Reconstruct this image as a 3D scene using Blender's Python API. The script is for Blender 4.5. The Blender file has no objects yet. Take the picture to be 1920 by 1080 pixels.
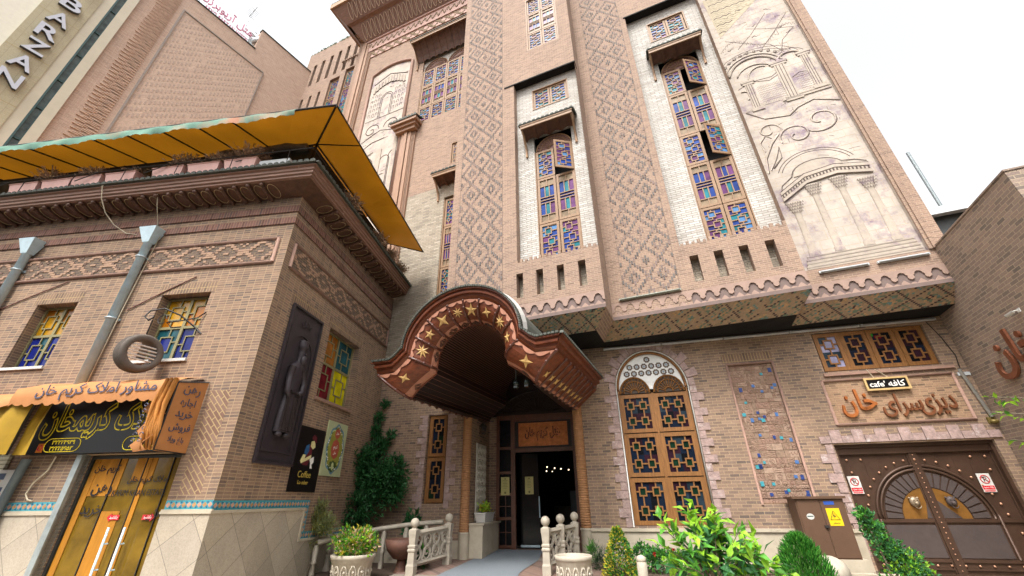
import bpy, math, random
from math import sin, cos, pi, radians as rad, sqrt
from mathutils import Matrix, Vector
from mathutils.geometry import tessellate_polygon
random.seed(7)
S = bpy.context.scene
COL = S.collection

# ------------------------------------------------------------------ camera
cam = bpy.data.cameras.new('camera'); cam.sensor_width = 36; cam.lens = 762.13/1920*36
cam.clip_start = .05; cam.clip_end = 2000
co = bpy.data.objects.new('camera', cam); COL.objects.link(co); S.camera = co
co.matrix_world = Matrix.Translation((0, 0, 1.6)) @ Matrix.Rotation(rad(90+27.548), 4, 'X') @ Matrix.Rotation(rad(-.716), 4, 'Z')

# ------------------------------------------------------------------ light: pale overcast sky, weak soft sun
SUN_EL, SUN_AZ = 58, 205          # azimuth clockwise from +Y
W_ = bpy.data.worlds.new('World'); S.world = W_; W_.use_nodes = True
nt = W_.node_tree; bg = nt.nodes['Background']
sky = nt.nodes.new('ShaderNodeTexSky'); sky.sky_type = 'NISHITA'; sky.sun_disc = False
sky.sun_elevation = rad(SUN_EL); sky.sun_rotation = rad(SUN_AZ)
sky.dust_density = 6; sky.air_density = 1.2; sky.ozone_density = 1
hs = nt.nodes.new('ShaderNodeHueSaturation'); hs.inputs['Saturation'].default_value = .1
nt.links.new(sky.outputs[0], hs.inputs['Color']); nt.links.new(hs.outputs[0], bg.inputs[0])
bg.inputs[1].default_value = .15
sun = bpy.data.lights.new('sun', 'SUN'); sun.energy = 1.3; sun.angle = rad(14); sun.color = (1, .95, .87)
so = bpy.data.objects.new('sun', sun); COL.objects.link(so)
so.rotation_euler = (rad(90-SUN_EL), 0, rad(180-SUN_AZ)); so.location = (0, -20, 40)
S.view_settings.view_transform = 'Standard'; S.view_settings.look = 'None'
S.view_settings.exposure = 1.4; S.view_settings.gamma = 1; S.view_settings.use_curve_mapping = False
S.render.engine = 'CYCLES'; S.cycles.max_bounces = 6; S.cycles.use_denoising = True
S.cycles.diffuse_bounces = 4; S.cycles.transparent_max_bounces = 8

# ------------------------------------------------------------------ materials
def nodes(name):
    m = bpy.data.materials.new(name); m.use_nodes = True
    return m, m.node_tree, m.node_tree.nodes['Principled BSDF']
def N(t, kind, **kw):
    n = t.nodes.new('ShaderNode'+kind)
    for k, v in kw.items():
        if k in n.inputs: n.inputs[k].default_value = v
        else: setattr(n, k, v)
    return n
def c4(c, k=1): return (min(1, c[0]*k), min(1, c[1]*k), min(1, c[2]*k), 1)
def hexc(h):
    r = []
    for i in (0, 2, 4):
        v = int(h[i:i+2], 16)/255; r.append(v/12.92 if v < .04045 else ((v+.055)/1.055)**2.4)
    return tuple(r)
def mat(name, col, rough=.75, metal=0, var=.18, scale=6, bump=0, stain=None, spec=.4, stretch=(1, 1, 1)):
    m, t, p = nodes(name)
    tc = N(t, 'TexCoord'); mp = N(t, 'Mapping'); mp.inputs['Scale'].default_value = stretch
    t.links.new(tc.outputs['Object'], mp.inputs[0])
    nz = N(t, 'TexNoise', Scale=scale, Detail=5.0, Roughness=.65); t.links.new(mp.outputs[0], nz.inputs['Vector'])
    r = N(t, 'ValToRGB'); e = r.color_ramp.elements
    e[0].position = .28; e[0].color = c4(col, 1-var); e[1].position = .72; e[1].color = c4(col, 1+var)
    t.links.new(nz.outputs['Fac'], r.inputs[0]); out = r.outputs[0]
    if stain:
        n2 = N(t, 'TexNoise', Scale=stain[1], Detail=6.0, Roughness=.7); t.links.new(tc.outputs['Object'], n2.inputs['Vector'])
        r2 = N(t, 'ValToRGB'); r2.color_ramp.elements[0].position = stain[2]; r2.color_ramp.elements[1].position = stain[2]+.14
        t.links.new(n2.outputs['Fac'], r2.inputs[0])
        mx = N(t, 'MixRGB'); t.links.new(r2.outputs[0], mx.inputs[0]); t.links.new(out, mx.inputs[1]); mx.inputs[2].default_value = c4(stain[0])
        out = mx.outputs[0]
    t.links.new(out, p.inputs['Base Color'])
    p.inputs['Roughness'].default_value = rough; p.inputs['Metallic'].default_value = metal
    p.inputs['Specular IOR Level'].default_value = spec
    if bump:
        b = N(t, 'Bump', Strength=bump, Distance=.02); t.links.new(nz.outputs['Fac'], b.inputs['Height']); t.links.new(b.outputs[0], p.inputs['Normal'])
    return m
def brick(name, cols, mortar, bw=.21, bh=.056, ms=.007, off=.5, rot=0, bump=.5, weather=.16, rough=.85, freq=2, stain=None):
    m, t, p = nodes(name)
    tc = N(t, 'TexCoord'); sx = N(t, 'SeparateXYZ'); t.links.new(tc.outputs['Object'], sx.inputs[0])
    ad = N(t, 'Math', operation='ADD'); t.links.new(sx.outputs[0], ad.inputs[0]); t.links.new(sx.outputs[1], ad.inputs[1])
    cb = N(t, 'CombineXYZ'); t.links.new(ad.outputs[0], cb.inputs[0]); t.links.new(sx.outputs[2], cb.inputs[1])
    v = cb.outputs[0]
    if rot:
        mp = N(t, 'Mapping'); mp.inputs['Rotation'].default_value = (0, 0, rad(rot)); t.links.new(v, mp.inputs[0]); v = mp.outputs[0]
    b = N(t, 'TexBrick'); b.offset = off; b.offset_frequency = freq; b.squash = 1
    for k, x in (('Scale', 1.0), ('Mortar Size', ms), ('Mortar Smooth', .15), ('Bias', 0), ('Brick Width', bw), ('Row Height', bh)): b.inputs[k].default_value = x
    b.inputs['Color1'].default_value = (0, 0, 0, 1); b.inputs['Color2'].default_value = (1, 1, 1, 1); b.inputs['Mortar'].default_value = (.5, .5, .5, 1)
    t.links.new(v, b.inputs['Vector'])
    r = N(t, 'ValToRGB'); e = r.color_ramp.elements; n = len(cols)
    e[0].position = 0; e[0].color = c4(cols[0]); e[1].position = 1; e[1].color = c4(cols[-1])
    for i in range(1, n-1): q = e.new(i/(n-1)); q.color = c4(cols[i])
    t.links.new(b.outputs['Color'], r.inputs[0])
    wm = N(t, 'Mapping'); wm.inputs['Scale'].default_value = (1.5, 1.5, .45); t.links.new(tc.outputs['Object'], wm.inputs[0]); nz = N(t, 'TexNoise', Scale=.9, Detail=8.0, Roughness=.72); t.links.new(wm.outputs[0], nz.inputs['Vector'])
    rr = N(t, 'ValToRGB'); rr.color_ramp.elements[0].position = .3; rr.color_ramp.elements[1].position = .7
    rr.color_ramp.elements[0].color = c4((1-weather,)*3); rr.color_ramp.elements[1].color = c4((1,)*3)
    t.links.new(nz.outputs['Fac'], rr.inputs[0])
    n3 = N(t, 'TexNoise', Scale=45.0, Detail=3.0); t.links.new(tc.outputs['Object'], n3.inputs['Vector'])
    r3 = N(t, 'ValToRGB'); r3.color_ramp.elements[0].color = c4((.8,)*3); r3.color_ramp.elements[1].color = c4((1.0,)*3)
    r3.color_ramp.elements[0].position = .3; r3.color_ramp.elements[1].position = .6
    t.links.new(n3.outputs['Fac'], r3.inputs[0])
    m0 = N(t, 'MixRGB'); t.links.new(b.outputs['Fac'], m0.inputs[0]); t.links.new(r.outputs[0], m0.inputs[1]); m0.inputs[2].default_value = c4(mortar)
    m1 = N(t, 'MixRGB', blend_type='MULTIPLY'); m1.inputs[0].default_value = 1; t.links.new(m0.outputs[0], m1.inputs[1]); t.links.new(rr.outputs[0], m1.inputs[2])
    m2 = N(t, 'MixRGB', blend_type='MULTIPLY'); m2.inputs[0].default_value = 1; t.links.new(m1.outputs[0], m2.inputs[1]); t.links.new(r3.outputs[0], m2.inputs[2])
    out = m2.outputs[0]
    t.links.new(out, p.inputs['Base Color']); p.inputs['Roughness'].default_value = rough; p.inputs['Specular IOR Level'].default_value = .25
    iv = N(t, 'Math', operation='MULTIPLY_ADD'); iv.inputs[1].default_value = -1; iv.inputs[2].default_value = 1; t.links.new(b.outputs['Fac'], iv.inputs[0])
    h = N(t, 'Math', operation='MULTIPLY_ADD'); h.inputs[1].default_value = .5; t.links.new(b.outputs['Color'], h.inputs[0]); t.links.new(iv.outputs[0], h.inputs[2])
    bp = N(t, 'Bump', Strength=bump, Distance=.012); t.links.new(h.outputs[0], bp.inputs['Height']); t.links.new(bp.outputs[0], p.inputs['Normal'])
    return m
def glass(name, col, rough=.25, spec=.22):
    m, t, p = nodes(name)
    tc = N(t, 'TexCoord'); nz = N(t, 'TexNoise', Scale=3.0, Detail=3.0); t.links.new(tc.outputs['Object'], nz.inputs['Vector'])
    r = N(t, 'ValToRGB'); r.color_ramp.elements[0].color = c4(col, .6); r.color_ramp.elements[1].color = c4(col, 1.3)
    r.color_ramp.elements[0].position = .3; r.color_ramp.elements[1].position = .7
    t.links.new(nz.outputs['Fac'], r.inputs[0]); t.links.new(r.outputs[0], p.inputs['Base Color'])
    p.inputs['Roughness'].default_value = rough; p.inputs['Specular IOR Level'].default_value = spec
    b = N(t, 'Bump', Strength=.08, Distance=.02); t.links.new(nz.outputs['Fac'], b.inputs['Height']); t.links.new(b.outputs[0], p.inputs['Normal'])
    return m
def leaf(name, col, tr=.3, sc=5.0, v=.35):
    m, t, p = nodes(name)
    oi = N(t, 'TexCoord'); nz = N(t, 'TexNoise', Scale=sc, Detail=2.0); t.links.new(oi.outputs['Object'], nz.inputs['Vector'])
    r = N(t, 'ValToRGB'); r.color_ramp.elements[0].color = c4(col, 1-v); r.color_ramp.elements[1].color = c4(col, 1+v)
    r.color_ramp.elements[0].position = .35; r.color_ramp.elements[1].position = .65
    t.links.new(nz.outputs['Fac'], r.inputs[0]); t.links.new(r.outputs[0], p.inputs['Base Color']); p.inputs['Roughness'].default_value = .5
    p.inputs['Specular IOR Level'].default_value = .35
    tl = N(t, 'BsdfTranslucent'); t.links.new(r.outputs[0], tl.inputs[0])
    mx = N(t, 'MixShader'); mx.inputs[0].default_value = tr; o = t.nodes['Material Output']
    t.links.new(p.outputs[0], mx.inputs[1]); t.links.new(tl.outputs[0], mx.inputs[2]); t.links.new(mx.outputs[0], o.inputs[0])
    return m
def lamp(name, col, s):
    m, t, p = nodes(name); p.inputs['Emission Color'].default_value = c4(col); p.inputs['Emission Strength'].default_value = s
    p.inputs['Base Color'].default_value = c4(col); return m
H = hexc
B_UP = brick('brick_upper', [H('7d685c'), H('947b6c'), H('9d8372'), H('897164'), H('a28774')], H('ac9783'), .2, .058, .006, weather=.14, bump=.3)
B_LEFT = brick('brick_left', [H('745f55'), H('8a7160'), H('957b68'), H('7e695d'), H('9b7e69'), H('8d7362'), H('6e5f57'), H('8b7362')], H('b09678'), .185, .06, .007, off=0.0, weather=.3, bump=.3)
B_GND = brick('brick_ground', [H('74635a'), H('977e6c'), H('8a7364'), H('a08672'), H('7d6a60'), H('937b6b'), H('6c5f58')], H('b0977a'), .23, .076, .007, weather=.3, bump=.3)
B_FAR = brick('brick_far', [H('b09484'), H('c2a693'), H('b69b8a'), H('c9ae9a')], H('cdb5a2'), .22, .075, .009, weather=.1, bump=.3)
B_ZIG = brick('brick_zigzag', [H('bda392'), H('cab09d'), H('c4aa97'), H('d0b6a2')], H('d0b9a6'), .3, .09, .006, rot=-45, bump=.4, weather=.06)
B_SOLD = brick('brick_soldier', [H('6d5a4e'), H('8a705f'), H('7b6557')], H('ad946e'), .075, .5, .008, off=0)
B_RED = brick('brick_dark_red', [H('5a403a'), H('75524a'), H('845f56'), H('64504c')], H('96775f'), .075, .6, .009, off=0)
B_HERR = brick('brick_herringbone', [H('7a5e50'), H('84695a'), H('8d7263')], H('ad946e'), .24, .08, .01, rot=45)
STONE_W = brick('split_stone_white', [H('aaa49c'), H('c2bdb6'), H('b7b1a9'), H('ccc8c2'), H('b0a89f')], H('90897f'), .3, .08, .008, bump=1.0, weather=.18)
STONE_B = brick('split_stone_beige', [H('8f8577'), H('aba08f'), H('a09483'), H('b8ad9d')], H('7b7266'), .27, .075, .005, bump=1.0, weather=.15)
SLAB = brick('stone_slab_diagonal', [H('a89d8e'), H('b8ac9b'), H('9c9284'), H('beb09c')], H('837a70'), .62, .62, .006, off=0, rot=52, bump=.15, weather=.22, rough=.6)
PLINTH = mat('plinth_stone', H('aca18e'), .65, var=.16, scale=3, stain=(H('7f7568'), 1.5, .58))
PINK = mat('pink_quoin_stone', H('96807a'), .8, var=.3, scale=9, bump=1.0, stain=(H('b8aeab'), 4, .57))
MOULD = mat('pink_moulding', H('8f7163'), .8, var=.15, scale=7, bump=.2)
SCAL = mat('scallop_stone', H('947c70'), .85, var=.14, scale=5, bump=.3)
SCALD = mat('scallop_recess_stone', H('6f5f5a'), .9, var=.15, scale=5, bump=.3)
WOOD = mat('window_wood', H('7b5228'), .55, var=.35, scale=7, stretch=(5, 5, .6), bump=.15)
WOODL = mat('window_wood_pale', H('84664a'), .6, var=.22, scale=7, stretch=(5, 5, .6), bump=.15)
WOODR = mat('varnished_red_wood', H('65331d'), .48, var=.45, scale=5, stretch=(1, 1, 3), spec=.35, stain=(H('4a2416'), 2.5, .55))
WOODP = mat('varnished_pale_wood', H('a3705a'), .5, var=.25, scale=5, spec=.35)
WOODD = mat('dark_plank_wood', H('22130f'), .45, var=.35, scale=4, spec=.5)
WOODE = mat('eave_brown_wood', H('7a5a4a'), .6, var=.3, scale=8, stretch=(.4, 2, 4), stain=(H('a4948a'), 6, .62))
WOODX = mat('eave_dark_wood', H('563a2c'), .65, var=.35, scale=6)
GOLD = mat('gold_inlay', H('b8945c'), .5, var=.15, scale=12)
BLACKW = brick('black_slats', [H('1c1a1a'), H('262323')], H('050505'), .1, 5, .012, off=0, bump=.4)
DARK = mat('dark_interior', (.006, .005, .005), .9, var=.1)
TILE_T = mat('teal_tile', H('3f8c97'), .35, var=.2, scale=20)
TILE_O = mat('ochre_tile', H('a5805a'), .4, var=.2, scale=20)
TILE_N = mat('navy_tile', H('2d3f74'), .35, var=.2, scale=20)
TILE_G = mat('green_tile', H('596654'), .4, var=.25, scale=20)
TILE_S = mat('sand_tile', H('8d7760'), .7, var=.25, scale=9)
TILE_D = mat('maroon_tile', H('3d2a2a'), .6, var=.2, scale=9)
TILE_W = mat('white_glazed_tile', H('d8d8d6'), .3, var=.08, scale=9)
CREAM = mat('cream_cladding', H('c2baa6'), .8, var=.06, scale=2)
CREAM2 = brick('cream_tile_cladding', [H('b8ad90'), H('c0b69a'), H('bcb294')], H('a39981'), .3, .045, .006, off=0, bump=.3, weather=.05)
TEALM = mat('teal_window_metal', H('35504f'), .5, var=.1)
GREYG = glass('grey_window_glass', H('57625f'), .15)
RELIEF = mat('carved_cream_plaster', H('aca196'), .9, var=.2, scale=1.6, bump=.25, stain=(H('80707a'), 1.0, .52))
CARVE = mat('carved_groove', H('4f423e'), .9, var=.25, scale=6)
PLAST = mat('carved_raised_plaster', H('a3978a'), .85, var=.16, scale=3, bump=.4, stain=(H('86767a'), 2.2, .54))
GREYM = mat('galvanised_metal', H('b2c6ce'), .5, 0, var=.15, scale=5)
WHITEP = mat('white_paint', H('bdbbb6'), .5, var=.06)
IRON = mat('dark_iron', H('34302e'), .55, .4, var=.25)
RUBBER = mat('worn_rubber', H('5b524b'), .85, var=.18, scale=12, bump=.2)
ROOFT = mat('grey_green_roof_tile', H('474a43'), .7, var=.25, scale=6)
YEL = leaf('yellow_tarpaulin', H('a26a14'), .16, .8, .12)
VAL = mat('faded_awning_valance', H('5c8070'), .85, var=.25, scale=2, stain=(H('94664c'), .5, .5))
ORANGE = mat('orange_awning_cloth', H('a87040'), .75, var=.16, scale=2)
MUSTARD = mat('mustard_awning_cloth', H('a5821f'), .75, var=.2, scale=2)
TARP = mat('grey_green_tarpaulin', H('4d4a3e'), .8, var=.3, scale=3)
TERRA = mat('pink_plastic_planter', H('d9aca2'), .6, var=.1)
DRY = leaf('dry_twig', H('8b6e58'), .1)
DRY2 = leaf('dry_flower', H('b7a184'), .1)
BRONZE = mat('dark_bronze', H('393236'), .5, .2, var=.2, scale=4, bump=.1)
COPPER = mat('beaten_copper', H('b06a3a'), .38, .5, var=.35, scale=6, bump=.4)
COPD = mat('brown_copper', H('7a4a34'), .5, .3, var=.25)
BLACKP = mat('black_panel', H('0c0b0e'), .35, var=.2)
YELTXT = mat('yellow_lettering', H('e0c81c'), .5, var=.05)
INK = mat('black_lettering', H('1b1a20'), .6, var=.1)
WHITET = mat('white_lettering', H('e6e4de'), .5, var=.05)
NAVYT = mat('grey_blue_lettering', H('4a4a5c'), .6, var=.1)
RED = mat('red_paint', H('b8262e'), .5, var=.1)
BLUE = mat('blue_paint', H('2a4fa0'), .5, var=.1)
SIGNY = mat('yellow_warning', H('d9b513'), .5, var=.06)
CABB = mat('brown_cabinet_metal', H('5e4636'), .5, .2, var=.1, scale=4)
GATEM = mat('bronze_gate_paint', H('48352a'), .42, .3, var=.2, scale=3)
GATEV = mat('grey_violet_gate_panel', H('453b39'), .6, .1, var=.15)
GATEO = mat('ochre_gate_panel', H('7a5424'), .45, .3, var=.2)
STUD = mat('copper_stud', H('b58a70'), .4, .5, var=.1)
MARBLE = mat('carved_cream_marble', H('aaa192'), .6, var=.18, scale=5, bump=.15, stain=(H('857c6e'), 3, .6))
ASPH = mat('asphalt', (.06, .06, .06), .9, var=.25, scale=20, bump=.3)
PAVE = brick('brick_paving', [H('7a6257'), H('8a7064'), H('6d5a52')], H('8f857a'), .2, .1, .008, bump=.3)
MATT = mat('grey_ribbed_mat', H('6f767c'), .9, var=.15, scale=20, stretch=(1, 14, 1), bump=.4)
SOIL = mat('soil', H('4a3b30'), .95, var=.3, scale=10, bump=.5)
TERR = mat('terracotta_basin', H('5e4034'), .7, var=.3)
L_DARK = leaf('dark_green_leaf', H('2a5a30')); L_DARK2 = leaf('deep_green_leaf', H('386b3c'))
L_LIME = leaf('lime_leaf', H('93c238'), .4); L_MID = leaf('mid_green_leaf', H('569236'), .35)
L_GOLD = leaf('gold_leaf', H('b8ad3a'), .35); L_OLIVE = leaf('olive_leaf', H('7d8559'), .25); L_PINKF = leaf('pale_flower', H('c0a183'), .2)
L_CYP = leaf('thuja_leaf', H('2c6b1f'), .2); L_RED = leaf('red_flower', H('b02a22'), .2); L_WHT = leaf('cream_blossom', H('cfd0b0'), .2)
BARK = mat('grey_bark', H('6a5f50'), .9, var=.3, scale=10, bump=.4)
GLASS_UP = [glass('blue_glass', H('243f82'), .3, .07), glass('violet_glass', H('5e3662'), .3, .07), glass('teal_glass', H('256f7a'), .3, .07), glass('pale_blue_glass', H('4f78a4'), .3, .07), glass('indigo_glass', H('2b2f6a'), .3, .07), glass('clear_beige_glass', H('86745f'), .3, .07)]
GLASS_GND = [glass('dark_blue_glass', H('121c2c')), glass('dark_wine_glass', H('2a1620')), glass('dark_green_glass', H('10281a')), glass('slate_glass', H('26323c')), glass('black_glass', H('0d0f14'))]
G_AMB = glass('amber_glass', H('a0740f'), .2, .4); G_AMB2 = glass('orange_glass', H('94580d'), .2, .4); G_NAVY = glass('navy_glass', H('151f63'), .15); G_TEALD = glass('dark_teal_glass', H('1b4a52'), .15)
G_RED = glass('red_glass', H('6e1020'), .15); G_LEMON = glass('lemon_glass', H('b9ad10'), .2); G_GRN = glass('bottle_green_glass', H('1c3a26'), .15)
# ------------------------------------------------------------------ frames: local x = along the wall, -y = out of the wall, z = up
class Frame:
    def __init__(s, ox, oy, yaw):
        a = rad(yaw); s.u = Vector((sin(a), cos(a))); s.n = Vector((s.u.y, -s.u.x)); s.o = Vector((ox, oy))
        s.M = Matrix(((s.u.x, -s.n.x, 0, ox), (s.u.y, -s.n.y, 0, oy), (0, 0, 1, 0), (0, 0, 0, 1)))
    def w(s, u, d, z=0): p = s.o+s.u*u+s.n*d; return (p.x, p.y, z)
CX, CY, JX, JY = -5.2686, 8.0, -4.5434, 13.9929
LW = Frame(CX, CY, 97.1)        # left building, street face (u runs to the corner at 0)
RW = Frame(CX, CY, 6.9)         # left building, face towards the hotel
U = Frame(JX, JY, 112.7)        # hotel, upper floors
G = Frame(JX, JY, 104.5)        # hotel, ground floor
_p = U.w(16.15, -1.1)
WR = Frame(_p[0], _p[1], 202.7) # wall on the right
T = Frame(-14.8426, 19.3851, 31.6)  # tall blind wall behind the left building
ID = Frame(0, 0, 90)            # world: u = X, d = -Y
class MB:
    def __init__(s): s.v = []; s.f = []; s.mi = []; s.sm = []; s.m = 0; s.s = False
    def add(s, vs, fs):
        b = len(s.v); s.v += vs
        for f in fs: s.f.append([b+i for i in f]); s.mi.append(s.m); s.sm.append(s.s)
        return b
    def mat(s, i): s.m = i; return s
    def quad(s, *p): s.add(list(p), [list(range(len(p)))])
    def box(s, u0, u1, d0, d1, z0, z1):
        if u0 > u1: u0, u1 = u1, u0
        if d0 > d1: d0, d1 = d1, d0
        if z0 > z1: z0, z1 = z1, z0
        s.add([(u0, d0, z0), (u1, d0, z0), (u1, d1, z0), (u0, d1, z0), (u0, d0, z1), (u1, d0, z1), (u1, d1, z1), (u0, d1, z1)],
              [(0, 1, 2, 3), (4, 7, 6, 5), (0, 4, 5, 1), (1, 5, 6, 2), (2, 6, 7, 3), (3, 7, 4, 0)])
    def prism(s, pts, d0, d1, holes=(), back=False):       # outline in (u, z) between depths d0 (back) and d1 (front)
        loops = [list(pts)]+[list(h) for h in holes]; flat = [p for l in loops for p in l]
        tri = tessellate_polygon([[Vector((p[0], p[1], 0)) for p in l] for l in loops])
        s.add([(p[0], d1, p[1]) for p in flat], [list(t) for t in tri])
        if back: s.add([(p[0], d0, p[1]) for p in flat], [list(t) for t in tri])
        if d0 != d1:
            for l in loops:
                n = len(l)
                b = [(p[0], d0, p[1]) for p in l]+[(p[0], d1, p[1]) for p in l]
                s.add(b, [(i, (i+1) % n, n+(i+1) % n, n+i) for i in range(n)])
    def tube(s, path, r, n=6, closed=False, r1=None, cap=True):
        P = [Vector(p) for p in path]; L = len(P); base = len(s.v); vs = []
        ref = None
        for i, p in enumerate(P):
            t = (P[(i+1) % L]-P[i-1]) if closed or 0 < i < L-1 else (P[1]-P[0] if i == 0 else P[-1]-P[-2])
            if t.length < 1e-9: t = Vector((0, 0, 1))
            t.normalize()
            if ref is None: ref = Vector((0, 0, 1)) if abs(t.z) < .9 else Vector((1, 0, 0))
            a = ref-t*ref.dot(t)
            if a.length < 1e-6: a = t.orthogonal()
            a.normalize(); ref = a; b = t.cross(a)
            rr = r if r1 is None else r+(r1-r)*i/(L-1)
            for k in range(n): vs.append(tuple(p+(a*cos(2*pi*k/n)+b*sin(2*pi*k/n))*rr))
        fs = []
        for i in range(L if closed else L-1):
            j = (i+1) % L
            for k in range(n): fs.append((i*n+k, i*n+(k+1) % n, j*n+(k+1) % n, j*n+k))
        if not closed and cap: fs += [list(range(n)), list(range((L-1)*n, L*n))]
        o = s.s; s.s = n > 4; s.add(vs, fs); s.s = o
    def lathe(s, prof, c, n=16, ry=1, a0=0, a1=2*pi):      # prof: (radius, z)
        full = abs(a1-a0-2*pi) < 1e-6; k = n if full else n+1; vs = []
        for r, z in prof:
            for i in range(k):
                a = a0+(a1-a0)*i/n; vs.append((c[0]+r*cos(a), c[1]+r*sin(a)*ry, c[2]+z))
        fs = [(j*k+i, j*k+(i+1) % k, (j+1)*k+(i+1) % k, (j+1)*k+i) for j in range(len(prof)-1) for i in range(n)]
        o = s.s; s.s = True; s.add(vs, fs); s.s = o
    def ball(s, c, r, n=12, m=8, sx=1, sy=1, sz=1):
        prof = [(max(1e-4, r*sin(pi*j/m)), -r*cos(pi*j/m)*sz) for j in range(m+1)]
        b = len(s.v); s.lathe([(p[0]*sx, p[1]) for p in prof], c, n, sy/sx)
    def text(s, body, u, d, z, size, h=None, w=None, ext=.01, off=0, align='C', f=None):
        vs, fs = textmesh(body, off)
        x0 = min(v[0] for v in vs); x1 = max(v[0] for v in vs); y0 = min(v[1] for v in vs); y1 = max(v[1] for v in vs)
        k = size/(y1-y0) if h is None else h/(y1-y0); kx = k if w is None else w/(x1-x0)
        ox = {'C': (x0+x1)/2, 'L': x0, 'R': x1}[align]
        P = [((v[0]-ox)*kx, (v[1]-(y0+y1)/2)*k, v[2]) for v in vs]
        zs = sorted(set(round(p[2], 5) for p in P)); zm = zs[-1] if zs else 0
        s.add([f(p[0], p[1], d+(ext if p[2] > 0 else 0)) if f else (u+p[0], d+(ext if p[2] > 0 else 0), z+p[1]) for p in P], fs)
    def xf(s, i0, fn):
        for i in range(i0, len(s.v)): s.v[i] = fn(*s.v[i])
FORMS = {'ا': 0xFE8D, 'ب': 0xFE8F, 'پ': 0xFB56, 'ت': 0xFE95, 'ج': 0xFE9D, 'ح': 0xFEA1, 'خ': 0xFEA5, 'د': 0xFEA9, 'ر': 0xFEAD, 'ز': 0xFEAF, 'س': 0xFEB1,
         'ش': 0xFEB5, 'ع': 0xFEC9, 'غ': 0xFECD, 'ف': 0xFED1, 'ک': 0xFB8E, 'گ': 0xFB92, 'ل': 0xFEDD, 'م': 0xFEE1, 'ن': 0xFEE5, 'و': 0xFEED, 'ه': 0xFEE9, 'ی': 0xFBFC, 'آ': 0xFE81, 'ط': 0xFEC1, 'ﻻ': 0xFEFB}
STOP = 'ادرزوآﻻ'
def shape(t):
    t = t.replace('لا', 'ﻻ'); out = []
    for i, c in enumerate(t):
        if c in FORMS:
            prev = i > 0 and t[i-1] in FORMS and t[i-1] not in STOP
            nxt = i < len(t)-1 and t[i+1] in FORMS and c not in STOP
            out.append(chr(FORMS[c]+(3 if prev and nxt else 2 if nxt else 1 if prev else 0)))
        else: out.append(c)
    return ''.join(reversed(out)) if any(c in FORMS for c in t) else t
_tc = {}
def textmesh(body, off=0):
    key = (body, off)
    if key not in _tc:
        c = bpy.data.curves.new('t', 'FONT'); c.body = shape(body); c.extrude = .05; c.offset = off; c.resolution_u = 4
        o = bpy.data.objects.new('t', c); COL.objects.link(o)
        dg = bpy.context.evaluated_depsgraph_get(); me = bpy.data.meshes.new_from_object(o.evaluated_get(dg))
        _tc[key] = ([tuple(v.co) for v in me.vertices], [list(p.vertices) for p in me.polygons])
        bpy.data.objects.remove(o); bpy.data.curves.remove(c); bpy.data.meshes.remove(me)
    return _tc[key]
class Thing:
    def __init__(s, name, label, cat, F, base=(0, 0, 0), group=None, kind=None):
        s.F = F; s.b = base; o = bpy.data.objects.new(name, None); COL.objects.link(o); o.empty_display_size = .2
        o.matrix_world = F.M @ Matrix.Translation((base[0], -base[1], base[2])); s.o = o
        tag(o, label, cat, group, kind)
    def part(s, name, mb, mats, parent=None, label=None):
        o = mesh(name, mb, mats, s.b); o.parent = parent or s.o
        if label: o['label'] = label
        return o
def tag(o, label=None, cat=None, group=None, kind=None):
    if label: o['label'] = label
    if cat: o['category'] = cat
    if group: o['group'] = group
    if kind: o['kind'] = kind
def mesh(name, mb, mats, b=(0, 0, 0)):
    if not isinstance(mats, (list, tuple)): mats = [mats]
    me = bpy.data.meshes.new(name)
    me.from_pydata([(v[0]-b[0], -(v[1]-b[1]), v[2]-b[2]) for v in mb.v], [], mb.f)
    for m in mats: me.materials.append(m)
    me.polygons.foreach_set('material_index', [min(i, len(mats)-1) for i in mb.mi]); me.polygons.foreach_set('use_smooth', mb.sm)
    me.update(); o = bpy.data.objects.new(name, me); COL.objects.link(o); return o
def single(name, label, cat, F, mb, mats, base=(0, 0, 0), group=None, kind=None):
    o = mesh(name, mb, mats, base); o.matrix_world = F.M @ Matrix.Translation((base[0], -base[1], base[2])); tag(o, label, cat, group, kind); return o
def dup(root, mw, label=None):
    r = root.copy(); COL.objects.link(r); r.matrix_world = mw
    if label: r['label'] = label
    for ch in list(root.children):
        c = ch.copy(); COL.objects.link(c); c.parent = r
        for g in list(ch.children):
            q = g.copy(); COL.objects.link(q); q.parent = c
    return r
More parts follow.
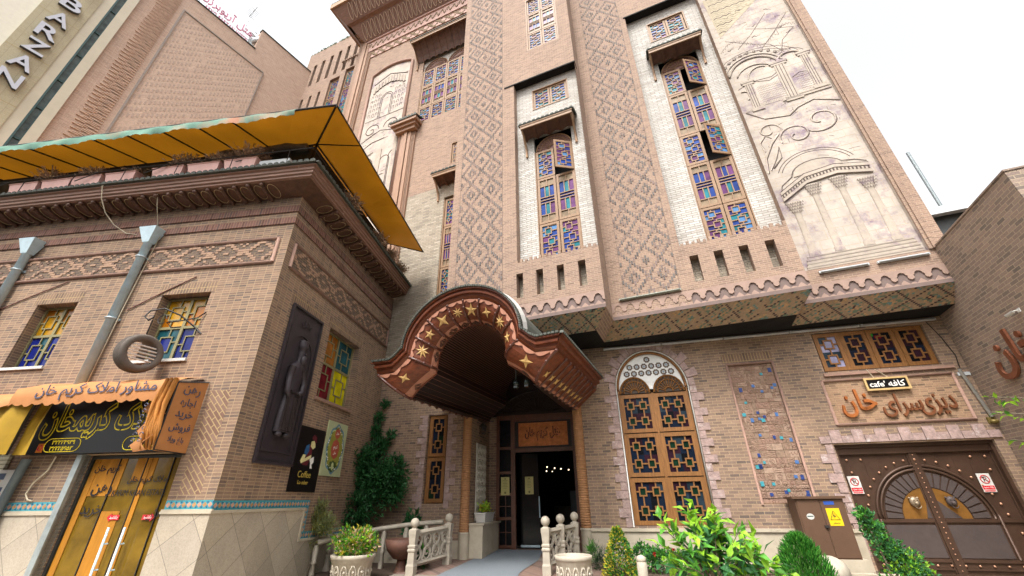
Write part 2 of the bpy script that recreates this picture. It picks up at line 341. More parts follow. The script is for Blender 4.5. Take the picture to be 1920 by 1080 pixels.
def wall(mb, u0, u1, z0, z1, d, holes=(), ends=0, mw=0, md=None):
    """front face of a wall at depth d, with rectangular holes (ua, ub, za, zb, depth); reveals use the wall material, backs material md"""
    us = sorted({u0, u1}|{x for h in holes for x in h[:2] if u0 < x < u1}); zs = sorted({z0, z1}|{x for h in holes for x in h[2:4] if z0 < x < z1})
    mb.mat(mw)
    for i in range(len(us)-1):
        run = None
        for j in range(len(zs)-1):
            cu, cz = (us[i]+us[i+1])/2, (zs[j]+zs[j+1])/2
            if any(h[0] < cu < h[1] and h[2] < cz < h[3] for h in holes):
                if run is not None: mb.quad((us[i], d, run), (us[i+1], d, run), (us[i+1], d, zs[j]), (us[i], d, zs[j])); run = None
            elif run is None: run = zs[j]
        if run is not None: mb.quad((us[i], d, run), (us[i+1], d, run), (us[i+1], d, z1), (us[i], d, z1))
    for h in holes:
        a, b, c, e, k = h[:5]; q = d-k
        mb.mat(mw)
        mb.quad((a, d, c), (a, q, c), (a, q, e), (a, d, e)); mb.quad((b, d, c), (b, d, e), (b, q, e), (b, q, c))
        mb.quad((a, d, e), (a, q, e), (b, q, e), (b, d, e)); mb.quad((a, d, c), (b, d, c), (b, q, c), (a, q, c))
        if md is not None and (len(h) < 6 or h[5]): mb.mat(md); mb.quad((a, q, c), (b, q, c), (b, q, e), (a, q, e))
    mb.mat(mw)
    if ends:
        for x in (u0, u1): mb.quad((x, d, z0), (x, d-ends, z0), (x, d-ends, z1), (x, d, z1))
        mb.quad((u0, d, z1), (u1, d, z1), (u1, d-ends, z1), (u0, d-ends, z1)); mb.quad((u0, d, z0), (u0, d-ends, z0), (u1, d-ends, z0), (u1, d, z0))
def frame_box(mb, u0, u1, z0, z1, w, d0, d1):
    mb.box(u0, u0+w, d0, d1, z0, z1); mb.box(u1-w, u1, d0, d1, z0, z1); mb.box(u0+w, u1-w, d0, d1, z0, z0+w); mb.box(u0+w, u1-w, d0, d1, z1-w, z1)
def bars(mb, w, d0, d1, segs):
    for a, b, c, e in segs:           # axis-aligned bar from (a,c) to (b,e)
        if abs(a-b) > abs(c-e): mb.box(min(a, b), max(a, b), d0, d1, c-w/2, c+w/2)
        else: mb.box(a-w/2, a+w/2, d0, d1, min(c, e), max(c, e))
def sash(fr, pn, u0, u1, z0, z1, d, pat, pal, fw=.075, bw=.03, nx=1, ny=2, mid=None, th=.05):
    """one casement: wooden frame and lattice into fr, coloured panes into pn (palette = material indices)"""
    frame_box(fr, u0, u1, z0, z1, fw, d, d+th)
    a, b, c, e = u0+fw, u1-fw, z0+fw, z1-fw; dp = d+.014; D0, D1 = d+.02, d+.042
    R = random
    def pane(x0, x1, y0, y1, m, dd=0): pn.mat(m); pn.quad((x0, dp+dd, y0), (x1, dp+dd, y0), (x1, dp+dd, y1), (x0, dp+dd, y1))
    if pat == 'tall':
        W, Hh = b-a, e-c; zs = [0, .15, .43, .5, .57, .85, 1]
        zz = [c+Hh*t for t in zs]; us = [a+W*t for t in (0, .34, .66, 1)]
        for k in (0, 5):
            pane(a, a+W/2, zz[k], zz[k+1], pal[5]); pane(a+W/2, b, zz[k], zz[k+1], pal[5]); bars(fr, bw, D0, D1, [(a+W/2, a+W/2, zz[k], zz[k+1])])
        for k in (1, 4):
            for i in range(3): pane(us[i], us[i+1], zz[k], zz[k+1], pal[(1, 2, 1)[i]] if R.random() < .8 else pal[0])
            bars(fr, bw, D0, D1, [(us[i], us[i], zz[k], zz[k+1]) for i in (1, 2)])
        pane(a, b, zz[2], zz[3], pal[4]); pane(a, b, zz[3], zz[4], pal[4])
        bars(fr, bw, D0, D1+.003, [(a, b, z, z) for z in zz[1:-1]])
        return
    W, Hh = (b-a)/nx, (e-c)/ny
    for i in range(nx):
        for j in range(ny):
            sh = 0 if pat == 'ring' else (.09 if (i+j) % 2 else -.09)*W
            x, y = a+W*(i+.5)+sh, c+Hh*(j+.5); xa, xb, ya, yb = a+W*i, a+W*(i+1), c+Hh*j, c+Hh*(j+1)
            rx = .24*W if pat == 'ring' else .2*W; rz = min(.27*Hh, rx*1.15)
            for (p0, p1, q0, q1) in ((xa, x, ya, y), (x, xb, ya, y), (xa, x, y, yb), (x, xb, y, yb)): pane(p0, p1, q0, q1, R.choice(pal[:5]))
            pane(x-rx, x+rx, y-rz, y+rz, mid if mid is not None else R.choice(pal[:5]), .003)
            bars(fr, bw, D0, D1, [(x-rx, x-rx, y-rz-bw/2, y+rz+bw/2), (x+rx, x+rx, y-rz-bw/2, y+rz+bw/2), (x-rx+bw/2, x+rx-bw/2, y-rz, y-rz), (x-rx+bw/2, x+rx-bw/2, y+rz, y+rz)])
            bars(fr, bw, D0, D1-.003, [(xa, x-rx-bw/2, y, y), (x+rx+bw/2, xb, y, y), (x, x, ya, y-rz-bw/2), (x, x, y+rz+bw/2, yb)])
            if pat == 'pin': bars(fr, bw*.8, D0, D1-.005, [(xa, x, ya+.03*Hh, ya+.03*Hh), (x, xb, yb-.03*Hh, yb-.03*Hh)])
def arc(cu, cz, r, a0, a1, n=14, ry=1): return [(cu+r*cos(rad(a0+(a1-a0)*i/n)), cz+r*ry*sin(rad(a0+(a1-a0)*i/n))) for i in range(n+1)]
def fan(fr, pn, cu, cz, r, d, pm, ry=1, rays=11, bw=.025):
    pn.mat(pm); pn.prism(arc(cu, cz, r, 0, 180, 16, ry), d, d+.012)
    for R_ in (r*.97, r*.72, r*.25): fr.tube([(p[0], d+.03, p[1]) for p in arc(cu, cz, R_, 0, 180, 18, ry)], bw*.6 if R_ < r*.9 else bw, 4)
    for i in range(1, rays):
        a = pi*i/rays; fr.tube([(cu+r*.25*cos(a), d+.03, cz+r*ry*.25*sin(a)), (cu+r*.72*cos(a), d+.03, cz+r*ry*.72*sin(a))], bw*.5, 4)
    for i in range(rays+1):
        a = pi*(i+.5)/(rays+1); q = .07
        fr.tube([(cu+r*.72*cos(a-q), d+.03, cz+r*ry*.72*sin(a-q)), (cu+r*.95*cos(a), d+.03, cz+r*ry*.95*sin(a)), (cu+r*.72*cos(a+q), d+.03, cz+r*ry*.72*sin(a+q))], bw*.45, 4)
def teeth(mb, p0, p1, up, out, n, h=.09, t=.03):
    """row of small roof-tile ends along the edge p0-p1; up and out are (u,d,z) directions"""
    p0, p1, up, out = map(Vector, (p0, p1, up, out)); st = (p1-p0)/n
    for i in range(n):
        a = p0+st*i; q = [a, a+st, a+st*.82+up*h, a+st*.5+up*h*1.25, a+st*.18+up*h]
        v = [tuple(x) for x in q]+[tuple(x+out*t) for x in q]; k = 5
        mb.add(v, [(0, 1, 2, 3, 4), (9, 8, 7, 6, 5)]+[(i_, (i_+1) % k, k+(i_+1) % k, k+i_) for i_ in range(k)])
def star(n, r0, r1, ph=0): return [((r0 if i % 2 == 0 else r1)*cos(ph+pi*i/n), (r0 if i % 2 == 0 else r1)*sin(ph+pi*i/n)) for i in range(2*n)]
def leafq(mb, p, dr, nrm, L, w, fold=.35):
    """one leaf: base p, direction dr, folded along its midrib"""
    dr = dr.normalized(); sd = dr.cross(nrm)
    if sd.length < 1e-4: sd = dr.orthogonal()
    sd.normalize(); up = sd.cross(dr)
    t = p+dr*L-up*L*.18; m1 = p+dr*L*.45; s1 = m1+sd*w*.5+up*w*fold; s2 = m1-sd*w*.5+up*w*fold
    mb.add([tuple(p), tuple(s1), tuple(t), tuple(s2), tuple(m1+up*.0)], [(0, 4, 2, 1), (0, 3, 2, 4)])
def rv(): 
    while True:
        v = Vector((random.uniform(-1, 1), random.uniform(-1, 1), random.uniform(-1, 1)))
        if .05 < v.length < 1: return v.normalized()
# ------------------------------------------------------------------ ground
m = MB(); m.box(-150, 150, -150, 150, -.3, 0); single('street', 'grey asphalt street in front of the buildings', 'street', ID, m, ASPH, kind='structure')
m = MB()
pv = [(2.3, 4.2, .02), (7.2, 4.2, .02), (7.2, .02, .19), (2.3, .02, .19)]
m.quad(*pv); m.quad((3.35, .02, .19), (6.55, .02, .19), (6.55, -2.4, .31), (3.35, -2.4, .31))
m.quad((2.3, 4.2, .02), (2.3, .02, .19), (2.3, .02, 0), (2.3, 4.2, 0)); m.quad((7.2, 4.2, .02), (7.2, 4.2, 0), (7.2, .02, 0), (7.2, .02, .19))
single('entrance_paving', 'reddish brick paving rising gently to the doorway', 'paving', G, m, PAVE, kind='structure')
m = MB(); m.box(-6, 17, .03, 9, -.1, .012); single('sidewalk', 'pale stone sidewalk before the hotel', 'sidewalk', G, m, PLINTH, kind='structure')
m = MB(); m.box(7.0, 12.75, .05, 2.6, 0, .12); m.box(-.5, 2.25, .3, 2.6, 0, .1)
single('planting_bed', 'brown soil bed along the hotel wall', 'planting bed', G, m, SOIL, kind='structure')

# ------------------------------------------------------------------ corner building on the left
LB = Thing('corner_building', 'two storey brown brick corner building with timber eaves and a roof terrace', 'building', LW)
Z1 = 8.46
def stained(u0, u1, z0, z1, d, pal_t, pal_b, th, F):
    """2 x 2 leaded window with a square ring in every pane"""
    fr, pn = MB(), MB(); uc = (u0+u1)/2; zc = z0+(z1-z0)*.52
    frame_box(fr, u0, u1, z0, z1, .045, d, d+.05); fr.box(uc-.035, uc+.035, d, d+.048, z0+.045, z1-.045); fr.box(u0+.045, u1-.045, d+.002, d+.046, zc-.03, zc+.03)
    for (a, b) in ((u0+.045, uc-.035), (uc+.035, u1-.045)):
        for (c, e, pal) in ((z0+.045, zc-.03, pal_b), (zc+.03, z1-.045, pal_t)):
            W, Hh = b-a, e-c; x, y = a+W*.5, c+Hh*.5; rx, rz = W*.26, Hh*.24; pl = pal if isinstance(pal[0], int) else pal[0 if a == u0+.045 else 1]
            for (p0, p1, q0, q1) in ((a, x, c, y), (x, b, c, y), (a, x, y, e), (x, b, y, e), (x-rx, x+rx, y-rz, y+rz)):
                pn.mat(random.choice(pl)); dd = .014 if p0 != x-rx else .018
                pn.quad((p0, d+dd, q0), (p1, d+dd, q0), (p1, d+dd, q1), (p0, d+dd, q1))
            w = .026
            bars(fr, w, d+.02, d+.04, [(x-rx, x-rx, y-rz-w/2, y+rz+w/2), (x+rx, x+rx, y-rz-w/2, y+rz+w/2), (x-rx+w/2, x+rx-w/2, y-rz, y-rz), (x-rx+w/2, x+rx-w/2, y+rz, y+rz),
                 (a, x-rx-w/2, y-rz*.1, y-rz*.1), (x+rx+w/2, b, y+rz*.3, y+rz*.3), (x+rx*.3, x+rx*.3, y+rz+w/2, e), (x-rx*.3, x-rx*.3, c, y-rz-w/2)])
    return fr, pn
OLIVE = mat('olive_painted_frame', H('7d7552'), .55, var=.12)
# street face
m = MB()
wall(m, -13, 0, 0, Z1, 0, [(-6.15, -5.03, 4.31, 5.87, .27), (-2.82, -1.58, 4.31, 5.89, .27), (-2.98, -.92, 0, 2.46, .25)], md=None)
m.quad((-13, 0, 0), (-13, -9, 0), (-13, -9, Z1), (-13, 0, Z1))
LB.part('wall', m, [B_LEFT])
# face towards the hotel (built in its own frame)
RB = lambda name, mb, mats, parent=None, label=None: _rb(name, mb, mats, parent, label)
def _rb(name, mb, mats, parent, label):
    o = mesh(name, mb, mats); o.parent = parent or LB.o
    if parent is None: o.matrix_parent_inverse = LB.o.matrix_world.inverted(); o.matrix_basis = RW.M
    if label: o['label'] = label
    return o
bpy.context.view_layer.update()
m = MB(); wall(m, 0, 6.02, 0, Z1, 0, [(2.37, 4.1, 3.97, 5.86, .25)])
RB('wall', m, [B_LEFT])
m = MB(); m.quad((-13, -.02, Z1), (-.02, -.02, Z1), (-.02, -9, Z1), (-13, -9, Z1)); LB.part('terrace_floor', m, PLINTH)
for (u0, u1) in ((-6.15, -5.03), (-2.82, -1.58)):
    f, p = stained(u0, u1, 4.33, 5.86, -.25, [0, 1], [2, 2, 3], 0, LW)
    w = LB.part('window', f, OLIVE); LB.part('pane', p, [G_AMB, G_AMB2, G_NAVY, G_TEALD], w)
    s = MB(); s.box(u0-.04, u1+.02, -.24, .05, 4.25, 4.31); LB.part('sill', s, WHITEP, w)
f, p = stained(2.37, 4.1, 3.99, 5.85, -.23, [[0, 1], [2, 3]], [[4, 4], [5, 5]], 0, RW)
w = RB('window', f, OLIVE); 
def sub(name, mb, mats, parent): o = mesh(name, mb, mats); o.parent = parent; return o
sub('pane', p, [G_AMB, G_AMB2, G_GRN, G_TEALD, G_RED, G_LEMON], w)
s = MB(); s.box(2.3, 4.16, -.22, .06, 3.9, 3.97); sub('sill', s, MOULD, w)
# lintels, dark bands
for (a, b) in ((-6.25, -4.95), (-2.92, -1.48)): m = MB(); m.box(a, b, 0, .004, 5.88, 6.14); LB.part('lintel', m, B_SOLD)
m = MB(); m.box(2.27, 4.2, 0, .004, 5.87, 6.13); RB('lintel', m, B_SOLD); m = MB(); m.box(.62, 1.95, 0, .004, 5.8, 6.06); RB('lintel', m, B_SOLD)
m = MB()
for z0_, z1_ in ((7.62, 7.8), (7.97, 8.15)):
    m = MB(); m.box(-13, .035, 0, .035, z0_, z1_); LB.part('dark_brick_band', m, B_RED); m = MB(); m.box(0, 5.98, 0, .035, z0_, z1_); RB('dark_brick_band', m, B_RED)
# relief friezes of stepped diamonds
def frieze(u0, u1, z0, z1):
    m = MB(); m.mat(0); m.box(u0, u1, 0, .012, z0, z1)
    cu, nz = .075, 11; cz = (z1-z0)/nz; n = int((u1-u0)/cu); cu = (u1-u0)/n
    for i in range(n):
        for j in range(nz):
            ii = i % 12; D = abs(ii-5.5)+abs(j-5); 
            k = 1 if (4.4 < D < 6.2 or D < 1.2) else 2 if D > 8.2 and (i+j) % 2 else 0
            if (ii in (0, 11)) and 3 < j < 7: k = 1
            if k: m.mat(1 if random.random() < .85 else 2); e = .018 if k == 1 else .01; m.box(u0+cu*i, u0+cu*(i+.97), .012, .012+.01+.4*e*random.random(), z0+cz*j+.004, z0+cz*(j+1)-.004)
    m.mat(3)
    for p in ([(u0, .02, z0), (u1, .02, z0)], [(u0, .02, z1), (u1, .02, z1)], [(u0, .021, z0), (u0, .021, z1)], [(u1, .021, z0), (u1, .021, z1)]): m.tube(p, .04, 8)
    return m
FRB = brick('brick_frieze_dark', [H('574a44'), H('6b5a50'), H('61524a')], H('8d785f'), .2, .06, .007)
FRM = [FRB, mat('brick_raised_tan', H('9a7c66'), .85, var=.2, scale=9), mat('brick_raised_brown', H('6d574b'), .85, var=.2, scale=9), MOULD]
LB.part('brick_frieze', frieze(-9.2, -.27, 6.55, 7.2), FRM); RB('brick_frieze', frieze(.22, 5.9, 6.52, 7.16), FRM)
# stone plinth, tile strip, moulding
for a, b in ((-.92, .03), (-4.6, -2.98)): m = MB(); m.box(a, b, 0, .03, 0, 1.45); LB.part('plinth', m, SLAB)
m = MB(); m.box(0, 2.75, 0, .03, 0, 1.45); m.box(2.75, 6, 0, .03, 0, .82); RB('plinth', m, SLAB)
m = MB()
for (a, b) in ((-.93, .055), (-4.6, -2.98)): m.box(a, b, 0, .055, 1.45, 1.49); m.box(a, b, 0, .04, 1.49, 1.52)
LB.part('plinth_moulding', m, PLINTH)
m = MB(); m.box(0, 2.79, 0, .055, 1.45, 1.5); m.box(2.75, 2.8, 0, .055, .85, 1.45); m.box(2.75, 6, 0, .055, .82, .87); RB('plinth_moulding', m, PLINTH)
def tiles(m, u0, u1, z0, z1, vert=False):
    m.mat(0); m.box(u0, u1, 0, .014, z0, z1); s = .1; n = max(1, int(((z1-z0) if vert else (u1-u0))/s)); 
    for i in range(n):
        c = (u0+(u1-u0)*(i+.5)/n, (z0+z1)/2) if not vert else ((u0+u1)/2, z0+(z1-z0)*(i+.5)/n); h = .045
        m.mat(1 if i % 2 else 2); m.prism([(c[0]-h, c[1]), (c[0], c[1]-h), (c[0]+h, c[1]), (c[0], c[1]+h)], .014, .018)
        m.mat(3)
        for sg in (-1, 1):
            a = (c[0]+(0 if vert else s/2), c[1]+(s/2 if vert else 0)); h2 = .016
            o = (.04*sg, 0) if vert else (0, .04*sg); m.prism([(a[0]+o[0]-h2, a[1]+o[1]), (a[0]+o[0], a[1]+o[1]-h2), (a[0]+o[0]+h2, a[1]+o[1]), (a[0]+o[0], a[1]+o[1]+h2)], .014, .017)
TM = [TILE_T, TILE_O, mat('salmon_tile', H('b58a78'), .4), TILE_N]
m = MB(); tiles(m, -.9, .014, 1.52, 1.66); tiles(m, -4.6, -3.0, 1.52, 1.66); LB.part('glazed_tile_strip', m, TM)
m = MB(); tiles(m, 0, 2.98, 1.5, 1.65); tiles(m, 2.82, 2.97, 1.0, 1.5, True); tiles(m, 2.82, 5.9, .87, 1.0); RB('glazed_tile_strip', m, TM)
# herringbone brick field between shop and corner
m = MB(); m.box(-.75, -.3, 0, .003, 1.75, 3.6); LB.part('herringbone_brick', m, B_HERR)

# eaves: fascia mouldings, cove, brackets, tile ends
def eaves(L, side):
    """u from -L to the corner (street side) or 0..L; e = overhang .6"""
    fa, cv, tt = MB(), MB(), MB(); brs = []
    prof = [(.5, 8.55), (.56, 8.57), (.56, 8.62), (.6, 8.64), (.6, 8.7), (.63, 8.72), (.63, 8.79), (.68, 8.81), (.68, 8.84), (.6, 8.87), (-.3, 8.87)]
    for i in range(len(prof)-1):
        (d0, z0), (d1, z1) = prof[i], prof[i+1]
        a0, a1 = (-L, -L) if side == 'L' else (L, L)
        c0, c1 = (d0, d1) if side == 'L' else (-d0, -d1)
        fa.quad((a0, d0, z0), (c0, d0, z0), (c1, d1, z1), (a1, d1, z1))
    cp = [(.0, 8.45), (.1, 8.46), (.2, 8.48), (.32, 8.51), (.43, 8.54), (.5, 8.56)]
    for i in range(len(cp)-1):
        (d0, z0), (d1, z1) = cp[i], cp[i+1]; a = -L if side == 'L' else L
        cv.quad((a, d0, z0), (d0 if side == 'L' else -d0, d0, z0), (d1 if side == 'L' else -d1, d1, z1), (a, d1, z1))
    n = int(L/.36)
    for i in range(1, n):
        u = -i*.36-.05 if side == 'L' else i*.36+.05
        if abs(u) < .55: continue
        br = MB(); brs.append(br)
        br.tube([(u, .03, 8.42), (u, .16, 8.42), (u, .34, 8.45), (u, .48, 8.52)], .045, 6, r1=.04)
        br.ball((u, .49, 8.5), .055, 8, 6); br.ball((u, .05, 8.4), .05, 8, 6); br.ball((u, .27, 8.42), .04, 8, 5)
    cv.mat(1)
    for i in range(0, n):
        u = (-i*.36-.23) if side == 'L' else i*.36+.23
        if i == 0: continue
        cv.tube([(u+.13*cos(t), .26+.2*sin(t), 8.49+.045*sin(t)-.012) for t in [2*pi*k/16 for k in range(16)]], .008, 4, closed=True)
    cv.mat(0)
    if side == 'L': teeth(tt, (-L, .74, 8.855), (.7, .74, 8.855), (0, 0, 1), (0, -1, 0), int(L/.15), .075, .1)
    else: teeth(tt, (-.7, .74, 8.855), (L, .74, 8.855), (0, 0, 1), (0, -1, 0), int(L/.15), .075, .1)
    return fa, cv, brs, tt
GOLDL = mat('pale_gilt_line', H('a58e6a'), .6)
fa, cv, br, tt = eaves(12.9, 'L'); e_ = LB.part('eaves', fa, WOODE); LB.part('cove', cv, [WOODX, GOLDL], e_); [LB.part('bracket', b_, WOODX, e_) for b_ in br]; LB.part('tile_edging', tt, ROOFT, e_)
fa, cv, br, tt = eaves(5.9, 'R'); e_ = RB('eaves', fa, WOODE); sub('cove', cv, [WOODX, GOLDL], e_); [sub('bracket', b_, WOODX, e_) for b_ in br]; sub('tile_edging', tt, ROOFT, e_)
# shop front: glass double door, brick strip, shutter
m = MB(); m.mat(0)
frame_box(m, -2.98, -.92, .02, 2.44, .05, -.2, -.13); m.mat(1); m.box(-2.35, -2.335, -.19, -.14, .07, 2.4); m.box(-1.77, -1.755, -.185, -.14, .07, 2.4); m.box(-1.2, -1.185, -.185, -.14, .07, 2.4)
sf = LB.part('shop_door', m, [mat('dark_shop_frame', H('3a3a38'), .4, .3), IRON])
SHOPG = glass('shop_glass', H('6e5518'), .06, .5)
SHOPC = mat('amber_curtain', H('a06a16'), .8, var=.3, scale=2, stretch=(3, 3, .4))
m = MB(); m.mat(0); m.quad((-2.93, -.165, .07), (-.97, -.165, .07), (-.97, -.165, 2.4), (-2.93, -.165, 2.4))
m.mat(1)
for a, b in ((-2.9, -2.78), (-1.75, -1.66)): m.box(a, b, -.162, -.15, .08, 2.39)
m.box(-2.33, -1.95, -.162, -.156, .1, 1.5)
m.mat(1); m.box(-2.88, -2.2, -.162, -.155, 1.75, 2.39); m.box(-1.98, -1.55, -.162, -.156, 2.0, 2.39)
LB.part('shop_glass', m, [SHOPG, SHOPC], sf)
for u in (-1.92, -1.6):
    m = MB()
    for z in (.62, 1.0): m.tube([(u, -.13, z), (u, -.04, z)], .012, 6)
    m.tube([(u, -.04, .35), (u, -.04, 1.25)], .018, 8); LB.part('handle', m, GREYM, sf)
m = MB(); d = -.145
m.text('کریم خان', -2.55, d, 2.2, .17, ext=.003, off=.01); m.text('املاک کریم خان', -1.6, d, 2.0, .16, ext=.003, off=.01); m.text('رهن', -2.5, d, 1.85, .2, ext=.003, off=.01)
m.text('KARIM KHAN ESTATE', -1.7, d, 1.8, .1, w=1.1, ext=.003); m.text('خرید', -2.55, d, 1.5, .2, ext=.003, off=.005); m.text('فروش', -1.12, d, 1.45, .2, ext=.003, off=.005)
LB.part('door_lettering', m, INK, sf)
for c, s in ((-2.02, -1), (-1.33, 1)):
    m = MB(); m.mat(0)
    m.prism([(c-.11*s, 1.36), (c+.06*s, 1.36), (c+.06*s, 1.33), (c+.14*s, 1.4), (c+.06*s, 1.47), (c+.06*s, 1.44), (c-.11*s, 1.44)], d, d+.003)
    m.mat(1); m.text('بکشید', c, d+.003, 1.4, .06, ext=.002); LB.part('door_arrow', m, [RED, WHITET], sf)
m = MB(); m.box(-3.1, -2.98, -.1, .06, 0, 2.46); LB.part('shop_jamb', m, mat('aluminium_jamb', H('9aa2a2'), .4, .4))
SHUT = brick('roller_shutter', [H('c2bda6'), H('cbc6b0')], H('8d8874'), 9, .075, .01, off=0, bump=.8)
m = MB(); m.box(-8, -4.62, .01, .06, 0, 2.5); LB.part('roller_shutter', m, SHUT)

# ------------------------------------------------------------------ things on the corner building
# bronze relief of a robed man
RP = Thing('bronze_relief', 'tall dark bronze relief panel of a standing bearded man in a robe and hat', 'relief', RW, (1.28, 0, 2.33))
m = MB(); m.box(.68, 1.9, .002, .03, 2.33, 5.77); frame_box(m, .66, 1.92, 2.31, 5.79, .05, .02, .08)
ar = [(.84, 2.6), (1.74, 2.6), (1.74, 4.75)]+arc(1.29, 4.75, .45, 0, 180, 14, .9)[1:]; m.prism([(.76, 2.55), (1.82, 2.55), (1.82, 5.3), (.76, 5.3)], .03, .055, [ar[::-1]])
RP.part('panel', m, BRONZE)
m = MB()
rings = [(2.95, .24, .1, 1.24), (3.2, .25, .12, 1.25), (3.5, .23, .12, 1.26), (3.75, .2, .11, 1.28), (3.86, .18, .1, 1.29), (4.1, .22, .11, 1.29), (4.35, .25, .11, 1.29), (4.45, .2, .1, 1.3), (4.52, .09, .07, 1.31), (4.58, .075, .07, 1.32), (4.66, .095, .09, 1.33), (4.76, .1, .1, 1.335), (4.84, .1, .1, 1.335), (4.86, .13, .12, 1.335), (4.92, .125, .11, 1.33), (5.02, .14, .11, 1.33), (5.06, .13, .1, 1.33), (5.07, .01, .02, 1.33)]
vs = []; K = 28
for z, a, b, c in rings:
    for k in range(K):
        t = 2*pi*k/K; w = 1+(.05*sin(k*2.8) if z < 3.85 else .015*sin(k*2.8) if z < 4.4 else 0)
        vs.append((c+a*cos(t)*w, .06+b*sin(t)*w, z))
m.s = True; m.add(vs, [(j*K+k, j*K+(k+1) % K, (j+1)*K+(k+1) % K, (j+1)*K+k) for j in range(len(rings)-1) for k in range(K)]); m.s = False
for pth, r0, r1 in (([(1.08, .1, 4.36), (1.02, .13, 4.05), (1.0, .16, 3.8), (1.06, .2, 3.68)], .085, .05), ([(1.5, .1, 4.36), (1.56, .13, 4.05), (1.5, .17, 3.84), (1.36, .2, 3.8)], .085, .05)): m.tube(pth, r0, 10, r1=r1)
m.ball((1.34, .14, 4.58), .085, 10, 8, 1, .9, 1.5); m.ball((1.335, .175, 4.72), .022, 6, 5, .8, 1.2, 1.3)
for x in (1.1, 1.36): m.ball((x, .12, 2.9), .09, 10, 6, 1.0, .8, .6)
for k in range(9): m.tube([(1.06+.05*k, .165+.012*sin(k*1.6), 3.7), (1.04+.052*k, .18+.012*sin(k*1.6), 3.0)], .012, 5)
m.tube([(1.1, .17, 3.82), (1.3, .185, 3.8), (1.47, .17, 3.83)], .03, 6); m.tube([(1.52, .16, 3.85), (1.47, .18, 3.4)], .016, 5)
RP.part('figure', m, BRONZE)
m = MB(); m.text('وکیل', 1.3, .055, 5.47, .2, ext=.015, off=0); RP.part('carved_script', m, BRONZE)
# coffee poster
CP = Thing('coffee_poster', 'black wall poster with a drawn barista and gold script', 'poster', RW, (2.5, 0, 1.82))
m = MB(); m.box(1.97, 3.08, .002, .03, 1.82, 3.23); CP.part('board', m, BLACKP)
m = MB(); d = .03
def blob(mi, pts, e=.002, dd=0): m.mat(mi); m.prism([(1.97+x*1.11, 1.82+z*1.41) for x, z in pts], d+dd, d+dd+e)
blob(0, [(.5, .83), (.55, .9), (.68, .86), (.7, .78), (.64, .76), (.6, .8)]); blob(1, [(.5, .7), (.5, .78), (.6, .8), (.66, .75), (.68, .7), (.6, .66), (.55, .68)], dd=.0005)
blob(2, [(.3, .58), (.34, .7), (.45, .74), (.47, .62), (.4, .55)], dd=.001); blob(0, [(.4, .55), (.46, .73), (.56, .7), (.6, .55), (.5, .4), (.3, .4)], dd=.0003)
blob(1, [(.28, .56), (.22, .46), (.26, .42), (.6, .52), (.58, .57), (.36, .5), (.38, .56)], dd=.0015); blob(3, [(.55, .5), (.7, .55), (.72, .46), (.66, .42), (.7, .36), (.62, .36), (.6, .44)], dd=.001)
CP.part('barista_drawing', m, [mat('poster_maroon', H('5a1f28'), .5), mat('poster_cream', H('cfc68e'), .5), mat('poster_blue', H('2a527a'), .5), WHITET])
m = MB(); m.text('Coffee', 2.5, d, 2.19, .14, ext=.002); m.text('Lo mber', 2.5, d, 2.02, .085, ext=.002); CP.part('poster_lettering', m, mat('gold_script', H('b8a04a'), .4))
# green tile plaque
GP = Thing('tile_plaque', 'pale green painted tile plaque with two red medallions', 'plaque', RW, (3.6, 0, 2.2))
m = MB(); m.box(3.15, 4.15, .002, .035, 2.2, 3.53); GP.part('board', m, mat('pale_green_tile', H('a9b08a'), .4, var=.1))
m = MB(); d = .035
def ell(mi, cx, cz, rx, rz, dd, n=28, wob=0): m.mat(mi); m.prism([(cx+rx*(1+wob*cos(8*2*pi*k/n))*cos(2*pi*k/n), cz+rz*(1+wob*cos(8*2*pi*k/n))*sin(2*pi*k/n)) for k in range(n)], d, d+dd)
ell(0, 3.65, 2.87, .43, .6, .002, 48, .05); ell(1, 3.65, 2.87, .36, .53, .004, 48, .06); ell(2, 3.65, 3.25, .13, .13, .007, 24, .03); ell(2, 3.65, 2.86, .2, .24, .007, 32, .05); ell(3, 3.65, 2.44, .2, .13, .006, 32, .12); ell(4, 3.65, 2.44, .06, .09, .008)
for k in range(60):
    a = 2*pi*k/60; r = random.uniform(.82, .98); m.mat(random.choice([4, 3, 5])); x, z = 3.65+.41*r*cos(a), 2.87+.58*r*sin(a); m.prism([(x-.015, z), (x, z-.02), (x+.015, z), (x, z+.02)], d, d+.009)
m.mat(5); m.text('کریم', 3.65, d+.007, 2.9, .13, ext=.002, off=.0); m.text('خان', 3.65, d+.007, 2.76, .09, ext=.002); m.text('هتل', 3.65, d+.007, 3.25, .08, ext=.002)
GP.part('painted_ornament', m, [mat('plaque_blue', H('5f7f8c'), .4), mat('plaque_olive', H('8c8a3c'), .4), mat('plaque_red', H('a5503f'), .4), mat('plaque_green', H('41552c'), .4), mat('plaque_pale', H('b6bd8a'), .4), WHITET])

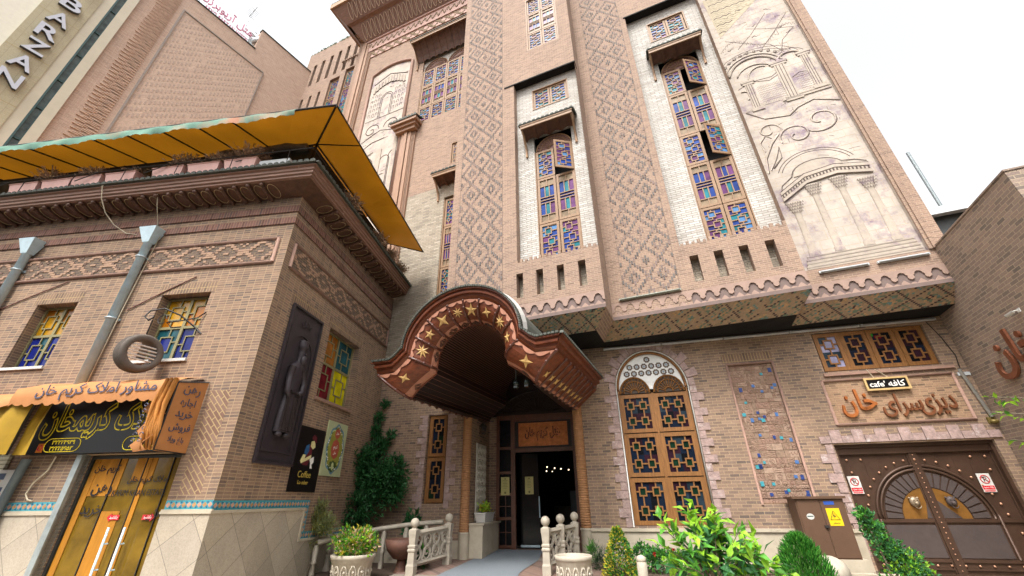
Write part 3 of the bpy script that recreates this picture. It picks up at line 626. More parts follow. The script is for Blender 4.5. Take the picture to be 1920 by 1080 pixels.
# downpipes with wall hoppers
def downpipe(u, dx, zb, label):
    t = Thing('downpipe', label, 'downpipe', LW, (u, .1, zb), 'galvanised downpipes on the brick wall')
    m = MB(); m.tube([(u, .12, 7.35), (u+dx, .12, zb)], .085, 12)
    for k in (.35, .7): z = 7.35+(zb-7.35)*k; m.tube([(u+dx*k, .12, z+.02), (u+dx*k, .12, z-.02)], .093, 12)
    t.part('pipe', m, GREYM)
    m = MB(); q = .16
    a = [(u-.24, .0, 7.72), (u+.24, .0, 7.72), (u+.24, .3, 7.72), (u-.24, .3, 7.72)]; b = [(u-.085, .04, 7.32), (u+.085, .04, 7.32), (u+.085, .2, 7.32), (u-.085, .2, 7.32)]
    m.add(a+b, [(0, 1, 5, 4), (1, 2, 6, 5), (2, 3, 7, 6), (3, 0, 4, 7), (0, 3, 2, 1)]); t.part('hopper', m, GREYM)
    m = MB()
    for k in (.12, .56): z = 7.35+(zb-7.35)*k; m.box(u+dx*k-.12, u+dx*k+.12, .005, .03, z-.03, z+.03); m.tube([(u+dx*k+.1*cos(a_), .12+.1*sin(a_), z) for a_ in [2*pi*i/12 for i in range(12)]], .02, 5, closed=True)
    t.part('clip', m, mat('zinc_clip', H('b4bec2'), .35, .5)); return t
downpipe(-3.72, -.03, 3.7, 'galvanised downpipe with hopper beside the hanging tyre')
downpipe(-7.2, .05, 3.2, 'galvanised downpipe with hopper at the left edge of the brick wall')
SLATW = mat('white_slat_paint', (.8, .8, .8), .5, var=.03)
# hanging tyre sign on a scrolled bracket
ty = Thing('tyre_sign', 'old car tyre hung from a scrolled iron bracket, white slats across its hole', 'sign', LW, (-2.1, .45, 3.9))
m = MB(); c = Vector((-2.16, .5, 4.28)); ax = Vector((.93, .24, .0)).normalized(); e1 = ax.orthogonal(); e1 = (Vector((0, 0, 1))-ax*ax.z).normalized(); e2 = ax.cross(e1)
prof = [(.25, -.11), (.27, -.13), (.34, -.14), (.37, -.11), (.375, -.05), (.375, .05), (.37, .11), (.34, .14), (.27, .13), (.25, .11), (.255, 0)]; K = 40; vs = []
for k in range(K):
    a = 2*pi*k/K; rd = e1*cos(a)+e2*sin(a)
    for r, h in prof: vs.append(tuple(c+rd*r+ax*h))
P = len(prof); m.s = True; m.add(vs, [(k*P+i, k*P+(i+1) % P, ((k+1) % K)*P+(i+1) % P, ((k+1) % K)*P+i) for k in range(K) for i in range(P)]); m.s = False
for h in (-.06, -.02, .02, .06): m.tube([tuple(c+(e1*cos(a)+e2*sin(a))*.376+ax*h) for a in [2*pi*k/K for k in range(K)]], .006, 4, closed=True)
ty.part('tyre', m, RUBBER)
for i in range(5): m = MB(); q = c+e1*(-.14+.07*i)+ax*.1; L = sqrt(max(.001, .245**2-(-.14+.07*i)**2)); m.tube([tuple(q-e2*L), tuple(q+e2*L)], .016, 6); ty.part('white_slat', m, SLATW)
m = MB(); B = (-1.75, .0, 4.95)
m.tube([(-1.45, .0, 4.85), (-1.6, .1, 5.0), (-1.85, .25, 5.2), (-2.1, .42, 5.3), (-2.3, .52, 5.22), (-2.35, .55, 5.08), (-2.25, .52, 5.0), (-2.18, .5, 5.08)], .018, 6)
m.tube([(-2.05+.1*cos(a), .42, 5.05+.1*sin(a)) for a in [k*.5 for k in range(12)]], .01, 5)
m.tube([(-1.5, .02, 5.35), (-1.6, .08, 5.2), (-1.8, .2, 5.1), (-2.0, .35, 5.0), (-1.9, .3, 4.9), (-1.78, .2, 4.95)], .014, 6)
for k in range(14):
    z = 5.0-k*.03; m.tube([(-2.18+.012*cos(a), .5+.012*sin(a) if k % 2 else .5, z+.018*sin(a)) for a in [2*pi*i/8 for i in range(8)]], .004, 4, closed=True)
m.tube([(-2.18, .5, 5.0), (-2.17, .5, 4.6)], .008, 5)
ty.part('bracket', m, IRON)
# cables
def cable(name, label, pts, r, ma, F=LW, n=10):
    m = MB(); m.tube(pts, r, 5); return single(name, label, 'cable', F, m, ma, pts[0])
CABW = mat('pale_cable', H('b9ad95'), .7); CABR = mat('dark_red_cable', H('5c2f26'), .7)
cable('cable', 'pale loose cable drooping in a curve from the eaves to the wall', [(-5.1, .7, 8.95), (-5.1, .7, 8.8), (-5.08, .6, 8.5), (-5.05, .4, 8.2), (-4.9, .2, 7.95), (-4.6, .06, 7.75), (-4.3, .03, 7.7)], .012, CABW)
cable('cable', 'thin pale cable hanging straight from the eaves to the downpipe hopper', [(-3.6, .68, 9.0), (-3.62, .4, 8.3), (-3.64, .12, 7.75)], .008, CABW)
cable('cable', 'dark red wire running slanting across the bricks to the window by the tyre', [(-3.55, .02, 5.55), (-2.8, .02, 5.95), (-2.1, .02, 6.3)], .012, CABR)
cable('cable', 'dark red wire sloping up from the left edge to the further downpipe', [(-7.6, .02, 5.6), (-6.6, .02, 6.05), (-5.6, .02, 6.45)], .012, CABR)
cable('cable', 'thin pale cable running down along the downpipe beside the tyre', [(-3.55, .06, 7.6), (-3.58, .1, 5.5), (-3.6, .1, 3.8)], .01, CABW)

# terrace awning
AW = Thing('terrace_awning', 'large yellow tarpaulin awning on a dark frame over the roof terrace', 'awning', LW, (-3, 0, 8.45))
ZO, ZI, E = 9.92, 10.42, 1.35
m = MB(); n = 26
def cl(t): return .03*sin(t*5.1)+.02*sin(t*13)
outL = [(-12.5+(12.5+E)*i/n, E, ZO+cl(i*.7)*.6) for i in range(n+1)]; inL = [(-12.5+(12.5-.1)*i/n, -.1, ZI) for i in range(n+1)]
bkL = [(p[0], -4.5, ZI+.9) for p in inL]
for i in range(n):
    m.quad(outL[i], outL[i+1], inL[i+1], inL[i]); m.quad(inL[i], inL[i+1], bkL[i+1], bkL[i])
AW.part('tarpaulin', m, YEL)
m = MB(); n2 = 14
outR = [(-E+(5.1+E)*i/n2, 1.35+.0*i, ZO+cl(i*.9)*.6-.02*i/n2) for i in range(n2+1)]; inR = [(.1+(5.1-.1)*i/n2, -.1, ZI) for i in range(n2+1)]; bkR = [(.1+5*i/n2, -3, ZI+.9) for i in range(n2+1)]
for i in range(n2): m.quad(outR[i], outR[i+1], inR[i+1], inR[i])
bpy.context.view_layer.update()
def apart(name, mb, mats):
    o = mesh(name, mb, mats); o.parent = AW.o; o.matrix_parent_inverse = AW.o.matrix_world.inverted(); o.matrix_basis = RW.M; return o
apart('tarpaulin', m, YEL)
m = MB()
for i in range(13):
    u = -.45-i*.98
    if i == 0: continue
    m.tube([(u, E, ZO-.03), (u+.0, -.1, ZI-.03), (u, -2.5, ZI+.45)], .022, 6)
m.tube([(E, E, ZO-.02), (-.1, -.1, ZI-.03), (-2, -2, ZI+.4)], .026, 6); m.tube([(-12.5, E, ZO), (E, E, ZO)], .025, 6); m.tube([(-12.5, -.1, ZI-.04), (-.1, -.1, ZI-.04)], .025, 6)
for u in (-.1, -3.1, -6.1, -9.1): m.tube([(u, -.1, 8.5), (u, -.1, ZI)], .03, 6)
AW.part('frame', m, IRON)
m = MB(); m.tube([(-E, E, ZO), (5.1, E, ZO-.02)], .02, 6); m.tube([(.1, -.1, ZI-.03), (5.1, -.1, ZI-.03)], .025, 6); m.tube([(5.1, -.1, ZI), (5.1, E, ZO-.02)], .02, 6); m.tube([(-.1, E, ZO), (.1, -.1, ZI-.03)], .018, 6)
for u in (2.5, 5.0): m.tube([(u, -.1, 8.5), (u, -.1, ZI)], .03, 6)
apart('frame', m, IRON)
m = MB(); nn = 150; vs = []; u0, u1 = -12.5, .35
for i in range(nn+1):
    u = u0+(u1-u0)*i/nn; dp = .22 + (.03 if i % 3 == 1 else 0)
    if u > 0: dp *= .75
    vs += [(u, E+.015, ZO+.02), (u, E+.04+.02*sin(i*.6), ZO-dp*.5), (u-.02, E+.03+.03*sin(i*.45), ZO-dp)]
m.s = True; m.add(vs, [(3*i+k, 3*i+3+k, 3*i+4+k, 3*i+1+k) for i in range(nn) for k in (0, 1)]); AW.part('valance', m, VAL)
m = MB(); vs = []; nn = 60
for i in range(nn+1):
    u = -12.5+12.3*i/nn
    vs += [(u, -.35, 8.5), (u, -.3+.06*sin(i*1.7), 9.3), (u, -.2+.08*sin(i*1.1), ZI-.25+.06*sin(i*.8)), (u, -.1, ZI-.06)]
m.s = True; m.add(vs, [(4*i+k, 4*i+4+k, 4*i+5+k, 4*i+1+k) for i in range(nn) for k in range(3)]); AW.part('side_curtain', m, TARP)
m = MB(); m.tube([(-2.9+.29*i, -.0+.03*sin(i*2), ZI-.16+.04*sin(i*1.3)) for i in range(10)], .11, 8); AW.part('rolled_cloth', m, mat('rolled_grey_cloth', H('6a655c'), .85, var=.3))
m = MB(); vs = []
for i in range(21):
    u = .1+5*i/20; vs += [(u, -.35, 8.5), (u, -.25, 9.3+.05*sin(i*2)), (u, -.12, ZI-.1)]
m.s = True; m.add(vs, [(3*i+k, 3*i+3+k, 3*i+4+k, 3*i+1+k) for i in range(20) for k in (0, 1)]); apart('side_curtain', m, mat('dark_curtain', H('24211e'), .9))
# planters with dried plants along the terrace edge
def planter(u, F, first=None, label='', twigs=0, ph=0):
    t = Thing('window_box', label, 'planter', F, (u, .62, 8.9), 'pink window boxes along the terrace edge')
    m = MB(); w, h = .44, .3
    a = [(u-w*.88, .54, 8.9), (u+w*.88, .54, 8.9), (u+w*.88, .7, 8.9), (u-w*.88, .7, 8.9)]; b = [(u-w, .5, 8.9+h), (u+w, .5, 8.9+h), (u+w, .75, 8.9+h), (u-w, .75, 8.9+h)]
    m.add(a+b, [(0, 1, 5, 4), (1, 2, 6, 5), (2, 3, 7, 6), (3, 0, 4, 7), (0, 1, 2, 3)]); m.box(u-w-.01, u+w+.01, .49, .76, 8.9+h-.03, 8.9+h); t.part('box', m, TERRA)
    return t
def dryplant(u, d, z, F, label, R=.34, n=260, flat=1.0, name='dried_plant'):
    m = MB(); c = Vector((u, d, z))
    for k in range(n):
        a = random.uniform(0, 2*pi); e = random.uniform(.25, 1.45); L = R*random.uniform(.6, 1.15); dr = Vector((cos(a)*cos(e)*flat, sin(a)*cos(e), sin(e)))
        m.mat(0); s0 = c+Vector((random.uniform(-.1, .1)*flat, 0, 0)); m.tube([tuple(s0), tuple(s0+dr*L*.5), tuple(s0+dr*L+Vector((0, 0, -.03)))], .005, 3, cap=False)
        for q in range(3):
            m.mat(0 if random.random() < .7 else 1); leafq(m, s0+dr*L*random.uniform(.5, 1), (dr+rv()*.7), rv(), .06, .03)
    return single(name, label, 'dried plant', F, m, [DRY, DRY2], (u, d, z), 'dried plants in the terrace boxes')
PL = ['pink window box nearest the terrace corner, below the largest dry plant', 'second pink window box from the terrace corner on the street side', 'third pink window box from the terrace corner on the street side', 'fourth pink window box from the terrace corner, under thin dry stalks', 'fifth pink window box from the terrace corner on the street side', 'sixth pink window box from the terrace corner on the street side', 'seventh pink window box from the terrace corner, near the left edge']
us = [-1.35, -2.35, -3.35, -4.7, -5.7, -6.6, -7.6]
p0 = planter(us[0], LW, label=PL[0])
for u, l in zip(us[1:], PL[1:]): dup(p0.o, LW.M @ Matrix.Translation((u, -.62, 8.9)), l)
m = MB(); m.box(-.85, -.05, .4, .68, 8.9, 9.1); single('white_bag', 'white plastic sheet bundle lying at the terrace corner', 'bag', LW, m, mat('white_plastic', H('c4c8c8'), .4, var=.15, bump=.6), (-.5, .3, 8.97))
for u, R, l in ((-1.2, .5, 'large bushy brown dried plant nearest the awning corner'), (-1.95, .36, 'thin speckled dried plant beside the largest bushy one'), (-2.95, .42, 'round brown dried plant in the middle of the street side terrace'), (-5.6, .36, 'brown dried plant below the fourth awning rafter'), (-6.9, .45, 'tall brown dried plant towards the left end of the terrace'), (-4.5, .3, 'sparse pale dried stalks over the fifth window box')):
    dryplant(u, .6, 9.16, LW, l, R, 240 if R > .33 else 60, 1.2)
for u, R, l in ((1.1, .45, 'dried fan shaped plant nearest the corner on the hotel side terrace'), (2.9, .42, 'dried fan shaped plant in the middle of the hotel side terrace'), (3.9, .42, 'dried fan shaped plant second from the far end of the hotel side terrace'), (4.8, .4, 'dried fan shaped plant at the far end of the hotel side terrace')):
    dryplant(u, .6, 8.9, RW, l, R, 220)
m = MB(); m.tube([(-12, .8, 9.22), (.6, .8, 9.22)], .014, 5); m.tube([(.6, .8, 9.22), (.6, .2, 9.22)], .014, 5)
for u in [-.0-1.5*i for i in range(9)]: m.tube([(u, .8, 8.87), (u, .8, 9.22)], .01, 5)
for u in (-3.3, -5.3, -8): m.tube([(u, .8, 9.22), (u-.6, .8, 9.0)], .012, 5)
m.tube([(-.1, -.1, 10.3), (-1.4, .8, 9.05)], .014, 5)
single('terrace_rail', 'thin iron rail along the planter edge of the terrace', 'railing', LW, m, IRON, (-6, .6, 8.95))
m = MB(); m.tube([(.0, .6, 9.12), (5.6, .6, 9.12)], .01, 5)
for u in [.4+.65*i for i in range(8)]: m.tube([(u, .6, 8.95), (u, .6, 9.12)], .008, 5)
single('terrace_rail', 'thin iron rail on the hotel side of the terrace', 'railing', RW, m, IRON, (3, .6, 8.95))
# shop awning and sign
SA = Thing('shop_awning', 'orange cloth shop awning, torn and bunched at its right corner, with blue lettering', 'awning', LW, (-2.4, 0, 2.4))
def strip(m, rows):
    n = len(rows[0]); vs = [p for r in rows for p in r]; o = m.s; m.s = True
    m.add(vs, [(j*n+i, j*n+i+1, (j+1)*n+i+1, (j+1)*n+i) for j in range(len(rows)-1) for i in range(n-1)]); m.s = o
m = MB(); n = 44; us_ = [-4.25+(4.25-.98)*i/n for i in range(n+1)]
strip(m, [[(u, .02, 3.86-.01*sin(i)) for i, u in enumerate(us_)], [(u, .4, 3.76+.02*sin(i*.5)) for i, u in enumerate(us_)], [(u, .72, 3.6+.02*sin(i*.37)) for i, u in enumerate(us_)], [(u, .74, 3.42) for i, u in enumerate(us_)], [(u, .73, 3.27+(.04 if i % 3 == 1 else 0)+.015*sin(i*.9)) for i, u in enumerate(us_)]])
SA.part('valance', m, ORANGE)
m = MB(); n = 10
strip(m, [[(-.84, .02+.66*i/n, z0+(3.6-3.78)*0+(-.16*(i/n) if z0 > 3.7 else 0)) for i in range(n+1)] for z0 in (3.76, 3.3, 2.9, 2.42)])
SA.part('side_flap', m, ORANGE)
m = MB()
for k in range(8): m.tube([(-1.03+.028*k, .72+.03*sin(k*2), 3.66), (-1.06+.03*k, .76+.04*cos(k*1.7), 3.2), (-1.14+.04*k, .7, 2.8), (-1.15+.04*k, .6+.03*cos(k*3), 2.45)], .035, 6, r1=.022)
SA.part('bunched_cloth', m, [mat('bunched_orange_cloth', H('b87a38'), .75, var=.25)])  # bunched folds get their own warmer orange with uneven tone
m = MB(); 
strip(m, [[(-1.5+.12*sin(j*2.2+1)+.07*sin(j*5)+(.5*i/6), .45+.25*i/6, 3.4-.97*j/8) for i in range(7)] for j in range(9)])
SA.part('torn_cloth', m, ORANGE)
m = MB()
strip(m, [[(-4.9+.14*i, .62+.05*sin(i*1.5), 3.45-.12*sin(i)) for i in range(8)], [(-4.9+.14*i, .66+.06*sin(i*1.5+.5), 3.0) for i in range(8)], [(-4.9+.13*i, .6+.05*sin(i*1.5), 2.44) for i in range(8)]])
SA.part('side_cloth', m, MUSTARD); m = MB()
strip(m, [[(-3.98+.05*i, .4+.04*sin(i*1.4), 3.42) for i in range(7)], [(-4.02+.05*i, .42+.05*sin(i*1.4), 2.95) for i in range(7)], [(-4.06+.05*i, .42, 2.44) for i in range(7)]])
SA.part('side_cloth', m, MUSTARD); m = MB()
strip(m, [[(-6.8+.2*i, .62, 3.3) for i in range(9)], [(-6.8+.2*i, .66, 2.9) for i in range(9)], [(-6.8+.2*i, .6, 2.44) for i in range(9)]])
SA.part('side_cloth', m, MUSTARD)
m = MB(); strip(m, [[(-7+.25*i, .02, 3.72) for i in range(12)], [(-7+.25*i, .7, 3.45+.05*sin(i)) for i in range(12)], [(-7+.25*i, .72, 3.25+.06*(i % 2)) for i in range(12)]]); SA.part('valance', m, ORANGE)
m = MB()
for u in (-4.05, -3.92, -1.0): m.tube([(u, .55, 3.5), (u-.15, .5, 2.44)], .03, 6)
m.tube([(-.84, .02, 3.76), (-.84, .68, 3.6), (-.84, .68, 2.44), (-.84, .02, 2.42)], .014, 5)
SA.part('frame', m, IRON)
m = MB(); m.text('مشاور املاک کریم خان', -2.45, .75, 3.5, .3, w=2.55, ext=.006, off=.006); SA.part('lettering', m, NAVYT)
m = MB()
for k, wd in enumerate(['رهن', 'اجاره', 'خرید', 'فروش', 'باغ ویلا']):
    zc = 3.5-.22*k; m.text(wd, 0, 0, 0, .17 if k < 4 else .14, ext=.006, off=.004, f=(lambda x, y, dd, zc=zc: (-.832+dd, .33-x*1.0, zc+y)))
SA.part('side_lettering', m, NAVYT)
m = MB(); m.mat(0)
for k in range(7):
    z = 3.2-.1*k
    for u in (-1.28, -1.15): m.tube([(u+.035*cos(a), .72, z+.025*sin(a)) for a in [2*pi*i/8 for i in range(8-(k % 3))]], .009, 4)
SA.part('stray_lettering', m, NAVYT)
SG = Thing('shop_sign', 'black shop fascia sign with yellow outlined script and phone numbers', 'sign', LW, (-2.5, .05, 2.47))
m = MB(); m.box(-4.1, -1.05, .02, .2, 2.47, 3.5); SG.part('board', m, BLACKP)
m = MB(); m.text('املاک کریمخان', -2.7, .2, 3.06, .7, w=2.6, ext=.004, off=.045); SG.part('lettering', m, YELTXT)
m = MB(); m.text('املاک کریمخان', -2.7, .204, 3.06, .65, w=2.56, ext=.004, off=.002); SG.part('lettering_face', m, BLACKP)
for c, a, b in ((-3.35, '۳۲۲۲۴۹۴۹', '۳۲۲۲۵۹۵۲'), (-1.65, '۰۹۱۷۹۶۳۵۰۲۲', '۰۹۱۷۸۳۸۹۱۳۰')):
    m = MB(); m.text(a, c, .2, 2.68, .08, w=.5, ext=.004, off=.012); m.text(b, c, .2, 2.57, .08, w=.5, ext=.004, off=.012)
    m.tube([(p[0], .205, p[1]) for p in arc(c+.27, 2.625, .12, -90, 90, 8)+arc(c-.27, 2.625, .12, 90, 270, 8)], .007, 4, closed=True); SG.part('phone_number', m, YELTXT)
m = MB(); m.mat(0); m.box(-3.88, -3.74, .2, .206, 2.5, 2.66); m.mat(1); m.tube([(-3.81+.045*cos(a), .208, 2.58+.045*sin(a)) for a in [2*pi*k/14 for k in range(14)]], .01, 4, closed=True); SG.part('logo_tag', m, [mat('orange_tag', H('d0761e'), .5), RED])
# wrapped pipe, notices by the shop
m = MB(); m.mat(0); m.tube([(-4.72, .4, 2.44), (-4.35, .3, 1.75), (-4.12, .22, 1.3), (-4.15, .2, 1.1)], .1, 8); m.mat(1); m.tube([(-4.1, .12, 2.4), (-4.2, .12, 1.3), (-4.4, .14, .0)], .075, 10)
t = single('wrapped_pipe', 'grey pipe and cloth wrapped arm at the left of the shop door', 'pipe', LW, m, [mat('grey_wrapping', H('8f8c86'), .9, var=.2, bump=.4), mat('slate_pipe', H('5c666b'), .5, .3)], (-4.3, .1, 0))
t = Thing('notice_poster', 'white printed notice with coloured pictures left of the shop door', 'poster', LW, (-4.4, .05, 1.7))
m = MB(); m.box(-4.75, -4.3, .07, .085, 1.65, 2.22); t.part('sheet', m, WHITEP)
m = MB()
for k, (a, b, c, e, i) in enumerate(((-4.6, -4.45, 2.05, 2.16, 0), (-4.62, -4.5, 1.9, 2.04, 1), (-4.55, -4.38, 1.84, 1.92, 0), (-4.6, -4.48, 1.74, 1.83, 2), (-4.46, -4.36, 1.72, 1.82, 3))): m.mat(i); m.box(a, b, .085, .087, c, e)
t.part('printed_picture', m, [mat('print_navy', H('32405c'), .5), mat('print_ochre', H('b07c30'), .5), mat('print_teal', H('4a9a90'), .5), RED])
cable('cable', 'grey looped cable on the brick strip beside the shop door', [(-3.6, .03, 2.44), (-3.62, .04, 2.2), (-3.8, .05, 1.98), (-3.85, .05, 1.8), (-3.75, .05, 1.7), (-3.65, .04, 1.68)], .014, CABW)
# ------------------------------------------------------------------ hotel
HB = Thing('hotel_building', 'tall ornate brick hotel with white stone bays, diamond brick pilasters and carved wall panels', 'building', U)
bpy.context.view_layer.update()
def GP_(name, mb, mats, parent=None, label=None):
    o = mesh(name, mb, mats); o.parent = HB.o; o.matrix_parent_inverse = HB.o.matrix_world.inverted(); o.matrix_basis = G.M
    if label: o['label'] = label
    return o
ZT = 33.0
PAL = [0, 1, 2, 3, 4, 5]
# --- ground floor wall
m = MB()
wall(m, 0, 16.7, 0, 5.78, 0, [(1.88, 2.54, 1.53, 4.05, .14), (3.35, 6.5, 0, 5.72, 2.2), (7.84, 9.8, .98, 5.55, .12), (12.87, 16.1, 0, 2.72, .3), (13.26, 15.85, 4.52, 5.6, .1), (10.95, 12.08, 1.45, 4.9, .06)], md=None)
GP_('ground_floor_wall', m, [B_GND])
m = MB(); top = arc(8.82, 4.42, .98, 0, 180, 24, 1.13)
m.prism([(7.84, 4.42)]+[(7.84, 5.55), (9.8, 5.55)]+[(9.8, 4.42)]+top[1:-1], -.12, 0); GP_('arch_spandrel', m, B_GND)
m = MB(); m.box(6.62, 12.8, 0, .05, 0, .86); m.box(6.6, 12.82, 0, .09, .86, .93); GP_('plinth', m, PLINTH)
m = MB(); m.box(0, 3.1, 0, .05, 0, .62); GP_('plinth', m, PLINTH)
m = MB(); us_ = lambda u, d: (u, d, 5.775)
m.quad(us_(2.6, .45), us_(7.65, .45), us_(7.65, -.62), us_(2.6, -.62)); m.quad(us_(2.6, -.62), us_(12.66, -.62), us_(12.66, -1.5), us_(2.6, -1.5)); m.quad(us_(2.6, -1.5), us_(16.4, -1.5), us_(16.4, -3.2), us_(2.6, -3.2)); HB.part('soffit', m, BLACKW)
def quoin(m, u, z0, z1, side, h=.21):
    k = 0; z = z0
    while z < z1-.05:
        w = (.16, .3)[k % 2]*random.uniform(.9, 1.15); e = random.uniform(.02, .045); hh = min(h*random.uniform(.92, 1.05), z1-z)
        m.box(u, u+side*w, .002, e, z+.008, z+hh-.004); z += hh; k += 1
for u_, z0_, z1_, s_, h_ in ((1.86, 1.4, 4.05, -1, .2), (2.56, 1.4, 4.05, 1, .2)):
    m = MB(); quoin(m, u_, z0_, z1_, s_, h_); GP_('quoin_stone', m, PINK)
m = MB(); quoin(m, 12.83, .4, 2.75, -1)
for k in range(15):
    u = 12.6+.245*k; w = (.16, .3)[k % 2]; m.box(u, u+.235, .002, random.uniform(.02, .045), 2.76, 2.76+w)
GP_('quoin_stone', m, PINK)
m = MB(); quoin(m, 7.8, .94, 4.45, -1); quoin(m, 9.84, .94, 4.45, 1)
n = 17
for k in range(n):
    a0, a1 = rad(180*k/n+.6), rad(180*(k+1)/n-.6); r1 = (1.19, 1.34)[k % 2]; r0 = 1.03
    m.prism([(8.82+r*cos(a), 4.42+1.13*r*sin(a)) for r, a in ((r0, a0), (r1, a0), (r1, a1), (r0, a1))], .002, random.uniform(.02, .04))
GP_('quoin_stone', m, PINK)
m = MB(); m.tube([(7.83, .02, .95), (7.83, .02, 4.42)]+[(p[0], .02, p[1]) for p in arc(8.82, 4.42, .99, 180, 0, 24, 1.13)]+[(9.81, .02, .95)], .018, 5); GP_('window_edge_trim', m, WHITEP)
# arched ground floor window
f, p = MB(), MB(); d = -.1
f.box(7.86, 7.9, d, d+.07, .99, 4.4); f.box(9.74, 9.78, d, d+.07, .99, 4.4); f.box(8.79, 8.85, d, d+.075, .99, 4.3)
f.tube([(q[0], d+.05, q[1]) for q in arc(8.82, 4.42, .95, 0, 180, 24, 1.13)], .04, 6)
for (a, b) in ((7.9, 8.79), (8.85, 9.74)):
    for (c, e) in ((.99, 2.08), (2.11, 3.2), (3.23, 4.28)): sash(f, p, a, b, c, e, d, 'ring', [0, 1, 3, 0, 4, 1], .1, .035, 2, 2, mid=2, th=.06)
    fan(f, p, (a+b)/2, 4.32, (b-a)/2-.02, d, 5, 1.12, 11, .025)
w = GP_('window', f, WOOD, label='tall arched ground floor window'); sub('pane', p, GLASS_GND+[mat('fan_panel_brown', H('3d3026'), .6)], w)
m = MB(); d = -.095; m.mat(0); m.prism(arc(8.82, 4.42, .93, 0, 180, 24, 1.13), d-.01, d)
for i in range(9):
    for j in range(5):
        x, z = 7.98+.21*i+(.105 if j % 2 else 0), 4.5+.2*j
        if (x-8.82)**2+((z-4.42)/1.13)**2 < .8**2 and all((x-c)**2+((z-4.32)/1.12)**2 > .52**2 for c in (8.345, 9.295)):
            m.mat(1); m.prism([(x+a*1.0, z+b*1.0) for a, b in star(8, .085, .1)], d, d+.004, [[(x+.045*cos(q), z+.045*sin(q)) for q in [2*pi*k/8 for k in range(8)]]]); m.mat(2)
            for a in (0, 1): m.box(x-(.035 if a else .012), x+(.035 if a else .012), d, d+.005+.001*a, z-(.012 if a else .035), z+(.012 if a else .035))
sub('patterned_tympanum', m, [TILE_W, mat('tympanum_brown', H('5a4a3e'), .5), mat('tympanum_grey_blue', H('7a8c9a'), .5)], w)
# small window beside the entrance
f, p = MB(), MB(); d = -.13
f.box(1.88, 2.54, d-.005, d+.02, 1.53, 4.05)
for (c, e) in ((1.56, 2.78), (2.81, 4.03)): sash(f, p, 1.93, 2.5, c, e, d+.025, 'ring', [0, 4, 0, 2, 4, 4], .1, .035, 1, 2, mid=4)
w = GP_('window', f, WOOD, label='narrow ground floor window left of the entrance'); sub('pane', p, GLASS_GND, w)
# four casement window above the letters
f, p = MB(), MB(); d = -.08; m_ = [0, 4, 4, 0, 1, 4]; W4 = (15.82-13.28)/4
f.box(13.26, 15.85, d-.02, d, 4.5, 5.62)
for i in range(4): sash(f, p, 13.28+W4*i, 13.28+W4*(i+1)-.012, 4.54, 5.58, d+.005+.02*(i == 0), 'ring', [3, 3, 5, 3, 5, 3] if i == 0 else m_, .1, .035, 1, 2, mid=5 if i == 0 else 1)
p.mat(6); p.box(14.72, 14.86, d+.03, d+.036, 5.33, 5.42); p.mat(7); p.box(14.58, 14.7, d+.03, d+.036, 5.4, 5.49)
w = GP_('window', f, WOOD, label='row of four lattice casements above the copper letters'); sub('pane', p, GLASS_GND+[glass('lilac_glass', H('8d8ba6'))]+[G_RED, glass('bright_green_glass', H('2f8f2a'))], w)
m = MB(); m.box(13.2, 16.05, 0, .06, 4.4, 4.47); sub('sill', m, MOULD, w)
# terracotta mosaic panel
m = MB(); m.mat(0); d = -.058; m.quad((10.95, d, 1.45), (12.08, d, 1.45), (12.08, d, 4.9), (10.95, d, 4.9))
z = 1.46
while z < 4.86:
    hh = random.uniform(.06, .18); u = 10.96
    while u < 12.05:
        wd = random.uniform(.07, .26); x1 = min(u+wd, 12.07); y1 = min(z+hh, 4.89); m.mat(random.choice([1, 2, 2, 3])); e = random.uniform(.005, .025); m.box(u+.004, x1-.004, d, d+e, z+.004, y1-.004)
        k = random.random(); cx, cz = (u+x1)/2, (z+y1)/2; r = min(x1-u, y1-z)*.36; m.mat(3)
        if k < .35 and r > .025:
            for q in range(2): m.tube([(cx+(r-q*r*.5)*cos(a), d+e, cz+(r-q*r*.5)*sin(a)) for a in [2*pi*i/10 for i in range(10)]], .008, 4, closed=True)
        elif k < .6:
            for q in range(3): zz = z+(y1-z)*(q+1)/4; m.tube([(u+.02, d+e, zz), (cx, d+e, zz+.02*sin(q+k*9)), (x1-.02, d+e, zz)], .008, 4)
        elif k < .8: m.tube([(u+.02+(x1-u-.04)*i/7, d+e, cz+r*.7*sin(i*2)) for i in range(8)], .01, 4)
        u = x1
    z += hh
random.seed(11)
for k in range(34):
    u, z = random.uniform(11.05, 12.0), random.uniform(1.6, 4.8); s_ = random.uniform(.03, .045); m.mat(random.choice([4, 5, 5, 6, 4])); m.box(u-s_, u+s_, d, d+.034, z-s_, z+s_*random.choice([1, 1, 1.8]))
m.mat(7)
for p_ in ([(10.93, .01, 1.43), (10.93, .01, 4.92)], [(12.1, .01, 1.43), (12.1, .01, 4.92)], [(10.93, .011, 4.92), (12.1, .011, 4.92)]): m.tube(p_, .03, 6)
GP_('terracotta_mosaic_panel', m, [mat('clay_back', H('7a5a4c'), .9), mat('clay_tan', H('967f6e'), .9, var=.25, scale=10, bump=.4), mat('clay_brown', H('87705f'), .9, var=.25, scale=10, bump=.4), mat('clay_red', H('8a6f60'), .9, var=.2, scale=10, bump=.4), TILE_N, mat('mid_blue_tile', H('46689a'), .35), TILE_T, MOULD])
m = MB(); m.box(10.85, 12.15, 0, .003, 4.98, 5.22); GP_('lintel', m, B_SOLD)
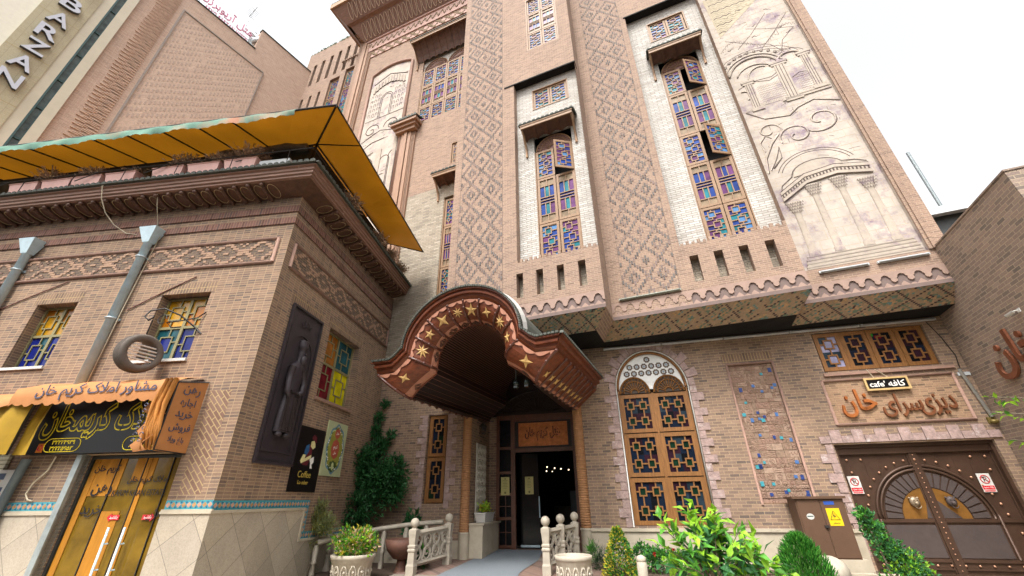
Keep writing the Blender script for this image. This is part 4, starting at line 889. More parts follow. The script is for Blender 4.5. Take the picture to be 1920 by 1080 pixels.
# sign panel field
m = MB(); m.mat(0); m.box(13.1, 15.95, 0, .004, 3.18, 4.28); m.mat(1)
for p_ in ([(13.1, .015, 3.18), (15.95, .015, 3.18)], [(13.1, .015, 4.28), (15.95, .015, 4.28)], [(13.1, .016, 3.18), (13.1, .016, 4.28)], [(15.95, .016, 3.18), (15.95, .016, 4.28)]): m.tube(p_, .035, 6)
GP_('herringbone_sign_panel', m, [brick('brick_basket', [H('6a5648'), H('9a7c64'), H('a5866c'), H('90735e')], H('a88d70'), .17, .055, .006, off=.25, freq=3, rot=0), MOULD])
# --- entrance recess
m = MB(); m.mat(0)
m.box(3.2, 3.349, -2.2, -.01, 0, 5.7)
m.mat(1); m.box(3.35, 3.75, -1.75, -.05, .2, .98); m.box(3.35, 3.8, -1.78, -.02, .98, 1.03)
GP_('recess_wall', m, [B_GND, PLINTH])
m = MB(); m.box(3.36, 3.39, -1.35, -.45, 1.06, 3.2); frame_box(m, 0, 0, 0, 0, 0, 0, 0)
for j in range(9):
    for i in range(3):
        c = (3.39, -1.2+.3*i, 1.25+.22*j); m.tube([(c[0]+.01, c[1]+.1*cos(a), c[2]+.09*sin(a)) for a in [2*pi*k/10 for k in range(10)]], .018, 4, closed=True); m.ball((3.4, c[1], c[2]), .035, 6, 4)
GP_('carved_wall_panel', m, mat('carved_white_stone', H('bdb8ac'), .7, var=.1))
COLB = mat('column_brick', H('a07550'), .8, var=.25, scale=5, stretch=(1, 1, 6))
for (u, z0, z1) in ((3.22, .82, 4.1), (6.62, .93, 4.1)):
    m = MB(); z = z0
    while z < z1: m.lathe([(.12, z), (.135, z+.008), (.138, z+.045), (.135, z+.05), (.12, z+.056)], (u, .0, 0), 14); z += .058
    m.mat(1); m.lathe([(.15, .1), (.15, z0)], (u, 0, 0), 16); m.lathe([(.16, z0-.04), (.16, z0), (.01, z0)], (u, 0, 0), 16); GP_('brick_column', m, [COLB, PLINTH])
# door frame, side light, transom with copper sign; dark lobby
dd = -1.75
m = MB(); m.mat(0)
m.box(3.66, 3.76, dd, dd+.12, .25, 4.2); m.box(4.16, 4.3, dd, dd+.13, .25, 4.2); m.box(6.22, 6.34, dd, dd+.13, .25, 4.2); m.box(3.76, 4.16, dd+.01, dd+.1, 4.05, 4.2); m.box(4.3, 6.22, dd+.01, dd+.1, 3.98, 4.2); m.box(4.3, 6.22, dd+.01, dd+.11, 3.0, 3.12)
for z in (.3, 1.05, 1.72, 2.35, 3.1): m.box(3.76, 4.16, dd+.01, dd+.1, z, z+.08)
for (a, b) in ((.38, 1.05), (1.13, 1.72)): m.box(3.95, 3.97, dd+.04, dd+.07, a, b); m.box(3.76, 4.16, dd+.04, dd+.065, (a+b)/2-.01, (a+b)/2+.01)
m.mat(1); m.box(4.3, 6.22, dd+.02, dd+.06, 3.12, 3.98); frame_box(m, 4.32, 6.2, 3.13, 3.97, .05, dd+.06, dd+.09)
for k in range(28): m.ball((4.4+.065*k, dd+.085, 3.15), .02, 6, 4)
df = GP_('entrance_door', m, [mat('dark_red_wood_door', H('54301f'), .4, var=.3, scale=5, spec=.6), WOODD])
m = MB()
for a, b in ((.38, 1.05), (1.13, 1.72), (1.8, 2.35), (2.43, 3.1), (3.18, 4.05)): m.quad((3.76, dd+.05, a), (4.16, dd+.05, a), (4.16, dd+.05, b), (3.76, dd+.05, b))
sub('pane', m, GLASS_GND[4], df)
m = MB(); m.tube([(4.98, dd-.3, 1.1), (4.98, dd-.3, 1.7)], .02, 8); m.box(4.34, 4.95, dd-.36, dd-.32, .3, .36)
sub('handle', m, GREYM, df)
m = MB(); m.box(4.34, 4.97, dd-.35, dd-.33, .33, 2.98); sub('glass_door_leaf', m, mat('dark_glass_door', (.006, .006, .007), .15, spec=.3), df)
m = MB(); fan(m, m, 5.1, 4.2, 1.35, dd-.02, 0, .62, 17, .03); m.box(3.4, 6.48, dd-.06, dd-.03, 4.2, 5.7); m.box(3.4, 6.48, dd-.02, dd+.06, 4.18, 4.3); sub('fanlight', m, WOODD, df)
m = MB()
for a in ((2.9, 3.66, dd, 3.66), ): pass
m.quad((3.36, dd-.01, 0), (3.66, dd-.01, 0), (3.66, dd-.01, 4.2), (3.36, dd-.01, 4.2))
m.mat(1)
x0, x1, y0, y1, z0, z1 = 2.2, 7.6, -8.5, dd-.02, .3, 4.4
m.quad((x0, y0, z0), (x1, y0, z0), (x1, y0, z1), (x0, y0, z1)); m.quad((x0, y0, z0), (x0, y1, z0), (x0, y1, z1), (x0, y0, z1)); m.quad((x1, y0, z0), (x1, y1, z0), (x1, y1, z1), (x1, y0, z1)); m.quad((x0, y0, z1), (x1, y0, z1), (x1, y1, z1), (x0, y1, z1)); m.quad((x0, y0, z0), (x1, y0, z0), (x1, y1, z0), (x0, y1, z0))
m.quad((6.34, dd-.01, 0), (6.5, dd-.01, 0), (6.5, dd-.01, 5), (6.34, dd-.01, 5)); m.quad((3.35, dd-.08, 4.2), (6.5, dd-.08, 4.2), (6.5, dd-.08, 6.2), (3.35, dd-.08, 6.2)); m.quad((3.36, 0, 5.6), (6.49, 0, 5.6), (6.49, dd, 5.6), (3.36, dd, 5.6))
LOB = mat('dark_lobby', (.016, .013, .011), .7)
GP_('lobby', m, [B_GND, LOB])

# --- upper floors
D1, D2, D3, DW1, DW2 = .97, -.1, -1.1, .68, -.4
def ring_holes(a, n, w, st, zc0=6.97, zc1=7.81): return [(a+st*i, a+st*i+w, zc0, zc1, .3) for i in range(n)]
# brick faces
m = MB(); wall(m, 3.0, 5.1, 6.2, ZT, D1); m.quad((3.0, D1, 6.2), (3.0, -.6, 6.2), (3.0, -.6, ZT), (3.0, D1, ZT))
wall(m, 5.1, 8.08, 6.72, 8.2, D1, ring_holes(5.48, 4, .22, .65), md=1); wall(m, 5.1, 8.08, 16.72, ZT, D1, [(6.17, 7.58, 18.6, 22.4, .12)])
wall(m, 5.1, 5.52, 8.2, 16.72, D1)
m.quad((5.52, D1, 8.2), (5.52, DW1, 8.2), (5.52, DW1, 16.72), (5.52, D1, 16.72)); m.quad((5.1, D1, 8.2), (8.08, D1, 8.2), (8.08, DW1, 8.2), (5.1, DW1, 8.2))
m.quad((8.08, D1, 6.2), (8.08, D2, 6.2), (8.08, D2, ZT), (8.08, D1, ZT))
for k in range(19): m.box(5.15+.155*k, 5.15+.155*k+.085, D1-.06, D1+.004, 8.2, 8.27+.05*(k % 2))
HB.part('brick_bay', m, [B_UP, STONE_B])
m = MB(); wall(m, 8.08, 10.27, 6.2, ZT, D2); wall(m, 10.27, 13.02, 6.72, 8.2, D2, ring_holes(10.46, 4, .23, .64), md=1); wall(m, 10.27, 13.02, 19.85, ZT, D2)
m.quad((10.27, D2, 8.2), (10.27, DW2, 8.2), (10.27, DW2, 19.85), (10.27, D2, 19.85)); m.quad((10.27, D2, 8.2), (13.02, D2, 8.2), (13.02, DW2, 8.2), (10.27, DW2, 8.2))
m.quad((13.02, D2, 6.2), (13.02, D3, 6.2), (13.02, D3, ZT), (13.02, D2, ZT))
for k in range(18): m.box(10.3+.155*k, 10.3+.155*k+.085, D2-.06, D2+.004, 8.2, 8.27+.05*(k % 2))
HB.part('brick_bay', m, [B_UP, STONE_B])
m = MB(); wall(m, 13.02, 16.45, 6.72, 7.16, D3); wall(m, 13.02, 13.3, 7.16, ZT, D3); wall(m, 16.03, 16.45, 7.16, ZT, D3); wall(m, 13.3, 16.03, 27, ZT, D3)
m.quad((16.45, D3, 6.2), (16.45, -12, 6.2), (16.45, -12, ZT), (16.45, D3, ZT))
for (a, b, e) in ((16.03, 16.1, .05), (16.1, 16.17, .09), (16.17, 16.23, .04), (13.25, 13.3, .03)): m.box(a, b, D3+.002, D3+e, 7.16, ZT-.1)
HB.part('brick_bay', m, B_UP)
# white split stone
m = MB(); wall(m, 5.52, 8.08, 8.2, 16.72, DW1, [(6.17, 7.6, 8.2, 13.75, .14), (6.2, 7.67, 15.2, 16.33, .1)]); HB.part('white_stone_face', m, STONE_W)
m = MB(); wall(m, 10.27, 13.02, 8.2, 19.85, DW2, [(11.06, 12.45, 8.2, 16.8, .14), (11.03, 12.48, 18.06, 19.28, .1)]); HB.part('white_stone_face', m, STONE_W)
m = MB(); m.quad((5.1, D1+.02, 16.72), (8.1, D1+.02, 16.72), (8.1, DW1-.05, 16.72), (5.1, DW1-.05, 16.72)); m.box(5.1, 8.1, D1-.01, D1+.03, 16.7, 16.76)
m.quad((10.2, D2+.02, 19.85), (13.05, D2+.02, 19.85), (13.05, DW2-.05, 19.85), (10.2, DW2-.05, 19.85)); m.box(10.2, 13.05, D2-.01, D2+.03, 19.83, 19.89); HB.part('black_soffit', m, BLACKW)
# left bay
m = MB()
wall(m, -5.6, 3.0, 13.45, ZT, 0, [(-.15, 2.95, 18.1, 23.7, .14), (2.05, 2.4, 14.6, 15.9, .12)]); wall(m, -5.6, 0, 5.7, 13.45, 0); m.quad((-5.6, 0, 5.7), (-5.6, -12, 5.7), (-5.6, -12, ZT), (-5.6, 0, ZT))
HB.part('brick_bay', m, B_UP)
m = MB(); wall(m, 0, 3.0, 5.72, 13.45, .004, [(1.92, 2.95, 8.2, 12.8, .14)]); HB.part('white_stone_face', m, STONE_B)
m = MB(); m.box(-6, 16.45, -12, -11.8, 0, ZT); m.quad((-5.6, 0, ZT), (16.45, 0, ZT), (16.45, -12, ZT), (-5.6, -12, ZT)); HB.part('rear_wall', m, B_UP)
# pilaster diamonds: small bricks set on end
PB = [mat('pilaster_brick_grey', H('665f5b'), .85, var=.25, scale=5), mat('pilaster_brick_mauve', H('74645e'), .85, var=.25, scale=5), mat('dark_joint', H('6a5c54'), .9), mat('pilaster_brick_slate', H('57504e'), .85, var=.25, scale=5)]
def diamonds(u0, u1, z0, z1, d):
    m = MB(); cu, cz = .068, .0875; uc = (u0+u1)/2; h = int((u1-u0)/2/cu); nz = int((z1-z0-.2)/cz)
    for i in range(-h, h+1):
        for j in range(nz):
            a, b = i % 12, j % 12; DA = min(a, 12-a)+min(b, 12-b); DB = abs(a-6)+abs(b-6)
            if ((a+b) % 12 == 6 or (a-b) % 12 == 6) and random.random() < .985 or DB == 2 or DA == 1:
                m.mat(random.choice((0, 0, 1, 1, 3))); e = random.uniform(.006, .016); u = uc+cu*i+random.uniform(-.004, .004); z = z0+cz*j+.08; m.box(u-.025, u+.025, d+.002, d+e, z-.068, z+.068)
    m.mat(2)
    for u in (u0-.04, u1+.02): m.box(u, u+.012, d+.002, d+.006, z0, z1)
    return m
pl = HB.part('pilaster_pattern', diamonds(3.32, 4.98, 6.75, 26, D1), PB); HB.part('pilaster_pattern', diamonds(8.52, 10.02, 6.85, 24, D2), PB)
# scallop band
def scallop(u0, u1, d):
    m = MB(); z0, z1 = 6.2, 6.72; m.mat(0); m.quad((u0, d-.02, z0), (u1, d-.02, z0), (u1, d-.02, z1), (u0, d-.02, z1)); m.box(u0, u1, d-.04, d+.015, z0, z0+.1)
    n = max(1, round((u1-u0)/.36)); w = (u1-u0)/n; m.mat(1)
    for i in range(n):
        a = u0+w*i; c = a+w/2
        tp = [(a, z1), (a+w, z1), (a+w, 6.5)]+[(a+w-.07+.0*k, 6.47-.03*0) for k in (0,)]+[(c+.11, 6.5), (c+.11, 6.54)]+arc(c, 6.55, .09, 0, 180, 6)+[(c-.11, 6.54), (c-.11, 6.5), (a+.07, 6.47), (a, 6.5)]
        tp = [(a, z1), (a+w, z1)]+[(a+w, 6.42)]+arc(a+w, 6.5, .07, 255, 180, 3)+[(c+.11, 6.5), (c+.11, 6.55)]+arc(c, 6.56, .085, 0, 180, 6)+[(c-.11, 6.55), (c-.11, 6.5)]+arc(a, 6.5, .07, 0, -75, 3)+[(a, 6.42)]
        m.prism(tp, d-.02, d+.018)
        for cc in (a,):
            lo = [(cc, 6.3), (cc+w*.2, 6.3+.05), (cc+w*.28, 6.36), (cc+w*.36, 6.44), (cc+w*.5, 6.38), (cc+w*.64, 6.44), (cc+w*.72, 6.36), (cc+w*.8, 6.35), (cc+w, 6.3)]
            lo = [(cc, 6.3), (cc, 6.385), (cc+w*.12, 6.37), (cc+w*.22, 6.34), (cc+w*.34, 6.4), (cc+w*.5, 6.46), (cc+w*.66, 6.4), (cc+w*.78, 6.34), (cc+w*.88, 6.37), (cc+w, 6.385), (cc+w, 6.3)]
            lo2 = [(p[0], p[1]-.03) for p in lo]; m.prism(lo2, d-.02, d+.01)
    return m
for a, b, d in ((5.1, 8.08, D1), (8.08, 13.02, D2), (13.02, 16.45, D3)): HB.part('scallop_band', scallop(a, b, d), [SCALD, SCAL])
# mosaic band sloping in under the bays
MOS = [TILE_D, TILE_S, mat('tan_brick_tile', H('937a60'), .8, var=.2), TILE_G, TILE_O, mat('muted_teal_tile', H('567370'), .5, var=.2)]
def mosaic(P0, P1, Q0, Q1, base):
    """P0-P1 top edge, Q0-Q1 bottom edge"""
    m = MB(); P0, P1, Q0, Q1 = map(Vector, (P0, P1, Q0, Q1)); nv = 14; nu = int((P1-P0).length/.055)
    for i in range(nu):
        for j in range(nv):
            a, b = i/nu, (i+1)/nu; t0, t1 = j/nv, (j+1)/nv
            p = lambda s, t: tuple((P0+(P1-P0)*s)*(1-t)+(Q0+(Q1-Q0)*s)*t)
            ii, jj = (i+base) % 14, j % 14
            dg = (ii+jj) % 14 == 0 or (ii-jj) % 14 == 0; D = abs(ii-7)+abs(jj-7 if jj >= 0 else 0); D0 = min(ii, 14-ii)+min(jj, 14-jj)
            D7 = min(abs(ii-7), 7)+min(jj, 14-jj); Dc = min(ii, 14-ii)+abs(jj-7)
            if dg: k = 0 if (i+j) % 2 == 0 or random.random() < .6 else 1
            elif D7 == 3 or Dc == 3: k = random.choice([3, 5, 3, 4, 1, 2])
            elif D7 <= 1 or Dc <= 1: k = random.choice([4, 0, 5])
            else: k = random.choice([1, 1, 2, 1, 2, 1, 3])
            m.mat(k); m.quad(p(a, t0), p(b, t0), p(b, t1), p(a, t1))
    return m
mb1 = mosaic((4.2, D1, 6.2), (8.08, D1, 6.2), (4.2, .45, 5.78), (7.65, .45, 5.78), 0); HB.part('mosaic_band', mb1, MOS)
HB.part('mosaic_band', mosaic((8.08, D2, 6.2), (13.02, D2, 6.2), (7.65, -.62, 5.78), (12.66, -.62, 5.78), 3), MOS)
HB.part('mosaic_band', mosaic((13.02, D3, 6.2), (16.6, D3, 6.2), (12.66, -1.5, 5.78), (16.4, -1.5, 5.78), 6), MOS)
m = MB(); m.quad((8.08, D1, 6.2), (8.08, D2, 6.2), (7.65, -.62, 5.78), (7.65, .45, 5.78)); m.quad((13.02, D2, 6.2), (13.02, D3, 6.2), (12.66, -1.5, 5.78), (12.66, -.62, 5.78))
HB.part('splayed_corner', m, B_UP)
# --- upper windows
def hood(u0, u1, z, d, p, drop, n, cz=.16):
    """small tiled hood: fascia at z, projecting p, cove with ribs falling to z-drop on the wall"""
    a, b, c, t = MB(), MB(), MB(), MB()
    a.box(u0, u1, d+p-.05, d+p, z, z+.16); a.box(u0-.02, u1+.02, d+p-.03, d+p+.02, z+.12, z+.2)
    for u in (u0, u1): a.quad((u, d, z), (u, d+p-.05, z), (u, d+p-.05, z+.16), (u, d, z+.4))
    for u in (u0+.04, u1-.04): a.tube([(u, d+.03, z-drop), (u, d+.06, z-drop*.6), (u, d+p*.5, z-.12), (u, d+p-.06, z+.02)], .045, 5)
    t.mat(0); t.quad((u0-.05, d, z+.45), (u1+.05, d, z+.45), (u1+.05, d+p+.05, z+.2), (u0-.05, d+p+.05, z+.2))
    teeth(t, (u0-.08, d+p+.03, z+.17), (u1+.08, d+p+.03, z+.17), (0, .0, 1), (0, -1, 0), int((u1-u0+.16)/.17), .1, .05); teeth(t, (u1+.08, d+p, z+.17), (u1+.08, d, z+.42), (0, 0, 1), (-1, 0, 0), 4, .1, .04); teeth(t, (u0-.08, d, z+.42), (u0-.08, d+p, z+.17), (0, 0, 1), (1, 0, 0), 4, .1, .04)
    k = n*4; pts = [(d+p-.06, z+.03), (d+p*.75, z-.02), (d+p*.45, z-.02-cz*.3), (d+p*.2, z-.02-cz*.65), (d+.03, z-cz)]
    vs = []
    for j, (dd, zz) in enumerate(pts):
        for i in range(k+1): q = abs(sin(pi*i/4)); vs.append((u0+.06+(u1-u0-.12)*i/k, dd+.05*q, zz+.07*q))
    b.add(vs, [(j*(k+1)+i, j*(k+1)+i+1, (j+1)*(k+1)+i+1, (j+1)*(k+1)+i) for j in range(len(pts)-1) for i in range(k)])
    for i in range(n+1): u = u0+.06+(u1-u0-.12)*i/n; b.tube([(u, dd-.01, zz-.01) for dd, zz in pts], .022, 5); b.ball((u, d+p-.1, z), .035, 6, 5)
    h = HB.part('window_hood', a, WOODL); sub('coved_underside', b, WOODX, h); sub('tile_edging', t, ROOFT, h); return h
def tall_window(u0, u1, z0, zs, rows, d, opens=(), fan_=True, cols=2, label=None):
    f, p = MB(), MB(); W = (u1-u0)/cols
    ops = []
    for r, (a, b, pat) in enumerate(rows):
        for c in range(cols):
            ua, ub = u0+W*c+.012, u0+W*(c+1)-.012
            if (r, c) in opens: ops.append((ua, ub, a+.012, b-.012, pat)); continue
            sash(f, p, ua, ub, a+.012, b-.012, d+.01, pat, PAL, .085, .032, 1, 3 if pat == 'pin' else 1)
    f.box(u0-.04, u0, d, d+.09, z0, zs); f.box(u1, u1+.04, d, d+.09, z0, zs)
    f.box(u0, u1, d-.02, d, zs-.02, zs+.02)
    if fan_:
        n = max(1, cols//2)
        for k in range(n): w2 = (u1-u0)/n; fan(f, p, u0+w2*(k+.5), zs+.02, w2/2-.01, d+.01, 6, .95, 13, .024)
    w = HB.part('window', f, WOODL, label=label); sub('pane', p, GLASS_UP+[mat('fan_backing_wine', H('6a4640'), .6)], w)
    for (ua, ub, a, b, pat) in ops:
        f, p = MB(), MB(); sash(f, p, ua, ub, a, b, d+.04, pat, PAL, .085, .032, 1, 3)
        an = rad(32); fn = lambda x, y, z: (ub+(x-ub)*cos(an)+(y-d-.04)*0-(y-d-.04)*sin(an)*0, d+.04+(ub-x)*sin(an)+(y-d-.04)*cos(an), z)
        f.xf(0, fn); p.xf(0, fn); s = sub('open_sash', f, WOODL, w); 
        pp = mesh('sash_pane', p, GLASS_UP); pp.parent = w
    return w
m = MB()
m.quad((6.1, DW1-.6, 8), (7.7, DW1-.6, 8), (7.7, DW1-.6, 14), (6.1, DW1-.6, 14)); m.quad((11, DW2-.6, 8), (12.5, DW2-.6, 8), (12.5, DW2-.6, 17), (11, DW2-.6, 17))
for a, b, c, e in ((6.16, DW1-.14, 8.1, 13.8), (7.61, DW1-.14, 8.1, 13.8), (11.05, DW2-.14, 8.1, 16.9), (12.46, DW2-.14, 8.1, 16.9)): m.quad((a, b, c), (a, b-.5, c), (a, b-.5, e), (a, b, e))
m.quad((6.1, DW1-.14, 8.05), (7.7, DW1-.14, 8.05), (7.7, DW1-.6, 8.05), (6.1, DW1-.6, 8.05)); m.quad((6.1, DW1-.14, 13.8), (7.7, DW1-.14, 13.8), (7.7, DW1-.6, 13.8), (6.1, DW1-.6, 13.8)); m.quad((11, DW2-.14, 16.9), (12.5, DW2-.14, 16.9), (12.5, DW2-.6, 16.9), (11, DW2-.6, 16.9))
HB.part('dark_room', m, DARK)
tall_window(6.2, 7.58, 8.2, 12.95, [(8.22, 9.68, 'pin'), (9.68, 11.64, 'tall'), (11.64, 12.95, 'pin')], DW1-.1, [(2, 1)], label='three tier stained glass window on the left white bay, one sash open')
tall_window(11.09, 12.42, 8.2, 16.08, [(8.22, 9.56, 'pin'), (9.56, 11.33, 'tall'), (11.33, 12.68, 'pin'), (12.68, 14.77, 'tall'), (14.77, 16.08, 'pin')], DW2-.1, [(2, 1), (4, 1)], label='five tier stained glass window on the right white bay, two sashes open')
def small_win(u0, u1, z0, z1, d, cols, rows, label=None):
    f, p = MB(), MB(); W = (u1-u0)/cols; Hh = (z1-z0)/len(rows)
    frame_box(f, u0-.03, u1+.03, z0-.03, z1+.03, .05, d-.01, d+.1)
    z = z0
    for hgt, pat in rows:
        for c in range(cols): sash(f, p, u0+.02+(W-.02)*c, u0+.02+(W-.02)*(c+1)-.02, z+.02, z+hgt-.01, d, pat, PAL, .075, .03, 1, 3 if pat == 'pin' else 1)
        z += hgt
    w = HB.part('window', f, WOODL, label=label); sub('pane', p, GLASS_UP, w); return w
small_win(6.22, 7.64, 15.22, 16.3, DW1-.08, 2, [(1.08, 'pin')]); small_win(11.06, 12.45, 18.08, 19.25, DW2-.08, 2, [(1.17, 'pin')])
small_win(6.2, 7.55, 18.63, 22.37, D1-.1, 2, [(1.15, 'pin'), (1.45, 'tall'), (1.14, 'pin')])
hood(5.85, 7.8, 13.72, DW1, .55, .95, 4); hood(10.8, 12.65, 16.72, DW2, .55, .95, 4)
# left bay windows
tall_window(-.1, 2.9, 18.1, 22.15, [(18.12, 19.25, 'pin'), (19.25, 20.85, 'tall'), (20.85, 22.15, 'pin')], -.1, (), True, 4, label='wide three tier stained glass window under the eaves of the left bay')
m = MB(); m.box(-.15, 2.95, -.12, -.1, 22.1, 23.75); HB.part('window_head', m, STONE_W)
hood(-.55, 3.0, 23.75, 0, .8, 1.3, 9, .8)
tall_window(1.97, 2.9, 8.2, 12.7, [(8.2, 9.4, 'pin'), (9.4, 11.3, 'tall'), (11.3, 12.7, 'pin')], -.1, (), False, 2); hood(1.6, 3.0, 13.55, 0, .55, .9, 3)
small_win(2.08, 2.38, 14.63, 15.87, -.1, 1, [(1.24, 'pin')])
# timber colonnettes
def colonnette(u, w, z0, z1):
    m = MB()
    for k in range(5): m.box(u+w*k/5+.015, u+w*(k+1)/5-.015, .0, .1+.05*(2-abs(k-2)), z0, z1)
    m.box(u, u+w, 0, .1, z0, z1); m.box(u-.08, u+w+.08, 0, .3, z1, z1+.18); m.box(u-.16, u+w+.16, 0, .4, z1+.18, z1+.34); m.box(u-.26, u+w+.26, 0, .52, z1+.34, z1+.52)
    c = HB.part('timber_colonnette', m, mat('ribbed_timber', H('92725c'), .6, var=.25, scale=6, stretch=(6, 6, .5))); t = MB()
    teeth(t, (u-.3, .56, z1+.5), (u+w+.3, .56, z1+.5), (0, 0, 1), (0, -1, 0), int((w+.6)/.16), .12, .05); t.quad((u-.3, .56, z1+.55), (u+w+.3, .56, z1+.55), (u+w+.3, 0, z1+.8), (u-.3, 0, z1+.8)); sub('tile_edging', t, ROOFT, c)
colonnette(-.98, .98, 10, 17.55); colonnette(-5.35, 1.0, 12, 28.0)
# top cornice
m = MB(); m.box(-4.6, 3, .0, .05, 25.9, 26.5); m.box(-4.6, 3, .0, .12, 26.5, 27.4)
m.box(-4.8, 3, 0, .2, 27.4, 27.5); HB.part('top_frieze', m, [mat('frieze_pink', H('b5958a'), .8, var=.15)])
m = MB(); cu = .1
for i in range(76):
    for j in range(6):
        if (i+j) % 6 in (0, 1) or (i-j) % 6 == 0: m.box(-4.6+cu*i, -4.6+cu*(i+.9), .05, .075, 25.9+cu*j, 25.9+cu*(j+.9))
for i in range(19): m.tube([(-4.5+.4*i+.33*t/8, .13, 26.95+.22*sin(t*pi/4)) for t in range(9)], .035, 5)
HB.part('frieze_pattern', m, [mat('frieze_dark_brick', H('84705a'), .85, var=.2)])
m = MB(); m.quad((-4.9, .2, 27.5), (3, .2, 27.5), (3, .95, 28.5), (-5.6, .95, 28.5)); m.quad((-5.6, .95, 28.5), (3, .95, 28.5), (3, 1.15, 28.55), (-5.8, 1.15, 28.55)); m.quad((-5.8, 1.15, 28.55), (3, 1.15, 28.55), (3, 1.9, 29.5), (-6.5, 1.9, 29.5))
m.quad((-4.9, .2, 27.5), (-5.6, .95, 28.5), (-5.6, -3, 28.5), (-4.9, -3, 27.5)); m.quad((-5.8, 1.15, 28.55), (-6.5, 1.9, 29.5), (-6.5, -3, 29.5), (-5.8, -3, 28.55)); HB.part('eaves_cove', m, WOODE)
m = MB()
for row, (d0, z0, d1, z1) in enumerate(((.2, 27.5, .95, 28.5), (1.15, 28.55, 1.9, 29.5))):
    for i in range(24):
        u = -4.7-.5*row+.34*i
        if u > 2.8: continue
        m.tube([(u+.13*cos(a), (d0+d1)/2+(d1-d0)*.42*sin(a)+.03, (z0+z1)/2+(z1-z0)*.42*sin(a)-.03) for a in [2*pi*k/14 for k in range(14)]], .022, 4, closed=True)
HB.part('oval_moulding', m, mat('oval_tan', H('b39a84'), .7))
m = MB(); m.box(-6.6, 3, -3, 2.0, 29.5, 29.95); HB.part('fascia', m, mat('fascia_timber', H('9a7858'), .6, var=.2, scale=5)); m = MB(); teeth(m, (-6.6, 2.0, 29.9), (3, 2.0, 29.9), (0, 0, 1), (0, -1, 0), 48, .14, .1); teeth(m, (-6.65, -2, 29.9), (-6.65, 2, 29.9), (0, 0, 1), (1, 0, 0), 20, .14, .1); HB.part('tile_edging', m, ROOFT)
# fluorescent battens on the wall
def batten(mb, u0, u1, d, z): mb.box(u0, u1, d+.01, d+.07, z-.03, z+.03); mb.tube([(u0+.03, d+.09, z-.01), (u1-.03, d+.09, z-.01)], .02, 6)
LIGHTM = mat('grey_white_batten', H('b5b8ba'), .45, var=.08)
for (a, b, d, z, l) in ((13.6, 14.72, D3, 7.03, 'left of the two fluorescent battens below the carved panel'), (14.9, 15.98, D3, 7.03, 'right of the two fluorescent battens below the carved panel'), (8.32, 10.05, D2, 6.8, 'fluorescent batten at the foot of the diamond pilaster, above the scallops')):
    m = MB(); batten(m, a, b, d, z); single('light_batten', l, 'light', U, m, LIGHTM if d == D3 else mat('dull_batten', H('8d8f84'), .6, var=.2), ((a+b)/2, d, z), 'fluorescent battens on the hotel')
for k in range(5):
    m = MB(); a = 7.6+1.72*k; batten(m, a, a+1.69, 0, 5.7)
    single('light_batten', ['leftmost fluorescent batten of the row under the black soffit, above the arched window', 'second fluorescent batten of the soffit row, right of the arched window', 'third fluorescent batten of the soffit row, above the mosaic panel', 'fourth fluorescent batten of the soffit row, above the casements', 'rightmost fluorescent batten of the row under the black soffit'][k], 'light', G, m, LIGHTM, (a+.8, 0, 5.7), 'fluorescent battens under the soffit')
m = MB(); m.tube([(16.1, .06, 4.35), (16.25, .06, 3.2)], .035, 8); m.box(16.05, 16.3, .005, .03, 4.2, 4.28); single('light_batten', 'slanted fluorescent tube right of the copper letters', 'light', G, m, LIGHTM, (16.2, 0, 3.2))
